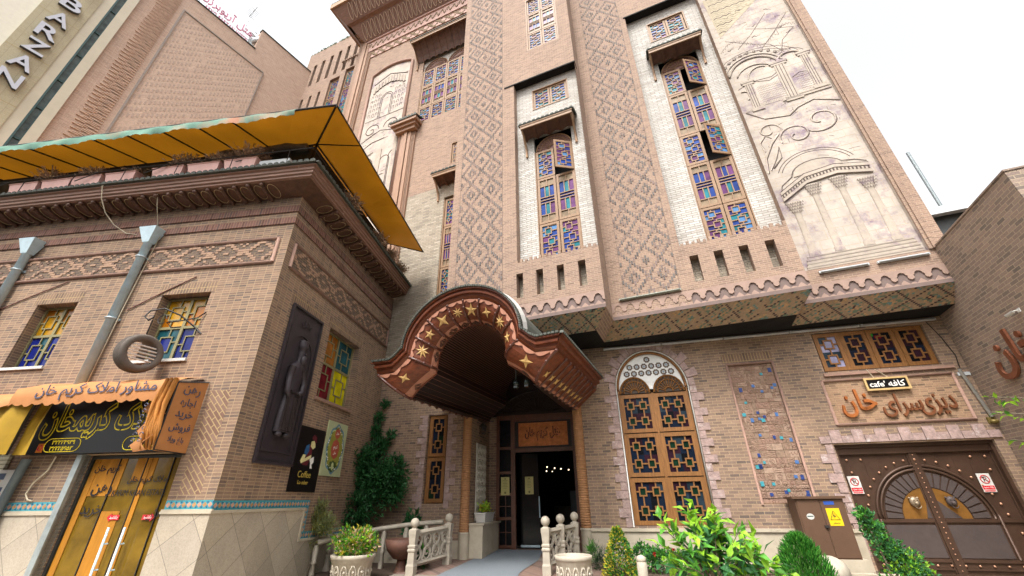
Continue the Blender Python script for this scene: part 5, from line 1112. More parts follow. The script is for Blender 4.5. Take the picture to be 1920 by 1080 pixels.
# carved wall panels (raised plaster, carved grooves)
def relief_right():
    d = D3-.1; u0, u1 = 13.3, 16.03
    b = MB(); b.quad((u0, d, 7.16), (u1, d, 7.16), (u1, d, 27), (u0, d, 27))
    for x in (u0, u1): b.quad((x, d, 7.16), (x, D3, 7.16), (x, D3, 27), (x, d, 27))
    b.quad((u0, d, 7.16), (u1, d, 7.16), (u1, D3, 7.16), (u0, D3, 7.16))
    base = HB.part('carved_panel', b, RELIEF)
    r, g = MB(), MB()
    # steps
    for k in range(4): r.box(13.42+.03*k, 15.98-.02*k, d, d+.14-.025*k, 7.2+.11*k, 7.29+.11*k); r.tube([(13.42+.03*k, d+.13-.025*k, 7.27+.11*k), (15.98-.02*k, d+.13-.025*k, 7.27+.11*k)], .035, 6)
    # pavilion: four columns, capitals, entablature, dome
    def column(u, z0, z1, w):
        r.lathe([(w*1.25, z0), (w*1.25, z0+.12), (w, z0+.16), (w*.82, z1-.45), (w*1.0, z1-.42)], (u, d, 0), 12, .7)
        for q in range(4): r.lathe([(w*(1+.25*q), z1-.42+.1*q), (w*(1.3+.25*q), z1-.37+.1*q), (w*(1.2+.25*q), z1-.32+.1*q)], (u, d, 0), 12, .7)
        for q in range(4):
            for k in range(5+q): x = u+(k-(4+q)/2)*.055*1.15; g.tube([(x-.02, d+.12+.02*q, z1-.42+.1*q), (x, d+.13+.02*q, z1-.36+.1*q), (x+.02, d+.12+.02*q, z1-.42+.1*q)], .008, 4)
    for u, z0, z1 in ((13.72, 7.64, 9.55), (14.33, 7.64, 10.05), (15.0, 7.64, 10.1), (15.62, 7.64, 9.85)): column(u, z0, z1, .1)
    e = [(13.5, 9.6), (14.25, 10.08), (15.05, 10.18), (15.85, 9.95)]
    for k in range(3):
        for (a, b_) in zip(e, e[1:]): r.prism([(a[0], a[1]+.12*k), (b_[0], b_[1]+.12*k), (b_[0], b_[1]+.12*k+.1), (a[0], a[1]+.12*k+.1)], d, d+.1+.05*(k != 1))
    for (a, b_) in zip(e, e[1:]):
        for q in range(9): t = (q+.5)/9; x, z = a[0]+(b_[0]-a[0])*t, a[1]+(b_[1]-a[1])*t; g.box(x-.02, x+.02, d+.1, d+.125, z+.13, z+.21)
        g.tube([(a[0], d+.155, a[1]+.36), (b_[0], d+.155, b_[1]+.36)], .012, 4); g.tube([(a[0], d+.155, a[1]-.01), (b_[0], d+.155, b_[1]-.01)], .01, 4)
    r.prism([(14.0, 10.42), (15.3, 10.5)]+[(14.65+.65*cos(rad(a)), 10.46+.42*sin(rad(a))) for a in range(10, 175, 15)], d, d+.07)
    g.tube([(13.55, d+.03, 9.98), (13.62, d+.03, 10.2), (13.95, d+.05, 10.45)]+[(14.65+.68*cos(rad(a)), d+.06, 10.46+.45*sin(rad(a))) for a in range(170, 5, -15)]+[(15.6, d+.03, 10.55), (15.85, d+.03, 10.4)], .013, 4)
    STN = 3
    # scrolls
    def sp(cu, cz, r0, r1, a0, a1, n=26): return [(cu+(r0+(r1-r0)*i/n)*cos(rad(a0+(a1-a0)*i/n)), d+.02, cz+(r0+(r1-r0)*i/n)*sin(rad(a0+(a1-a0)*i/n))) for i in range(n+1)]
    for path, w in ((sp(14.55, 12.05, .5, .1, 200, -230), .03), (sp(15.3, 12.45, .55, .12, 215, 620), .03), (sp(13.85, 12.5, .4, .08, -40, 330), .026), ([(13.4, d+.02, 10.8), (13.5, d+.02, 11.4), (13.8, d+.02, 11.95), (14.1, d+.02, 12.3)], .03), ([(13.45, d+.02, 13.6), (13.9, d+.02, 13.1), (14.6, d+.02, 12.95), (14.9, d+.02, 13.2), (15.4, d+.02, 13.35), (16.0, d+.02, 13.0)], .03), ([(13.5, d+.02, 10.9), (13.75, d+.02, 11.3), (13.95, d+.02, 11.75), (13.9, d+.02, 11.3), (13.6, d+.02, 10.95)], .018), ([(13.55, d+.02, 11.7), (13.5, d+.02, 12.1), (13.7, d+.02, 12.35), (13.85, d+.02, 12.2)], .02)):
        r.tube(path, w, 5); g.tube([(p[0]+.015, p[1]-.005, p[2]-.025) for p in path], w*.75, 4)
    # ruined arcade
    def col2(u, z0, z1, w):
        r.box(u-w, u+w, d, d+.07, z0, z1); r.box(u-w*1.5, u+w*1.5, d, d+.09, z1, z1+.1); r.box(u-w*1.8, u+w*1.8, d, d+.11, z1+.1, z1+.2); r.box(u-w*1.6, u+w*1.6, d, d+.1, z0-.15, z0)
        for q in (-1, 0, 1): g.box(u+q*w*.6-.01, u+q*w*.6+.01, d+.07, d+.075, z0, z1)
        g.tube([(u-w*1.8, d+.11, z1+.1), (u+w*1.8, d+.11, z1+.1)], .01, 4)
    col2(13.85, 13.7, 14.9, .12); col2(14.95, 13.7, 15.4, .16); col2(15.75, 13.9, 15.5, .12)
    def ar(cu, cz, rr, a0, a1, w, ry=1): 
        pts = [(p[0], d+.04, p[1]) for p in arc(cu, cz, rr, a0, a1, 18, ry)]; r.tube(pts, w, 5); g.tube([(p[0], p[1], p[2]-w) for p in pts], .014, 4)
    ar(14.2, 15.3, .85, 20, 165, .06, 1.1); ar(14.2, 15.3, .98, 20, 165, .03, 1.1); ar(14.2, 15.2, .62, 30, 160, .03, 1.0); ar(14.35, 15.1, .42, 60, 200, .03, 1.3); ar(15.35, 15.5, .4, 10, 170, .05, 1.0); ar(13.55, 14.4, .25, -60, 90, .03)
    for k in range(11):
        a = rad(30+12*k); x, z = 14.2+1.12*cos(a), 15.3+1.24*sin(a); r.ball((x, d+.03, z), .06, 8, 5, 1, .6, 1); g.tube([(x+.045*cos(t), d+.07, z+.045*sin(t)) for t in [2*pi*i/8 for i in range(8)]], .008, 4, closed=True)
    for i in range(26):
        for j in range(9):
            x, z = 13.45+.1*i, 13.85+.095*j
            if (13.98 < x < 14.8) or 15.15 < x < 15.6: g.tube([(x, d+.004, z), (x+.05, d+.004, z+.047)], .006, 3); g.tube([(x+.05, d+.004, z+.047), (x+.1, d+.004, z)], .006, 3)
    for i in range(30): x = 13.5+.05*i; r.box(x, x+.03, d, d+.04, 13.62+.1*sin(i*.1), 13.76+.1*sin(i*.1))
    r.box(14.6, 16.0, d, d+.1, 13.62, 13.7); r.box(14.7, 16.0, d, d+.06, 13.74, 13.8)
    for path in ([(13.5, 14.8), (14.0, 15.0), (14.6, 14.95), (15.0, 15.2)], [(13.95, 15.0), (14.5, 14.8), (14.9, 15.0)], [(15.15, 14.6), (15.4, 14.75), (15.6, 14.7)]): g.tube([(p[0], d+.012, p[1]) for p in path], .014, 4)
    # cracks and vault lines
    for path in ([(13.7, 17.6), (14.4, 17.0), (15.0, 16.6), (15.3, 15.95)], [(14.0, 16.9), (14.6, 17.5), (15.3, 18.4)], [(14.7, 16.5), (15.3, 17.2), (15.9, 18.0)], [(15.2, 15.95), (15.4, 16.6), (15.9, 17.1)], [(14.5, 17.9), (15.1, 17.5), (15.9, 17.1)]): g.tube([(p[0], d+.004, p[1]) for p in path], .012, 4)
    for k in range(12):
        x, z = random.uniform(13.6, 15.9), random.uniform(16, 21.5); pts = [(x, z)]
        for q in range(4): pts.append((pts[-1][0]+random.uniform(.02, .12), pts[-1][1]+random.uniform(-.08, .08)))
        g.tube([(p[0], d+.003, p[1]) for p in pts], .02, 4, r1=.006)
    for k in range(70):
        x, z = random.uniform(13.4, 15.9), random.choice((random.uniform(15.9, 20), random.uniform(10.7, 13.6))); a = random.choice((0, 0, pi/2, .5, -.4)); L = random.uniform(.08, .3)
        g.tube([(x, d+.002, z), (min(16, max(13.35, x+L*.5*cos(a))), d+.002, z+L*.5*sin(a)+.01), (min(16, max(13.35, x+L*cos(a))), d+.002, z+L*sin(a))], .008, 3)
    for k in range(26): x = 13.42+.098*k; g.tube([(x, d+.003, 17.0+.35*sin(k*.35)), (x+.07, d+.003, 17.12+.35*sin(k*.35)), (x+.1, d+.003, 17.0+.35*sin(k*.35))], .01, 3)
    for cu, cz, rr in ((14.3, 15.3, 1.35), (14.3, 15.3, 1.5), (15.3, 15.6, .55), (14.65, 10.4, .95), (14.65, 10.4, 1.05)): g.tube([(min(16, max(13.35, p[0])), d+.003, p[1]) for p in arc(cu, cz, rr, 20, 160, 20, .9)], .012, 4)
    # fragment of zigzag brick vault
    fr = [(13.6, 17.9), (13.5, 20.6), (15.75, 20.9), (15.8, 19.9), (14.7, 18.9)]
    y = MB(); y.prism(fr, d, d+.02)
    for j in range(22):
        z = 18.15+.12*j; hi = 15.7 if z > 19.9 else 13.75+(z-17.9)*.95
        pts = [(13.62+.12*i, d+.025, z+(.07 if i % 2 else 0)) for i in range(int((hi-13.62)/.12))]
        if len(pts) > 2: (y if j % 4 else g).tube(pts, .02, 4)
    for k in range(5): x = 13.75+.3*k; y.prism([(x-.1, 18.9+.1*k), (x, 18.8+.1*k), (x+.1, 18.9+.1*k), (x, 19.0+.1*k)], d, d+.05)
    for x, z in ((14.1, 20.35), (14.65, 20.5), (15.2, 20.65)): g.ball((x, d+.01, z), .1, 10, 6, 1, .3, 1.2)
    for q in (r, g, y): q.xf(0, lambda u, dd_, z: (u, d+(dd_-d)*.32, z))
    sub('raised_carving', r, PLAST, base); sub('carved_line', g, CARVE, base); sub('zigzag_carving', y, mat('ochre_plaster', H('a69a84'), .85, var=.15), base)
    # ashlar joints
    j_ = MB(); z = 7.75; k = 0
    while z < 24:
        j_.box(u0+.05, u1-.05, d, d+.002, z, z+.008)
        for x in [u0+.2+(k % 2)*.22+.44*i for i in range(6)]: 
            if x < u1-.1: j_.box(x, x+.008, d, d+.0025, z+.008, z+.3)
        z += .31; k += 1
    sub('ashlar_joint', j_, mat('joint_tan', H('a8957f'), .9), base)
relief_right()
def relief_left():
    d = -.1+.12; u0, u1, z0, z1 = -3.65, -1.0, 12, 23.6
    b = MB(); b.prism([(u0, z0), (u1, z0), (u1, z1)]+[(u0+(u1-u0)*(1-t/8), z1+.35*sin(pi*t/8)) for t in range(1, 8)]+[(u0, z1)], -.02, d)
    base = HB.part('carved_panel', b, RELIEF); r, g = MB(), MB()
    e = MB()
    e.tube([(u0-.08, .05, z0), (u0-.08, .05, z1)]+[(u0+(u1-u0)*t/8, .05, z1+.1+.35*sin(pi*t/8)) for t in range(9)]+[(u1+.08, .05, z1), (u1+.08, .05, z0)], .09, 6); sub('panel_frame', e, MOULD, base)
    # fortress gate above
    for i in range(11): x = -3.4+.2*i; z = 22.0+.5*sin(pi*i/10); r.box(x, x+.13, d, d+.05, z, z+.55); g.tube([(x, d+.05, z), (x+.13, d+.05, z)], .014, 4)
    g.tube([(-3.4, d+.03, 22.0), (-2.9, d+.03, 22.35), (-2.3, d+.03, 22.5), (-1.7, d+.03, 22.3), (-1.2, d+.03, 22.0)], .025, 4); g.tube([(-3.45, d+.02, 22.8), (-2.4, d+.02, 23.3), (-1.15, d+.02, 22.7)], .025, 4)
    for s in (-1, 1):
        for i in range(3):
            for j in range(5): x, z = -2.35+s*(.55+.25*i), 20.1+.38*j; g.tube([(x-.06, d+.005, z), (x-.06, d+.005, z+.16), (x, d+.005, z+.22), (x+.06, d+.005, z+.16), (x+.06, d+.005, z)], .014, 4)
    for rr in (.4, .3): g.tube([(-2.35-rr, d+.01, 19.8), (-2.35-rr, d+.01, 21.2)]+[(p[0], d+.01, p[1]) for p in arc(-2.35, 21.2, rr, 180, 0, 12, 1.2)]+[(-2.35+rr, d+.01, 19.8)], .02, 4)
    g.tube([(-3.55, d+.01, 19.75), (-1.05, d+.01, 19.75)], .02, 4)
    for cu, cz, s in ((-3.0, 18.9, 1), (-1.7, 18.9, -1)): g.tube([(cu+s*.5*(1-i/24)*cos(i*.4), d+.01, cz+.5*(1-i/24)*sin(i*.4)) for i in range(22)], .025, 4)
    g.tube([(-3.5, d+.01, 18.2), (-2.9, d+.01, 18.5), (-2.35, d+.01, 18.7), (-1.8, d+.01, 18.5), (-1.1, d+.01, 18.3)], .025, 4)
    # arches below
    for cu, rr, zs in ((-3.0, .55, 16.2), (-3.0, .42, 16.1), (-1.75, .3, 16.3), (-1.3, .22, 16.6), (-2.35, .2, 15.6)):
        g.tube([(cu-rr, d+.01, 13.2), (cu-rr, d+.01, zs)]+[(p[0], d+.01, p[1]) for p in arc(cu, zs, rr, 180, 0, 12, 1.3)]+[(cu+rr, d+.01, 13.2)], .022, 4)
    for k in range(9): x = -3.4+.1*k; r.ball((x, d, 17.15+.05*sin(k)), .06, 6, 4)
    r.box(-2.3, -2.0, d, d+.06, 13.5, 17.2); r.box(-1.3, -1.1, d, d+.06, 14, 17.8)
    g.tube([(-3.6, d+.01, 17.5), (-2.8, d+.01, 17.95), (-2.0, d+.01, 18.0)], .03, 4)
    for q in (r, g): q.xf(0, lambda u, dd_, z: (u, d+(dd_-d)*.6, z))
    for k in range(60):
        x, z = random.uniform(-3.5, -1.1), random.uniform(13, 23); g.tube([(x, d+.002, z), (min(-1.05, x+random.uniform(.05, .3)), d+.002, z+random.uniform(-.06, .06))], .01, 3)
    sub('raised_carving', r, PLAST, base); sub('carved_line', g, CARVE, base)
relief_left()
# ------------------------------------------------------------------ buildings behind
FW = Thing('rear_wing', 'brick wing with a row of narrow slits behind the timber colonnette', 'building', U, (-9, -1, 0))
m = MB(); ZR = 32.4
sl = [(-11.35+.78*i, -11.35+.78*i+.3, 28.3, 30.7+.1*i, .3) for i in range(6)]; s2 = [(-11.6+.8*i, -11.6+.8*i+.25, 25.2, 27.0, .3) for i in range(3)]
wall(m, -12.2, -5, 0, ZR, -1, sl+s2+[(-9.1, -8.2, 23.5, 27.8, .2), (-7.75, -6.4, 21, 28.2, .2)], ends=6); FW.part('wall', m, B_UP)
for (a, b, rows) in ((-9.1, -8.2, [(25.8, 27.7), (23.6, 25.7)]), (-7.75, -6.4, [(26.3, 28.1), (23.6, 26.2), (21.1, 23.5)])):
    f, p = MB(), MB(); n = 1 if b-a < 1 else 2; W = (b-a)/n
    for (c, e) in rows:
        for i in range(n): sash(f, p, a+W*i, a+W*(i+1), c, e, -1.18, 'pin', PAL, .09, .04, 1, 3)
    w = FW.part('window', f, WOODL); FW.part('pane', p, GLASS_UP, w)
m = MB()
for k in range(420): c = Vector((random.uniform(-12.2, -6.3), -1.1, ZR)); leafq(m, c, rv()+Vector((0, 0, .6)), rv(), .22, .12)
FW.part('roof_edge_plants', m, leaf('dusty_green_leaf', H('7f8f78')))
m = MB()
for i in range(16): m.box(-8.3+.18*i, -8.2+.18*i, -1, -.9, 29.2, 29.35)
FW.part('brick_corbel', m, B_UP)
TW = Thing('blind_brick_wall', 'tall blank brick side wall with a framed zigzag brick field', 'building', T, (-4, 0, 0))
m = MB(); wall(m, -8.8, -3.6, 0, 28.1, 0); wall(m, -3.6, 0, 0, 30.1, 0); m.quad((-3.6, 0, 28.1), (-3.6, -1.5, 28.1), (-3.6, -1.5, 30.1), (-3.6, 0, 30.1)); m.quad((-8.8, 0, 28.1), (-3.6, 0, 28.1), (-3.6, -8, 28.1), (-8.8, -8, 28.1)); TW.part('wall', m, B_FAR)
m = MB(); m.box(-7.2, -2.7, .003, .012, 10, 26.7); TW.part('zigzag_field', m, B_ZIG)
m = MB()
for k in range(-10, 37):
    for q in range(70):
        u = -7.15+.15*(q % 30); z = 10.2+.46*k+.15*(q % 30)*1.0
        if q < 30 and 10.1 < z < 26.4 and random.random() < .93: m.box(u, u+.07, .012, .02, z, z+.25)
TW.part('zigzag_rows', m, mat('zigzag_dark_brick', H('b09b8d'), .85, var=.2, scale=5))
m = MB(); m.box(-7.28, -7.2, .002, .06, 10, 26.78); m.box(-2.7, -2.64, .002, .06, 10, 26.78); m.box(-7.2, -2.7, .002, .06, 26.7, 26.78); TW.part('field_frame', m, mat('grey_metal_trim', H('8b7f76'), .5))
m = MB()
for i in range(230):
    z = 10+.08*i; u = -8.35+.5*((i*7) % 3)/3+.1*random.random(); m.box(u, u+.35, .002, .05, z, z+.04); 
    if i % 2: m.box(-7.85, -7.5, .002, .045, z, z+.04)
TW.part('raised_brick', m, mat('raised_brick_tan', H('c2a692'), .85, var=.2))
m = MB(); m.box(-8.8, -3.55, -.3, .05, 28.1, 28.16); m.box(-3.65, 0, -.3, .05, 30.1, 30.16); teeth(m, (-8.8, .05, 28.1), (-3.6, .05, 28.1), (0, 0, 1), (0, -1, 0), 40, .06, .05); teeth(m, (-3.6, .05, 30.1), (0, .05, 30.1), (0, 0, 1), (0, -1, 0), 28, .06, .05); TW.part('coping', m, ROOFT)
m = MB(); m.tube([(-3.7+.16*sin(a*1.2), -.4+.16*cos(a), 28.2+.18*a) for a in range(11)], .16, 6); TW.part('duct_hose', m, mat('silver_hose', H('c6ccce'), .4, .4, bump=.5))
CB = Thing('cream_tower', 'cream clad tower block with a vertical strip of dark green windows', 'building', T, (-11, 0, 0))
m = MB(); m.mat(0); m.box(-9.14, -8.8, -8, .12, 0, 40); m.box(-9.75, -9.42, -8, .1, 0, 40); m.mat(1); m.box(-11.05, -9.75, -8, .14, 0, 40); m.mat(2); m.box(-16, -11.05, -8, .04, 0, 40); CB.part('wall', m, [CREAM, CREAM2, mat('pale_cream_cladding', H('ded9c9'), .8, var=.05)])
m = MB(); m.box(-9.42, -9.14, -.3, -.05, 0, 40); w = CB.part('window_strip', m, GREYG); m = MB(); m.box(-9.42, -9.36, -.05, .1, 0, 40); m.box(-9.17, -9.14, -.05, .03, 0, 40)
for k in range(22): z = 4.1+1.75*k; m.box(-9.36, -9.17, -.05, .0, z, z+.1)
CB.part('window_frame', m, TEALM, w)
m = MB()
for k in range(9): z = 8+2.6*k; m.box(-11.05, -9.75, .14, .143, z, z+.02)
CB.part('cladding_joint', m, mat('joint_ochre', H('a39468'), .8))
LS = Thing('tower_lettering', 'grey raised capital letters stacked down the cream tower', 'sign', T, (-10.4, .14, 20))
LTM = [mat('letter_face', H('b9bcc6'), .45, var=.05), mat('letter_side', H('4c5054'), .5)]
for ch, z in zip('ARYO BARZAN', [26.9+1.05*3, 26.9+1.05*2, 26.9+1.05, 23.55, 0, 21.9, 20.75, 19.75, 18.75, 17.7, 16.7]):
    if ch == ' ': continue
    z = z+.12; m = MB(); m.mat(1); m.text(ch, -10.36, .15, z, .74, w=.66, ext=.14, off=.018); m.mat(0); m.text(ch, -10.36, .292, z, .74, w=.66, ext=.003, off=.016); LS.part('letter', m, LTM)
RS = Thing('rooftop_sign', 'pink rooftop sign of an inn seen against the sky', 'sign', T, (-5, -.3, 28.2))
m = MB(); m.text('هتل آریوبرزن', -5.4, -.3, 29.3, .9, w=3.0, ext=.06, off=.01); m.text('ARYO BARZAN HOTEL', -5.3, -.3, 28.55, .28, w=2.6, ext=.05, off=.01); RS.part('lettering', m, mat('pink_sign_letters', H('cf8fa6'), .5))
m = MB(); m.tube([(-6.9, -.35, 28.2), (-6.9, -.35, 29.5)], .02, 4); m.tube([(-4, -.35, 28.2), (-4, -.35, 29.5)], .02, 4); m.tube([(-6.9, -.35, 28.8), (-4, -.35, 28.8)], .015, 4); RS.part('frame', m, GREYM)
m = MB(); m.tube([(-4.3, -1, 28), (-4.3, -1, 32.4)], .03, 5)
for k in range(6): m.tube([(-4.6, -1+.1*k-.3, 32+.05*k), (-4.0, -1+.1*k-.3, 32+.05*k)], .02, 4)
m.tube([(-4.3, -1.4, 32), (-4.3, -.5, 32.3)], .02, 4); single('antenna', 'thin pale rooftop antenna on a mast behind the pink sign', 'antenna', T, m, mat('pale_antenna_metal', H('b5b8bc'), .5), (-4.3, -1, 28))
# ------------------------------------------------------------------ right hand wall
RWL = Thing('side_wall', 'brown brick wall closing the right side of the court', 'wall', WR, (1, 0, 0))
B_RT = brick('brick_right', [H('776b63'), H('917e71'), H('9b8576'), H('87766c'), H('9f8b7c')], H('ab9883'), .24, .085, .008, weather=.15)
m = MB(); wall(m, -2.2, 2.96, 0, 7.18, 0); m.quad((2.96, 0, 0), (2.96, -5, 0), (2.96, -5, 7.18), (2.96, 0, 7.18)); m.quad((-2.2, 0, 7.18), (2.96, 0, 7.18), (2.96, -5, 7.18), (-2.2, -5, 7.18)); RWL.part('wall', m, B_RT)
m = MB(); m.box(-2.2, 2.98, -.3, .02, 7.18, 7.22); RWL.part('coping', m, B_RT)
m = MB(); m.mat(0); m.box(17.4, 20.2, -6.5, -3.5, 6, 9.3); m.mat(1); m.quad((17.2, -3.3, 9.3), (20.4, -3.3, 9.5), (20.4, -6.7, 10.2), (17.2, -6.7, 10)); m.box(17.2, 20.4, -3.4, -3.2, 9.25, 9.5); single('roof_shed', 'dark sheet metal rooftop shed behind the brick wall', 'shed', U, m, [mat('dark_sheet_metal', H('3a3c3c'), .5, .3, var=.2), mat('pale_sheet_roof', H('b9bcbc'), .4, .4)], (18.5, -4, 6))
m = MB(); m.tube([(18.3, -3.8, 7), (18.3, -3.8, 12.15)], .05, 8); single('metal_pole', 'slim grey pole rising behind the brick wall against the sky', 'pole', U, m, mat('weathered_pole', H('6d7476'), .5, .4), (18.3, -3.8, 7))
L3 = Thing('wall_lettering', 'large brown copper script letters on the right hand brick wall', 'lettering', WR, (.5, 0, 3.3))
m = MB(); m.text('خان', .62, .02, 4.25, .95, w=1.5, ext=.05, off=.02); L3.part('letter', m, COPD); m = MB(); m.text('سرای', 1.3, .02, 3.1, .8, w=1.4, ext=.05, off=.02); L3.part('letter', m, COPD)
SC = Thing('security_camera', 'small white security camera on the right hand wall', 'camera', WR, (1.0, 0, 4.85))
m = MB(); m.tube([(1.3, .0, 4.9), (1.3, .07, 4.9), (1.26, .1, 4.88)], .014, 6); m.box(1.26, 1.34, 0, .015, 4.86, 4.94); SC.part('bracket', m, WHITEP); m = MB(); m.tube([(1.27, .08, 4.89), (1.17, .17, 4.84)], .036, 10); SC.part('body', m, WHITEP); m = MB(); m.tube([(1.172, .168, 4.841), (1.165, .175, 4.838)], .026, 10); SC.part('lens', m, BLACKP)
# ------------------------------------------------------------------ garage gate
GT = Thing('gate', 'bronze double gate with a studded arch and lion knockers', 'gate', G, (14.48, -.25, 0)); d = -.2
m = MB(); uc = 14.48; m.box(12.87, 16.1, d-.08, d, .02, 2.72); frame_box(m, 12.87, 16.1, .02, 2.72, .07, d, d+.12); m.box(12.94, 16.03, d, d+.07, 2.5, 2.65)
for a, b in ((12.94, 14.4), (14.56, 16.03)): frame_box(m, a, b, .05, 2.5, .03, d, d+.025); m.box(a+.03, b-.03, d, d+.03, .3, .36); m.box(a+.03, b-.03, d, d+.035, 1.05, 1.12); m.box(a+.03, b-.03, d, d+.03, .16, .19)
for u in [13.15+.3*i for i in range(10)]: m.box(u, u+.012, d, d+.006, 1.9, 2.5)
m.box(uc-.08, uc+.08, d, d+.05, .05, 2.6)
for r in (1.12, 1.04): m.tube([(q[0], d+.02, q[1]) for q in arc(uc, 1.12, r, 0, 180, 30, .98)], .03, 6)
for k in (-1, 1): m.tube([(uc+k*1.12, d+.02, .36), (uc+k*1.12, d+.02, 1.12)], .03, 6)
GT.part('frame', m, GATEM)
m = MB(); m.mat(0)
n = 19
for k in range(n): a0, a1 = rad(180*k/n+1), rad(180*(k+1)/n-1.2); m.prism([(uc+r*cos(a), 1.12+r*.98*sin(a)) for r, a in ((.66, a0), (.97, a0), (.97, a1), (.66, a1))], d, d+.022)
m.prism([(uc-.2, 1.13), (uc-.09, 1.13), (uc-.09, 1.5)], d+.0, d+.02); m.prism([(uc+.1, 1.13), (uc+.45, 1.13), (uc+.1, 1.5)], d, d+.02)
for a, b in ((13.42, 14.38), (14.58, 15.54)): m.box(a, b, d, d+.012, .38, 1.0)
m.mat(1); m.prism(arc(uc, 1.12, .64, 0, 180, 20, .98), d, d+.01); GT.part('arch_panel', m, [GATEV, GATEO])
for u, ma in ((uc-.34, mat('pale_bronze', H('8a7a66'), .4, .4)), (uc+.36, GATEV)):
    m = MB(); m.ball((u, d+.05, 1.46), .1, 12, 8, 1, .6, 1.1); m.ball((u, d+.11, 1.43), .045, 8, 6); 
    for s in (-1, 1): m.ball((u+s*.035, d+.105, 1.5), .014, 6, 4); m.ball((u+s*.08, d+.05, 1.54), .025, 6, 4)
    m.tube([(u+.06*cos(a), d+.12, 1.38+.05*sin(a)) for a in [pi*k/8+pi for k in range(9)]], .01, 5); GT.part('knocker', m, ma)
m = MB()
for k in range(19): a = pi*(k+.5)/19; m.ball((uc+1.3*cos(a), d+.02, 1.1+1.25*sin(a)) if abs(1.3*cos(a)) > .12 else (uc, d+.055, 2.35), .026, 8, 5)
for u in (13.1, 13.4, 15.6, 15.88): m.ball((u, d+.02, 2.38), .026, 8, 5)
for z in (.45, .65, .85, 2.1): m.ball((13.12, d+.02, z), .026, 8, 5); m.ball((15.86, d+.02, z), .026, 8, 5)
for i in range(24): m.ball((uc, d+.055, .15+.1*i), .014, 6, 4)
for i in range(12): u = 13.1+.25*i; m.ball((u, d+.02, .24), .024, 8, 5)
GT.part('stud', m, STUD)
def noparking(u, z, label):
    t = Thing('no_parking_sign', label, 'sign', G, (u, d+.03, z)); m = MB(); m.mat(0); m.box(u-.12, u+.12, d+.026, d+.032, z-.19, z+.19); m.mat(1); m.box(u-.11, u+.11, d+.032, d+.034, z-.14, z-.06)
    m.tube([(u+.08*cos(a), d+.036, z+.07+.08*sin(a)) for a in [2*pi*k/20 for k in range(20)]], .009, 5, closed=True); m.box(u-.1, u+.1, d+.032, d+.0335, z-.18, z-.155); t.part('plate', m, [WHITEP, RED])
    m = MB(); m.mat(0); m.text('P', u+.005, d+.032, z+.07, .1, ext=.002, off=.004); m.mat(2); m.text('پارک ممنوع', u, d+.034, z-.1, .045, w=.18, ext=.0015, off=.003); m.mat(1); m.tube([(u-.055, d+.037, z+.125), (u+.055, d+.037, z+.015)], .009, 5); t.part('marking', m, [INK, RED, WHITET])
noparking(13.1, 1.83, 'white no parking sign on the left leaf of the gate'); noparking(15.66, 1.83, 'white no parking sign on the right leaf of the gate')
# copper script and cafe board
CL = Thing('copper_lettering', 'copper script letters on the herringbone panel over the gate', 'lettering', G, (14.5, 0, 3.3))
m = MB(); m.mat(0); m.text('خان', 13.72, .01, 3.68, .68, w=.78, ext=.06, off=.014); CL.part('letter', m, COPPER)
DULLC = mat('dull_copper', H('7d4e33'), .5, .4, var=.25); m = MB(); m.text('دیزی', 15.35, .01, 3.55, .5, w=.75, ext=.05, off=.01); CL.part('letter', m, DULLC); m = MB(); m.text('سرای', 14.62, .01, 3.58, .55, w=.85, ext=.05, off=.01); CL.part('letter', m, DULLC)
CF = Thing('cafe_board', 'small black chalkboard cafe sign in a pale wooden frame hanging on cords', 'sign', G, (14.45, .06, 4.0))
m = MB(); frame_box(m, 14.0, 14.95, 3.95, 4.27, .045, .07, .11); CF.part('frame', m, mat('pale_pine', H('b79a68'), .6, var=.15)); m = MB(); m.box(14.045, 14.905, .075, .09, 3.995, 4.225); CF.part('board', m, BLACKP)
m = MB(); m.text("cafe'", 14.27, .09, 4.11, .14, w=.34, ext=.004, off=.014); m.text('کافه', 14.68, .09, 4.11, .15, w=.36, ext=.004, off=.014); CF.part('chalk_lettering', m, WHITET)
m = MB(); m.tube([(14.25, .09, 4.27), (14.18, .06, 4.5)], .008, 4); m.tube([(14.55, .09, 4.27), (14.35, .06, 4.5)], .008, 4); CF.part('cord', m, CABW)
cable('cable', 'thin dark cable dangling right of the casement window above the gate', [(15.95, .03, 5.65), (16.1, .03, 5.2), (16.2, .03, 4.7), (16.15, .03, 4.4)], .01, IRON, G)
m = MB(); m.ball((16.25, .06, 3.1), .07, 10, 6, 1.3, 1, .7); m.box(16.15, 16.3, 0, .04, 3.06, 3.2); single('bulkhead_lamp', 'small brass bulkhead lamp at the top right of the gate', 'lamp', G, m, mat('tarnished_brass', H('77683a'), .5, .4), (16.25, 0, 3.1))
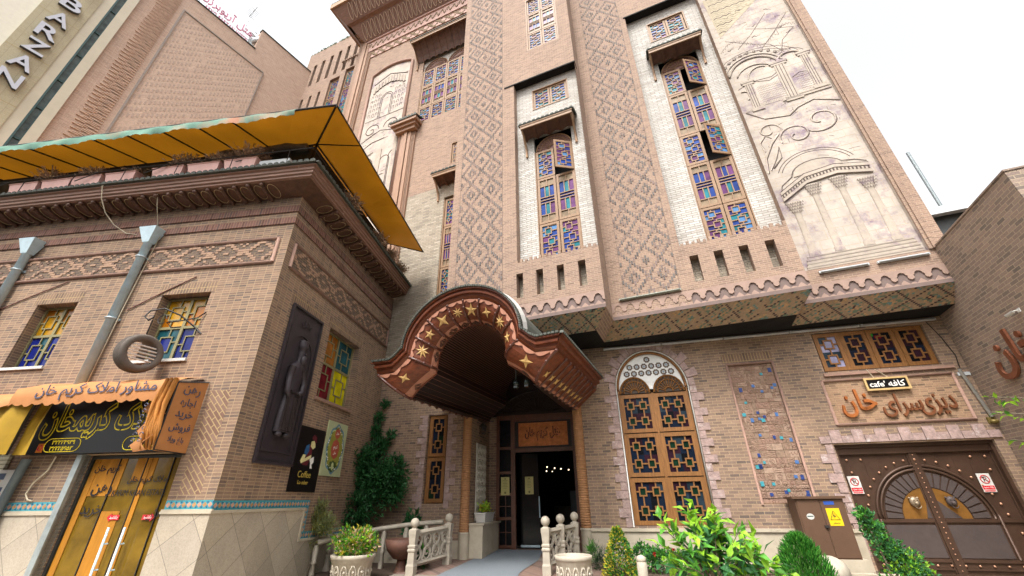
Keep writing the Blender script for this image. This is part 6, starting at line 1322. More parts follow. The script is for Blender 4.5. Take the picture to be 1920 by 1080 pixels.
# electrical cabinet
EC = Thing('electrical_cabinet', 'brown metal electrical cabinet with two doors against the hotel wall', 'cabinet', G, (11.9, .5, .4))
m = MB(); m.box(11.46, 12.42, .09, .62, .4, 1.55); m.box(11.4, 12.47, .07, .68, 1.55, 1.6); EC.part('body', m, CABB)
for a, b in ((11.49, 11.93), (11.95, 12.39)): m = MB(); m.box(a, b, .62, .635, .43, 1.53); EC.part('door', m, CABB)
m = MB(); m.box(11.36, 12.52, .09, .66, 0, .4); EC.part('base', m, PLINTH)
m = MB(); m.box(11.9, 11.98, .635, .67, .98, 1.03); EC.part('handle', m, IRON)
m = MB(); m.mat(0); m.box(12.02, 12.28, .635, .639, 1.02, 1.36); m.mat(1); m.tube([(12.06, .641, 1.14), (12.24, .641, 1.14), (12.15, .641, 1.31)], .009, 4, closed=True); m.prism([(12.16, 1.27), (12.12, 1.2), (12.15, 1.2), (12.14, 1.16), (12.18, 1.215), (12.15, 1.215)], .639, .642); m.text('خطر', 12.15, .639, 1.07, .05, w=.14, ext=.002, off=.003); EC.part('warning_sticker', m, [SIGNY, INK])
m = MB(); m.mat(0); m.box(12.02, 12.22, .635, .638, 1.43, 1.5); m.mat(1); m.prism([(11.68+.075*cos(a), 1.2+.06*sin(a)) for a in [2*pi*k/20 for k in range(20)]], .635, .638); m.mat(2); m.box(11.62, 11.74, .638, .64, 1.195, 1.215); EC.part('sticker', m, [BLUE, WHITEP, TEALM])
# ------------------------------------------------------------------ timber porch canopy
CN = Thing('entrance_canopy', 'carved red timber porch canopy with a trefoil arch and gold stars', 'canopy', U, (4.9, 0, 3.9))
UC = 4.915
def half(lst): return lst+[(2*UC-u, z) for u, z in reversed(lst)]
def ell(rx, rz, cz, n=24): return [(UC+rx*cos(rad(180-180*i/n)), cz+rz*sin(rad(180-180*i/n))) for i in range(n+1)]
def outline(side, rx, rz, cz, zl): e = ell(rx, rz, cz); h = side; return h+e+[(2*UC-u, z) for u, z in reversed(h)]
Oo = outline([(2.44, 4.74), (2.7, 4.73), (2.98, 4.72), (3.12, 4.8), (3.28, 4.95)], 1.57, 1.36, 4.98, 0)
Ol = outline([(2.58, 4.42), (2.8, 4.42), (3.06, 4.43), (3.24, 4.57), (3.44, 4.75)], 1.42, 1.26, 4.8, 0)
Oi = outline([(3.22, 3.9), (3.3, 3.96), (3.42, 4.1), (3.66, 4.28), (3.92, 4.44)], .97, .9, 4.7, 0)
NP = len(Oo)
def loft(m, A, B, da, db, mi=None):
    if mi is not None: m.mat(mi)
    n = len(A); vs = [(p[0], da, p[1]) for p in A]+[(p[0], db, p[1]) for p in B]; m.add(vs, [(i, i+1, n+i+1, n+i) for i in range(n-1)])
lerp = lambda A, B, t: [(a[0]+(b[0]-a[0])*t, a[1]+(b[1]-a[1])*t) for a, b in zip(A, B)]
DF, DI, DB = 3.25, 2.6, -.75
m = MB()
prof = [(0, .06), (.12, .06), (.14, .0), (.3, -.02), (.33, .03), (.5, .02), (.53, -.04), (.72, -.06), (.75, -.02), (1, -.1)]
for (t0, e0), (t1, e1) in zip(prof, prof[1:]): loft(m, lerp(Oo, Ol, t0), lerp(Oo, Ol, t1), DF+e0, DF+e1)
for s in (1, -1):
    X = lambda t: (2*UC-Oo[0][0] if s > 0 else Oo[0][0])+((2*UC-Ol[0][0] if s > 0 else Ol[0][0])-(2*UC-Oo[0][0] if s > 0 else Oo[0][0]))*t
    for (t0, e0), (t1, e1) in zip(prof, prof[1:]):
        z0, z1 = 4.74-.32*t0, 4.74-.32*t1; m.quad((X(t0)+s*e0, DF+e0, z0), (X(t0)+s*e0, DB, z0), (X(t1)+s*e1, DB, z1), (X(t1)+s*e1, DF+e1, z1))
CN.part('cornice', m, WOODR)
# cove between cornice and vault
def cove(t): return sin(t*pi/2), DF-.1-(DF-.1-DI)*(1-cos(t*pi/2))
m = MB(); ts = [0, .12, .25, .38, .5, .62, .72, .74, .87, 1]
for a, b in zip(ts, ts[1:]):
    (fa, da), (fb, db) = cove(a), cove(b); loft(m, lerp(Ol, Oi, fa), lerp(Ol, Oi, fb), da, db, 0 if b <= .73 else 1)
for s in (1, -1):
    for a, b in zip(ts, ts[1:]):
        (fa, da), (fb, db) = cove(a), cove(b); x = lambda f: UC+s*((UC-Ol[0][0])+(Ol[0][0]-Oi[0][0])*f); z = lambda f: Ol[0][1]+(Oi[0][1]-Ol[0][1])*f
        m.mat(0 if b <= .73 else 1); m.quad((x(fa), da, z(fa)), (x(fa), DB, z(fa)), (x(fb), DB, z(fb)), (x(fb), db, z(fb)))
CN.part('cove', m, [WOODR, WOODP])
# scalloped lower edge of the cornice, roof covering, flashing
m = MB(); N_ = NP*6
def along(L, s):
    x = s*(len(L)-1); i = min(int(x), len(L)-2); f = x-i; return (L[i][0]+(L[i+1][0]-L[i][0])*f, L[i][1]+(L[i+1][1]-L[i][1])*f)
lo = [along(lerp(Ol, Oi, .06+.14*abs(sin(i*pi/9))), i/N_) for i in range(N_+1)]; up = [along(Ol, i/N_) for i in range(N_+1)]
vs = [(p[0], DF-.07, p[1]) for p in up]+[(p[0], DF-.08, p[1]) for p in lo]; m.add(vs, [(i, i+1, N_+2+i, N_+1+i) for i in range(N_)]); CN.part('scalloped_edge', m, WOODP)
m = MB(); m.mat(0); loft(m, [(p[0], p[1]+.02) for p in Oo], [(p[0], p[1]+.02) for p in Oo], DF+.08, DB); m.mat(0)
for i in range(N_//2): a, b = along(Oo, 2*i/N_), along(Oo, (2*i+1.5)/N_); mid = ((a[0]+b[0])/2, (a[1]+b[1])/2); nx, nz = -(b[1]-a[1]), b[0]-a[0]; L = sqrt(nx*nx+nz*nz)+1e-6; m.prism([a, b, (b[0]+nx/L*.045, b[1]+nz/L*.045), (a[0]+nx/L*.045, a[1]+nz/L*.045)], DF-.05, DF+.11)
x = 2*UC-Oo[0][0]
teeth(m, (x, DF+.05, 4.74), (x, DB, 4.74), (0, 0, 1), (1, 0, 0), 34, .06, .08); teeth(m, (Oo[0][0], DB, 4.74), (Oo[0][0], DF+.05, 4.74), (0, 0, 1), (1, 0, 0), 34, .06, .08)
m.mat(1)
for i in range(NP-15, NP-6): a, b = Oo[i], Oo[i+1]; m.quad((a[0], DF+.115, a[1]+.02), (b[0], DF+.115, b[1]+.02), (b[0]+.05, DF-.3, b[1]+.1), (a[0]+.05, DF-.3, a[1]+.1))
CN.part('roof_covering', m, [ROOFT, WHITEP])
# ribs
RIBM = mat('dark_rib_wood', H('4e2618'), .35, var=.3, spec=.6); RI = [0, 4.5, 8, 11, 14.5, 17, 19.5, 23, 26, 29.5, NP-1]
def at(L, x): i = min(int(x), len(L)-2); f = x-i; return (L[i][0]+(L[i+1][0]-L[i][0])*f, L[i][1]+(L[i+1][1]-L[i][1])*f)
for x in RI:
    pts = []
    for k in range(9):
        f, d = cove(k/8); a, b = at(Ol, x), at(Oi, x); pts.append((a[0]+(b[0]-a[0])*f, d-.0+.015, a[1]+(b[1]-a[1])*f-.01))
    m = MB(); m.tube(pts, .035, 6)
    for p in pts[::2]: m.ball(p, .045, 6, 5)
    CN.part('rib', m, RIBM)
SD = [2.45, 2.1, 1.75, 1.4, 1.05, .7, .35, 0, -.35]
for s in (1, -1):
    for dd in SD:
        pts = []
        for k in range(7): f, d = cove(k/6); pts.append((UC+s*((UC-Ol[0][0])+(Ol[0][0]-Oi[0][0])*f)+.0, dd, Ol[0][1]+(Oi[0][1]-Ol[0][1])*f-.012))
        m = MB(); m.tube(pts, .035, 6)
        for p in pts[::2]: m.ball(p, .045, 6, 5)
        CN.part('rib', m, RIBM)
# inlays: gold stars and carved diamonds
c = MB()
def patch(m, x, t, pts, lift=.012):
    """flat figure laid on the cove at outline position x, depth parameter t"""
    def P(xx, tt): f, d = cove(min(1, max(0, tt))); a, b = at(Ol, min(max(xx, 0), NP-1.001)), at(Oi, min(max(xx, 0), NP-1.001)); return Vector((a[0]+(b[0]-a[0])*f, d, a[1]+(b[1]-a[1])*f))
    o = P(x, t); ex = (P(x+.4, t)-P(x-.4, t)).normalized(); et = (P(x, t+.05)-P(x, t-.05)).normalized(); n = ex.cross(et).normalized()
    if n.y < 0: n = -n
    return o, ex, et, n
def put(m, o, ex, et, n, pts, rise=.02):
    cpt = o+n*(.014+rise); v = [tuple(cpt)]+[tuple(o+ex*a+et*b+n*.012) for a, b in pts]; k = len(pts); m.add(v, [(0, 1+i, 1+(i+1) % k) for i in range(k)])
for i in range(len(RI)-1):
    x = (RI[i]+RI[i+1])/2; w = .19 if i % 2 else .15
    g = MB(); put(g, *patch(g, x, .36, None), star(8 if i % 3 == 1 else 5 if i % 3 == 2 else 4, .36*w, w*.97, .4)); CN.part('gold_star', g, GOLD)
    for q in ((.3, .5, .7) if i not in (0, len(RI)-2) else (.5,)):
        o, ex, et, n = patch(c, RI[i]+(RI[i+1]-RI[i])*q, .87, None); s = .1 if q == .5 else .05
        lp = [tuple(o+ex*a+et*b+n*.01) for a, b in ((s, 0), (0, s*.9), (-s, 0), (0, -s*.9))]; c.tube(lp, .01, 4, closed=True)
        if q == .5: c.tube([tuple(o+ex*a+et*b+n*.01) for a, b in ((s*.5, 0), (0, s*.45), (-s*.5, 0), (0, -s*.45))], .009, 4, closed=True)
for s in (1, -1):
    for k in range(len(SD)):
        dd = (SD[k]+(SD[k-1] if k else 2.85))/2; f, d = cove(.45); o = Vector((UC+s*((UC-Ol[0][0])+(Ol[0][0]-Oi[0][0])*f), dd, Ol[0][1]+(Oi[0][1]-Ol[0][1])*f)); n = Vector((s*.6, 0, -.8))
        g = MB(); put(g, o, Vector((0, 1, 0)), Vector((-s*.8, 0, -.6)), n, star(4, .05, .13, .2)); CN.part('gold_star', g, GOLD)
CN.part('carved_diamond', c, mat('carved_line_brown', H('3d2418'), .6))
# vault of planks
m = MB(); m.mat(0); NV = 14
A = Oi; q0 = DI
loft(m, A, A, DI, -1.72)
m.mat(1)
for i in range(0, NP-1):
    for f in (0, .5): a = at(A, i+f); b = at(A, i+f+.08); m.tube([(a[0], DI-.02, a[1]-.004), (a[0], -1.7, a[1]-.004)], .009, 3, cap=False)
m.mat(2); m.tube([(p[0], DI+.01, p[1]-.01) for p in A], .022, 6)
m.mat(0)
for s in (1, -1):
    x = UC+s*(UC-Oi[0][0]); m.quad((x, DI, 3.9), (x-s*.0, DB, 3.9), (x-s*.3, DB, 3.9), (x-s*.12, DI, 3.9))
CN.part('plank_vault', m, [WOODD, mat('plank_seam', H('7a5240'), .4, spec=.6), WOODR])
m = MB()
for u in (5.55, 5.85): m.tube([(u, 1.3, 4.75), (u, 1.3, 4.4)], .012, 5); m.ball((u, 1.3, 4.32), .08, 10, 8); m.box(u-.05, u+.05, 1.25, 1.35, 4.2, 4.25)
single('hanging_lantern', 'pair of small dark lanterns hanging inside the porch vault', 'lantern', U, m, mat('dark_lantern_glass', H('2c3433'), .15), (5.7, 1.3, 4.3))
# copper sign over the door
dd = -1.75
CS = Thing('copper_sign', 'beaten copper plaque with raised script above the entrance door', 'sign', G, (5.26, dd, 3.55))
m = MB(); m.box(4.45, 6.07, dd+.06, dd+.09, 3.2, 3.9); frame_box(m, 4.43, 6.09, 3.18, 3.92, .02, dd+.06, dd+.105); CS.part('plate', m, COPPER)
m = MB(); m.text('هتل کریم خان', 5.25, dd+.088, 3.56, .44, w=1.2, ext=.014, off=.045); CS.part('lettering_outline', m, mat('dark_copper_line', H('4a2616'), .5, .2)); m = MB(); m.text('هتل کریم خان', 5.25, dd+.1, 3.56, .38, w=1.12, ext=.006, off=-.012); CS.part('lettering', m, COPPER)
def cert(u, z, d, label):
    t = Thing('certificate', label, 'notice', G, (u, d, z), 'framed certificates at the door'); m = MB(); m.mat(0); m.box(u-.14, u+.14, d, d+.015, z-.26, z+.26); m.mat(1)
    for k in range(6): m.box(u-.08+.02*(k % 2), u+.08-.02*(k % 2), d+.015, d+.017, z+.16-.045*k, z+.17-.045*k)
    m.prism([(u+.035*cos(a), z-.19+.035*sin(a)) for a in [2*pi*k/12 for k in range(12)]], d+.015, d+.018); m.prism([(u+.03*cos(a), z+.21+.02*sin(a)) for a in [2*pi*k/12 for k in range(12)]], d+.015, d+.018); t.part('sheet', m, [mat('pale_yellow_sheet', H('b3aa6e'), .5, var=.06), mat('print_olive', H('6e6a35'), .5)]); return t
cert(3.96, 2.0, dd+.1, 'pale yellow framed certificate on the narrow side light of the door'); cert(4.66, 2.02, dd-.32, 'pale yellow framed certificate on the open dark glass door leaf')
# lobby lights, picture and shapes inside the door
CH = Thing('chandelier', 'small lit chandelier bulbs deep inside the dark lobby', 'chandelier', G, (5.2, -5, 2.9))
m = MB()
BL = [(4.75, 2.75), (5.05, 2.7), (5.3, 2.67), (5.6, 2.63), (5.85, 2.6), (4.72, 2.6), (4.95, 2.58)]
for u, z in BL: m.ball((u, -5, z), .022 if z > 2.59 else .015, 8, 6)
CH.part('bulb', m, lamp('warm_bulb', (1, .78, .5), 2.2)); m = MB()
for u, z in BL: m.tube([(u, -5, z+.03), (5.25, -5, z+.5)], .008, 4)
m.tube([(5.25, -5, 3.0), (5.25, -5, 4.4)], .01, 4); CH.part('arm', m, IRON)
m = MB(); m.box(5.55, 6.0, -5.3, -5.25, 1.2, 1.9); single('lobby_screen', 'small bluish screen glowing faintly in the dark lobby', 'screen', G, m, mat('dim_screen', H('27404f'), .3), (5.8, -5.3, 1.2))
m = MB(); m.box(4.9, 6.3, -6, -5.4, .32, 1.3); m.box(4.85, 6.35, -6.05, -5.35, 1.3, 1.36); single('reception_desk', 'dark reception desk at the back of the lobby', 'desk', G, m, mat('dark_desk', H('2a211c'), .5), (5.6, -5.7, .3))
# wall lantern and white flower trough in the recess
m = MB(); m.tube([(3.36, -.75, 3.5), (3.36, -.75, 3.75), (3.45, -.75, 3.85), (3.55, -.75, 3.8)], .015, 6)
for q in (-.12, .12): m.tube([(3.4, -.75, 3.55), (3.5, -.75+q, 3.5), (3.5, -.75+q, 3.6)], .012, 5); m.lathe([(.03, 3.6), (.05, 3.68), (.055, 3.76), (.03, 3.8)], (3.5, -.75+q, 0), 8)
single('wall_lantern', 'dark iron wall lantern above the carved white panel in the porch', 'lantern', G, m, IRON, (3.36, -.75, 3.5))
WT = Thing('flower_trough', 'white plastic flower trough with small yellow green plants on the porch ledge', 'planter', G, (3.56, -.6, 1.03))
def trough(m, c, w, l, h, F=1):
    a = [(c[0]-w*.8, c[1]-l*.88, c[2]), (c[0]+w*.8, c[1]-l*.88, c[2]), (c[0]+w*.8, c[1]+l*.88, c[2]), (c[0]-w*.8, c[1]+l*.88, c[2])]; b = [(c[0]-w, c[1]-l, c[2]+h), (c[0]+w, c[1]-l, c[2]+h), (c[0]+w, c[1]+l, c[2]+h), (c[0]-w, c[1]+l, c[2]+h)]
    m.add(a+b, [(0, 1, 5, 4), (1, 2, 6, 5), (2, 3, 7, 6), (3, 0, 4, 7), (0, 1, 2, 3), (4, 5, 6, 7)]); m.box(c[0]-w-.015, c[0]+w+.015, c[1]-l-.015, c[1]+l+.015, c[2]+h-.035, c[2]+h)
m = MB(); trough(m, (3.58, -.75, 1.035), .16, .45, .25); WT.part('trough', m, WHITEP)
m = MB()
for k in range(160): o = Vector((3.58+random.uniform(-.1, .1), -.75+random.uniform(-.38, .38)*(1 if k % 3 else .5), 1.28+random.uniform(0, .2)*(1 if k % 3 else 1.3))); m.mat(k % 2); leafq(m, o, rv()+Vector((0, 0, .8)), rv(), .1, .05)
WT.part('foliage', m, [L_LIME, L_GOLD])
# ------------------------------------------------------------------ stone balustrades
def newel(u, d, z, label, first=None):
    if first: return dup(first, G.M @ Matrix.Translation((u, -d, z)), label)
    t = Thing('newel_post', label, 'post', G, (u, d, z), 'carved stone newel posts'); m = MB()
    pr = [(.0, 0), (.13, 0), (.135, .18), (.115, .22), (.105, .44), (.13, .47), (.13, .5), (.112, .52), (.13, .55), (.13, .58), (.1, .6), (.125, .78), (.135, .82), (.135, .9), (.06, .93), (.06, .95)]
    m.lathe(pr, (u, d, z), 4, a0=pi/4, a1=2*pi+pi/4); m.s = False; m.sm = [False]*len(m.sm); t.part('shaft', m, MARBLE); m = MB(); m.ball((u, d, z+1.04), .105, 16, 12); t.part('ball_finial', m, MARBLE); return t.o
n0 = newel(2.77, 2.13, .1, 'carved stone newel at the front of the left balustrade, beside the flower pot')
newel(3.06, .72, .155, 'carved stone newel at the porch end of the left balustrade', n0); newel(5.87, 1.75, .12, 'front stone newel of the right balustrade, tallest in view', n0); newel(6.12, 1.1, .145, 'middle stone newel of the right balustrade', n0); newel(6.38, .45, .17, 'rear stone newel of the right balustrade next to the brick column', n0)
def lattice(p0, p1, label):
    """pierced stone panel between two newels"""
    t = Thing('balustrade_panel', label, 'balustrade', G, ((p0[0]+p1[0])/2, (p0[1]+p1[1])/2, p0[2]), 'pierced stone balustrade panels'); P0, P1 = Vector(p0), Vector(p1); m = MB(); L = (P1-P0).length
    def P(s, z, o=0): q = P0+(P1-P0)*s; n = Vector((-(P1-P0).y, (P1-P0).x, 0)).normalized(); return tuple(q+Vector((0, 0, z))+n*o)
    for z, r in ((.2, .06), (.82, .06)): m.tube([P(0, z), P(1, z)], r, 4)
    t.part('rail', m, MARBLE); m = MB(); k = max(2, int(L/.3))
    for i in range(k):
        c = (i+.5)/k; w = .5/k
        for zz, sg in ((.38, 1), (.64, -1)):
            m.tube([P(c+w*(.75*cos(a)), zz+.14*sin(a)) for a in [2*pi*q/12 for q in range(13)]], .028, 5)
            m.tube([P(c+w*.8*(1-q/9)*cos(sg*q*.75), zz+.12*(1-q/9)*sin(sg*q*.75)) for q in range(9)], .024, 5)
        m.tube([P(c-w, .24), P(c-w*.3, .5), P(c-w, .78)], .026, 5); m.tube([P(c+w, .24), P(c+w*.3, .5), P(c+w, .78)], .026, 5); m.ball(P(c, .51), .05, 8, 6)
    t.part('pierced_scrollwork', m, MARBLE)
lattice((2.77, 2.13, .1), (3.06, .72, .155), 'pierced scrollwork panel of the left entrance balustrade'); lattice((5.87, 1.75, .12), (6.12, 1.1, .145), 'front pierced panel of the right entrance balustrade'); lattice((6.12, 1.1, .145), (6.38, .45, .17), 'rear pierced panel of the right entrance balustrade')
CR = Thing('curved_balustrade', 'curved stone rail on turned balusters running behind the flower pot', 'balustrade', G, (1.5, 1.2, 0))
path = [(2.95, .85, 1.1), (2.5, .9, 1.08), (2.0, 1.05, 1.04), (1.5, 1.3, .98), (1.05, 1.65, .91), (.7, 2.1, .83), (.5, 2.6, .75)]
m = MB(); m.tube(path, .06, 6); CR.part('rail', m, MARBLE)
for p in path[1:]: m = MB(); z = p[2]-.05; m.lathe([(.06, 0), (.07, z*.2), (.05, z*.45), (.08, z*.5), (.05, z*.55), (.075, z*.85), (.05, z)], (p[0], p[1], 0), 4, a0=pi/4, a1=2*pi+pi/4); CR.part('baluster', m, MARBLE)
# mat at the door
m = MB(); n = 12; vs = []
for i in range(n+1): t = i/n; d = 3.3-4.9*t; z = (.02+.17*(4.2-d)/4.2 if d > .02 else .19+.12*(.02-d)/2.42)+.012+.004*sin(i*2); vs += [(3.35+.25*t+(.0), d, z), (5.25+.05*sin(i), d, z)]
m.add(vs, [(2*i, 2*i+1, 2*i+3, 2*i+2) for i in range(n)]); single('door_mat', 'long grey ribbed runner mat leading to the entrance', 'mat', G, m, MATT, (4.3, 1, .1))
# ------------------------------------------------------------------ pots, posts and plants
def bush_core(m, c, R, n, L, w, mats=(0,), sq=(1, 1, 1), shell=.55, up=.3):
    c = Vector(c)
    for k in range(n):
        v = rv(); r = (shell+(1-shell)*random.random())*(.85+.3*sin(v.x*5+v.z*4)*sin(v.y*6)); p = c+Vector((v.x*R*r*sq[0], v.y*R*r*sq[1], v.z*R*r*sq[2])); m.mat(random.choice(mats)); leafq(m, p, v+rv()*.8+Vector((0, 0, up)), rv(), L*random.uniform(.6, 1.2), w)
def carved_pot(u, d, z, r0, r1, h, label, cat='pot'):
    t = Thing('flower_pot', label, cat, G, (u, d, z)); m = MB(); m.lathe([(.01, .0), (r0, 0), (r0*1.02, h*.1), (r0+(r1-r0)*.75, h*.75), (r1*.98, h*.76), (r1*.98, h*.84), (r1*1.03, h*.86), (r1*1.05, h*.98), (r1*.98, h), (r1*.86, h*.98), (r1*.84, h*.86), (.01, h*.85)], (u, d, z), 28); t.part('body', m, MARBLE)
    m = MB(); n = 14
    for k in range(n):
        a = 2*pi*k/n; r = lambda q: r0+(r1-r0)*q
        for s in (1, -1): m.tube([(u+(r(.3)+.012)*cos(a+s*.03+s*.13*sin(q*.45)), d+(r(.3)+.012+(r1-r0)*q*.05)*sin(a+s*.03+s*.13*sin(q*.45)), z+h*(.18+.07*q)) for q in range(8)], .016, 5)
        m.ball((u+(r(.45)+.01)*cos(a), d+(r(.45)+.01)*sin(a), z+h*.45), .03, 6, 5)
    t.part('carved_ornament', m, MARBLE); return t
t = carved_pot(1.72, 2.9, .02, .36, .46, .56, 'carved cream stone pot full of pale flowers before the curved rail')
m = MB(); bush_core(m, (1.72, 2.9, .78), .52, 1500, .1, .05, (0, 0, 1, 2, 3), (1.05, 1, .6), .5, .5); t.part('flowering_foliage', m, [L_MID, L_GOLD, L_PINKF, L_LIME])
t = carved_pot(6.55, 2.4, .02, .32, .37, .56, 'empty carved cream stone pot in front of the right balustrade')
m = MB(); m.lathe([(.01, .44), (.32, .44)], (6.55, 2.4, .02), 16); t.part('soil', m, SOIL)
m = MB(); m.lathe([(.05, .35), (.2, .38), (.36, .55), (.44, .78), (.4, .78), (.3, .55), (.02, .45)], (2.3, 1.75, 0), 20); m.lathe([(.2, 0), (.12, .2), (.1, .35)], (2.3, 1.75, 0), 14); single('stone_basin', 'dark brown bowl on a short stand behind the flower pot', 'bowl', G, m, TERR, (2.3, 1.75, 0))
for u, d, h, l in ((.35, 1.9, .55, 'short turned stone post left of the flower pot, under the olive bush'), (.75, 2.0, .6, 'short turned stone post just left of the flower pot')):
    m = MB(); m.lathe([(.09, 0), (.09, .15), (.06, .2), (.075, h*.6), (.05, h*.7), (.07, h*.75), (.07, h*.8), (.02, h*.85)], (u, d, 0), 10); m.ball((u, d, h*.92), .06, 8, 6); single('garden_post', l, 'post', G, m, MARBLE, (u, d, 0), 'small stone garden posts')
m = MB(); m.lathe([(.1, 0), (.1, .35), (.07, .38)], (7.9, 2.2, .1), 12); m.ball((7.9, 2.2, .5), .1, 12, 8, 1, 1, .8); single('garden_post', 'small round topped stone post beside the gold leaved shrub', 'post', G, m, MARBLE, (7.9, 2.2, .1), 'small stone garden posts')
m = MB(); m.ball((11.45, 1.6, .28), .3, 18, 12, 1, 1, .95); m.lathe([(.2, 0), (.16, .05)], (11.45, 1.6, 0), 12); single('stone_ball', 'pale stone ball behind the dark green conifer', 'ornament', G, m, MARBLE, (11.45, 1.6, 0))
m = MB(); m.box(8.1, 10.9, 2.45, 2.62, 0, .16); m.box(11.0, 12.7, 1.3, 1.45, 0, .25); single('bed_kerb', 'low pale stone kerb along the planting bed', 'kerb', G, m, PLINTH, (9.5, 2.5, 0))
def stems(m, base, tips, r, mi=0):
    m.mat(mi)
    for t in tips: b = Vector(base); t = Vector(t); mid = b.lerp(t, .5)+Vector((random.uniform(-.06, .06), random.uniform(-.06, .06), .05)); m.tube([tuple(b), tuple(mid), tuple(t)], r, 5, r1=r*.35, cap=False)
# wall shrub in the corner
t = Thing('corner_shrub', 'large dark green shrub climbing the corner between the two buildings', 'shrub', G, (.2, .6, 0)); m = MB()
for c, R, n in (((-.15, .7, 2.5), .75, 1000), ((.6, .55, 2.1), .7, 900), ((-.55, 1.0, 1.9), .65, 800), ((.1, .8, 1.35), .85, 1000), ((1.05, .4, 2.6), .35, 200), ((1.15, .45, 1.85), .42, 260), ((-.75, 1.1, 2.6), .35, 180), ((.35, .3, 3.1), .32, 200), ((.15, .25, 3.6), .2, 110), ((.18, .2, 4.05), .16, 80), ((.3, .15, 4.5), .1, 50), ((.7, .2, 3.5), .14, 50), ((.5, .2, 3.25), .15, 60), ((-.8, 1.1, 2.1), .5, 420), ((1.05, .5, 2.3), .5, 420), ((.2, .7, 2.7), .5, 350), ((-.3, .4, 3.3), .2, 70)): bush_core(m, c, R, int(n*1.5), .16, .055, (0, 0, 1), (1, .75, .9), .35, -.15)
t.part('foliage', m, [L_DARK, L_DARK2]); m = MB(); stems(m, (.1, .4, 0), [(-.2, .6, 2.2), (.5, .5, 2.0), (.15, .2, 4.4), (.7, .35, 2.4), (-.4, .8, 1.8)], .035); t.part('stem', m, BARK)
# olive grey bush at left
t = Thing('grey_bush', 'wispy grey green bush in front of the tiled plinth', 'bush', G, (.3, 2.6, 0)); m = MB()
for c, R, n in (((.35, 2.6, 1.2), .36, 1300), ((.1, 2.6, .95), .32, 800), ((.62, 2.55, 1.1), .3, 700), ((.45, 2.6, 1.5), .2, 200), ((.3, 2.7, .7), .25, 200)): bush_core(m, c, R, n, .11, .02, (0, 0, 1), (1, 1, 1), .1, .8)
t.part('foliage', m, [L_OLIVE, leaf('olive_gold_leaf', H('8f8f4c'))]); m = MB(); stems(m, (.35, 2.6, 0), [(.3, 2.6, 1.1), (.5, 2.6, 1.3), (.15, 2.6, .9)], .03); t.part('stem', m, BARK)
# low green plants left of the steps
m = MB(); bush_core(m, (2.45, 1.3, .4), .35, 260, .16, .09, (0, 1), (1, 1, .8), .3, .3); bush_core(m, (1.0, 2.2, .35), .25, 120, .14, .08, (0, 1), (1, 1, .8), .3, .3); single('ground_plant', 'low broad leaved green plants behind the left newel', 'plant', G, m, [L_MID, L_DARK2], (2.4, 1.3, .1))
m = MB(); bush_core(m, (1.9, .5, .9), .38, 240, .2, .1, (0,), (.7, .6, 1.1), .2, .3); single('broadleaf_plant', 'dark broad leaved plant behind the curved rail', 'plant', G, m, [L_DARK], (1.9, .5, .1))
# gold leaved conical shrub
t = Thing('gold_shrub', 'conical shrub with gold and green leaves right of the stone pot', 'shrub', G, (7.45, 1.5, .1)); m = MB()
for k in range(1700):
    z = random.random()**1.2; R = .36*(1-z)**.75+.03; a = random.uniform(0, 2*pi); r = R*random.uniform(.55, 1.05); p = Vector((7.45+r*cos(a), 1.5+r*sin(a), .12+.9*z)); m.mat(random.choice((0, 0, 1) if cos(a-1)+.2*sin(a*3) < .2 else (0, 1, 1, 2))); leafq(m, p, Vector((cos(a), sin(a), .5))+rv()*.7, rv(), .075, .04)
t.part('foliage', m, [leaf('yellow_leaf', H('c2b53c')), L_MID, L_DARK2])
m = MB(); bush_core(m, (6.95, .9, .3), .28, 400, .14, .012, (0,), (.8, .8, 1.4), .1, 1.2); bush_core(m, (6.75, .5, .45), .2, 220, .16, .015, (1,), (.6, .6, 1.2), .1, 1.0); single('rosemary_plant', 'narrow leaved green plant between the right newel and the gold shrub', 'plant', G, m, [leaf('rosemary_leaf', H('3f5a3c')), L_MID], (6.95, .9, .1))
# red flowered low shrub
t = Thing('rose_bush', 'low green rose bush with red flowers under the arched window', 'bush', G, (8.4, 1.0, .1)); m = MB()
for c, R, n in (((8.3, 1.0, .4), .38, 600), ((8.85, .9, .35), .35, 450), ((7.95, .7, .5), .28, 250), ((9.4, .9, .35), .35, 350)): bush_core(m, c, R, n, .09, .055, (0, 1), (1, .8, .7), .3, .4)
t.part('foliage', m, [L_MID, L_DARK2]); m = MB()
for c in ((8.62, 1.2, .58), (8.2, 1.25, .5), (8.95, 1.2, .45)):
    for k in range(16): leafq(m, Vector(c), rv()+Vector((0, .3, .3)), rv(), .05, .04)
t.part('flower', m, L_RED)
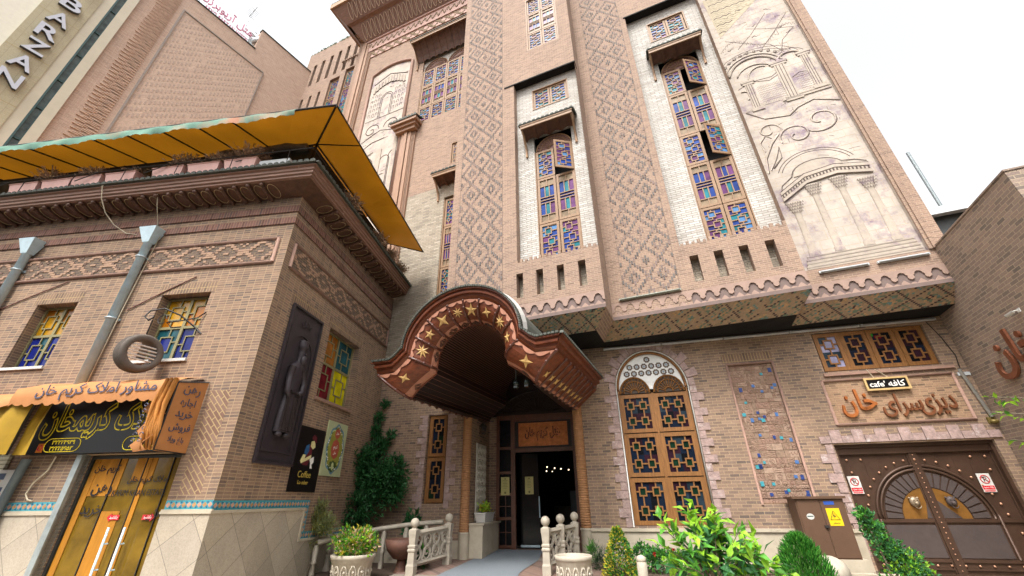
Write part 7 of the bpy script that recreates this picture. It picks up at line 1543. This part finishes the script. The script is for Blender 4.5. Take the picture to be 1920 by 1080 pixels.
# big bright citrus-like shrub
t = Thing('citrus_shrub', 'bright green broad leaved citrus shrub in the foreground', 'shrub', G, (9.1, 3.3, 0)); m, s = MB(), MB(); base = Vector((9.1, 3.3, .05)); tips = []
for k in range(50):
    a = random.uniform(0, 2*pi); el = random.uniform(.15, 1.3); L = random.uniform(.55, 1.2)*(1.0 if el > .6 else .95); tips.append(base+Vector((cos(a)*cos(el)*L*1.05, sin(a)*cos(el)*L*.7, .25+sin(el)*L*.95)))
for c in ((8.3, 3.3, 1.3), (8.25, 3.3, .85), (9.95, 3.3, .75), (10.2, 3.3, .6), (9.75, 3.3, 1.0), (8.95, 3.4, 1.55), (8.8, 3.3, 1.4), (9.3, 3.4, 1.4), (10.3, 3.2, .45)): tips.append(Vector(c))
for tp in tips:
    b = base+Vector((0, 0, .15)); mid = b.lerp(tp, .55)+Vector((0, 0, .08)); s.tube([tuple(b), tuple(mid), tuple(tp)], .014, 5, r1=.005, cap=False)
    n = random.randint(7, 11)
    for q in range(n):
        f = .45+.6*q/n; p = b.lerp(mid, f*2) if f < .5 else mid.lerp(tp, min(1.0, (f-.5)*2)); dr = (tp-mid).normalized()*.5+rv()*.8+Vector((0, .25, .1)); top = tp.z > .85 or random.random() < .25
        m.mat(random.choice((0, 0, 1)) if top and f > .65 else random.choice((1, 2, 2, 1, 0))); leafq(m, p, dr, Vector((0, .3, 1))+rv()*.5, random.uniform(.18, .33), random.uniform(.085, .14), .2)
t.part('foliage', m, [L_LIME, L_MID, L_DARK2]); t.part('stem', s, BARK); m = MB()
for k in range(14):
    tp = random.choice(tips[:46]); 
    for q in range(10): leafq(m, tp+rv()*.06, rv(), rv(), .03, .015)
t.part('blossom', m, L_WHT)
# thuja
t = Thing('thuja', 'dense dark green dwarf conifer leaning beside the cabinet', 'conifer', G, (10.9, 1.9, 0)); m = MB()
for k in range(3200):
    z = random.random(); R = .52*(1-z**1.6)**.6; a = random.uniform(0, 2*pi); r = R*random.uniform(.5, 1.0); p = Vector((10.9+r*cos(a)+.02*z, 1.9+r*sin(a), .05+.85*z)); m.mat(k % 3 == 0); leafq(m, p, Vector((cos(a)*.5, sin(a)*.5, 1))+rv()*.3, rv(), .13, .02)
t.part('foliage', m, [L_CYP, L_MID])
# euonymus by the gate
t = Thing('euonymus_shrub', 'upright glossy green shrub with yellow tips in front of the gate', 'shrub', G, (12.15, 2.6, 0)); m = MB()
for c, R, n in (((11.95, 2.5, 1.28), .16, 240), ((12.02, 2.5, 1.05), .22, 400), ((12.12, 2.55, .75), .28, 520), ((12.3, 2.6, .5), .36, 700), ((12.45, 2.6, .3), .28, 300), ((12.0, 2.6, .2), .3, 300)): bush_core(m, c, R, n, .07, .045, (0, 0, 1, 2) if c[2] < .6 else (0, 0, 1), (1, .8, 1), .3, .4)
t.part('foliage', m, [L_DARK2, L_MID, L_LIME]); m = MB(); stems(m, (12.0, 2.6, 0), [(11.95, 2.5, 1.2), (12.2, 2.6, .7)], .025); t.part('stem', m, BARK)
# leaves reaching in at the right edge
t = Thing('overhanging_branch', 'leafy light green branch reaching in at the right edge', 'branch', U, (14.9, 3.2, 2)); m, s = MB(), MB()
B0 = Vector(WR.w(1.6, .9, 2.2))
for tip in ((.75, .9, 3.35), (.8, 1.0, 3.05), (.55, .8, 2.55), (.6, .7, 2.3)):
    p = WR.w(*tip); q = (Vector(p[:2])-U.o); tp = Vector((q.dot(U.u), q.dot(U.n), tip[2])); b3 = WR.w(2.0, .6, tip[2]-.5); q = Vector(b3[:2])-U.o; bb = Vector((q.dot(U.u), q.dot(U.n), b3[2])); s.tube([tuple(bb), tuple(bb.lerp(tp, .5)+Vector((0, 0, .1))), tuple(tp)], .012, 5, cap=False)
    for k in range(14): f = .3+.7*k/14; m.mat(k % 3 == 0); leafq(m, bb.lerp(tp, f), rv()+(tp-bb).normalized()*.5, Vector((0, 0, 1))+rv()*.4, random.uniform(.14, .22), .08, .2)
t.part('foliage', m, [L_LIME, L_MID]); t.part('stem', s, BARK)
bpy.context.view_layer.update()

# ------------------------------------------------------------------ the other side of the street, behind the camera (seen in the glass, shades the street)
OB = Thing('opposite_building', 'plain tan building across the street, behind the viewpoint', 'building', ID, (0, 17, 0))
m = MB(); m.quad((-40, 17, 0), (40, 17, 0), (40, 17, 13), (-40, 17, 13)); m.quad((-40, 17, 13), (40, 17, 13), (40, 30, 13), (-40, 30, 13)); OB.part('wall', m, B_FAR)
for i in range(16):
    for j in range(3): u = -37+4.9*i; m = MB(); m.box(u, u+1.8, 16.97, 16.99, 1.5+4*j, 3.5+4*j); OB.part('window', m, GREYG)
LEAF_S = leaf('street_tree_leaf', H('34442c'))
first = None
for x, y, l in ((-9, 9, 'dense green street tree behind the viewpoint, by the shop'), (1.5, 10.5, 'dense green street tree straight behind the viewpoint'), (11, 9.5, 'dense green street tree behind the viewpoint, opposite the gate')):
    if first is None:
        first = Thing('street_tree', l, 'tree', ID, (x, y, 0), 'street trees across the road'); m = MB()
        for k in range(1700):
            v = rv(); r = random.uniform(.45, 1.05); leafq(m, Vector((x+v.x*3.6*r, y+v.y*3.0*r, 7.2+v.z*3.0*r)), rv(), rv(), .75, .5)
        first.part('crown', m, LEAF_S); m = MB(); m.tube([(x, y, 0), (x+.1, y, 2.5), (x, y, 6)], .22, 8, r1=.1)
        for k in range(5): a = 2*pi*k/5; m.tube([(x, y, 3.5), (x+1.6*cos(a), y+1.6*sin(a), 6.5)], .09, 6, r1=.03)
        first.part('trunk', m, BARK)
    else: dup(first.o, ID.M @ Matrix.Translation((x, -y, 0)), l)
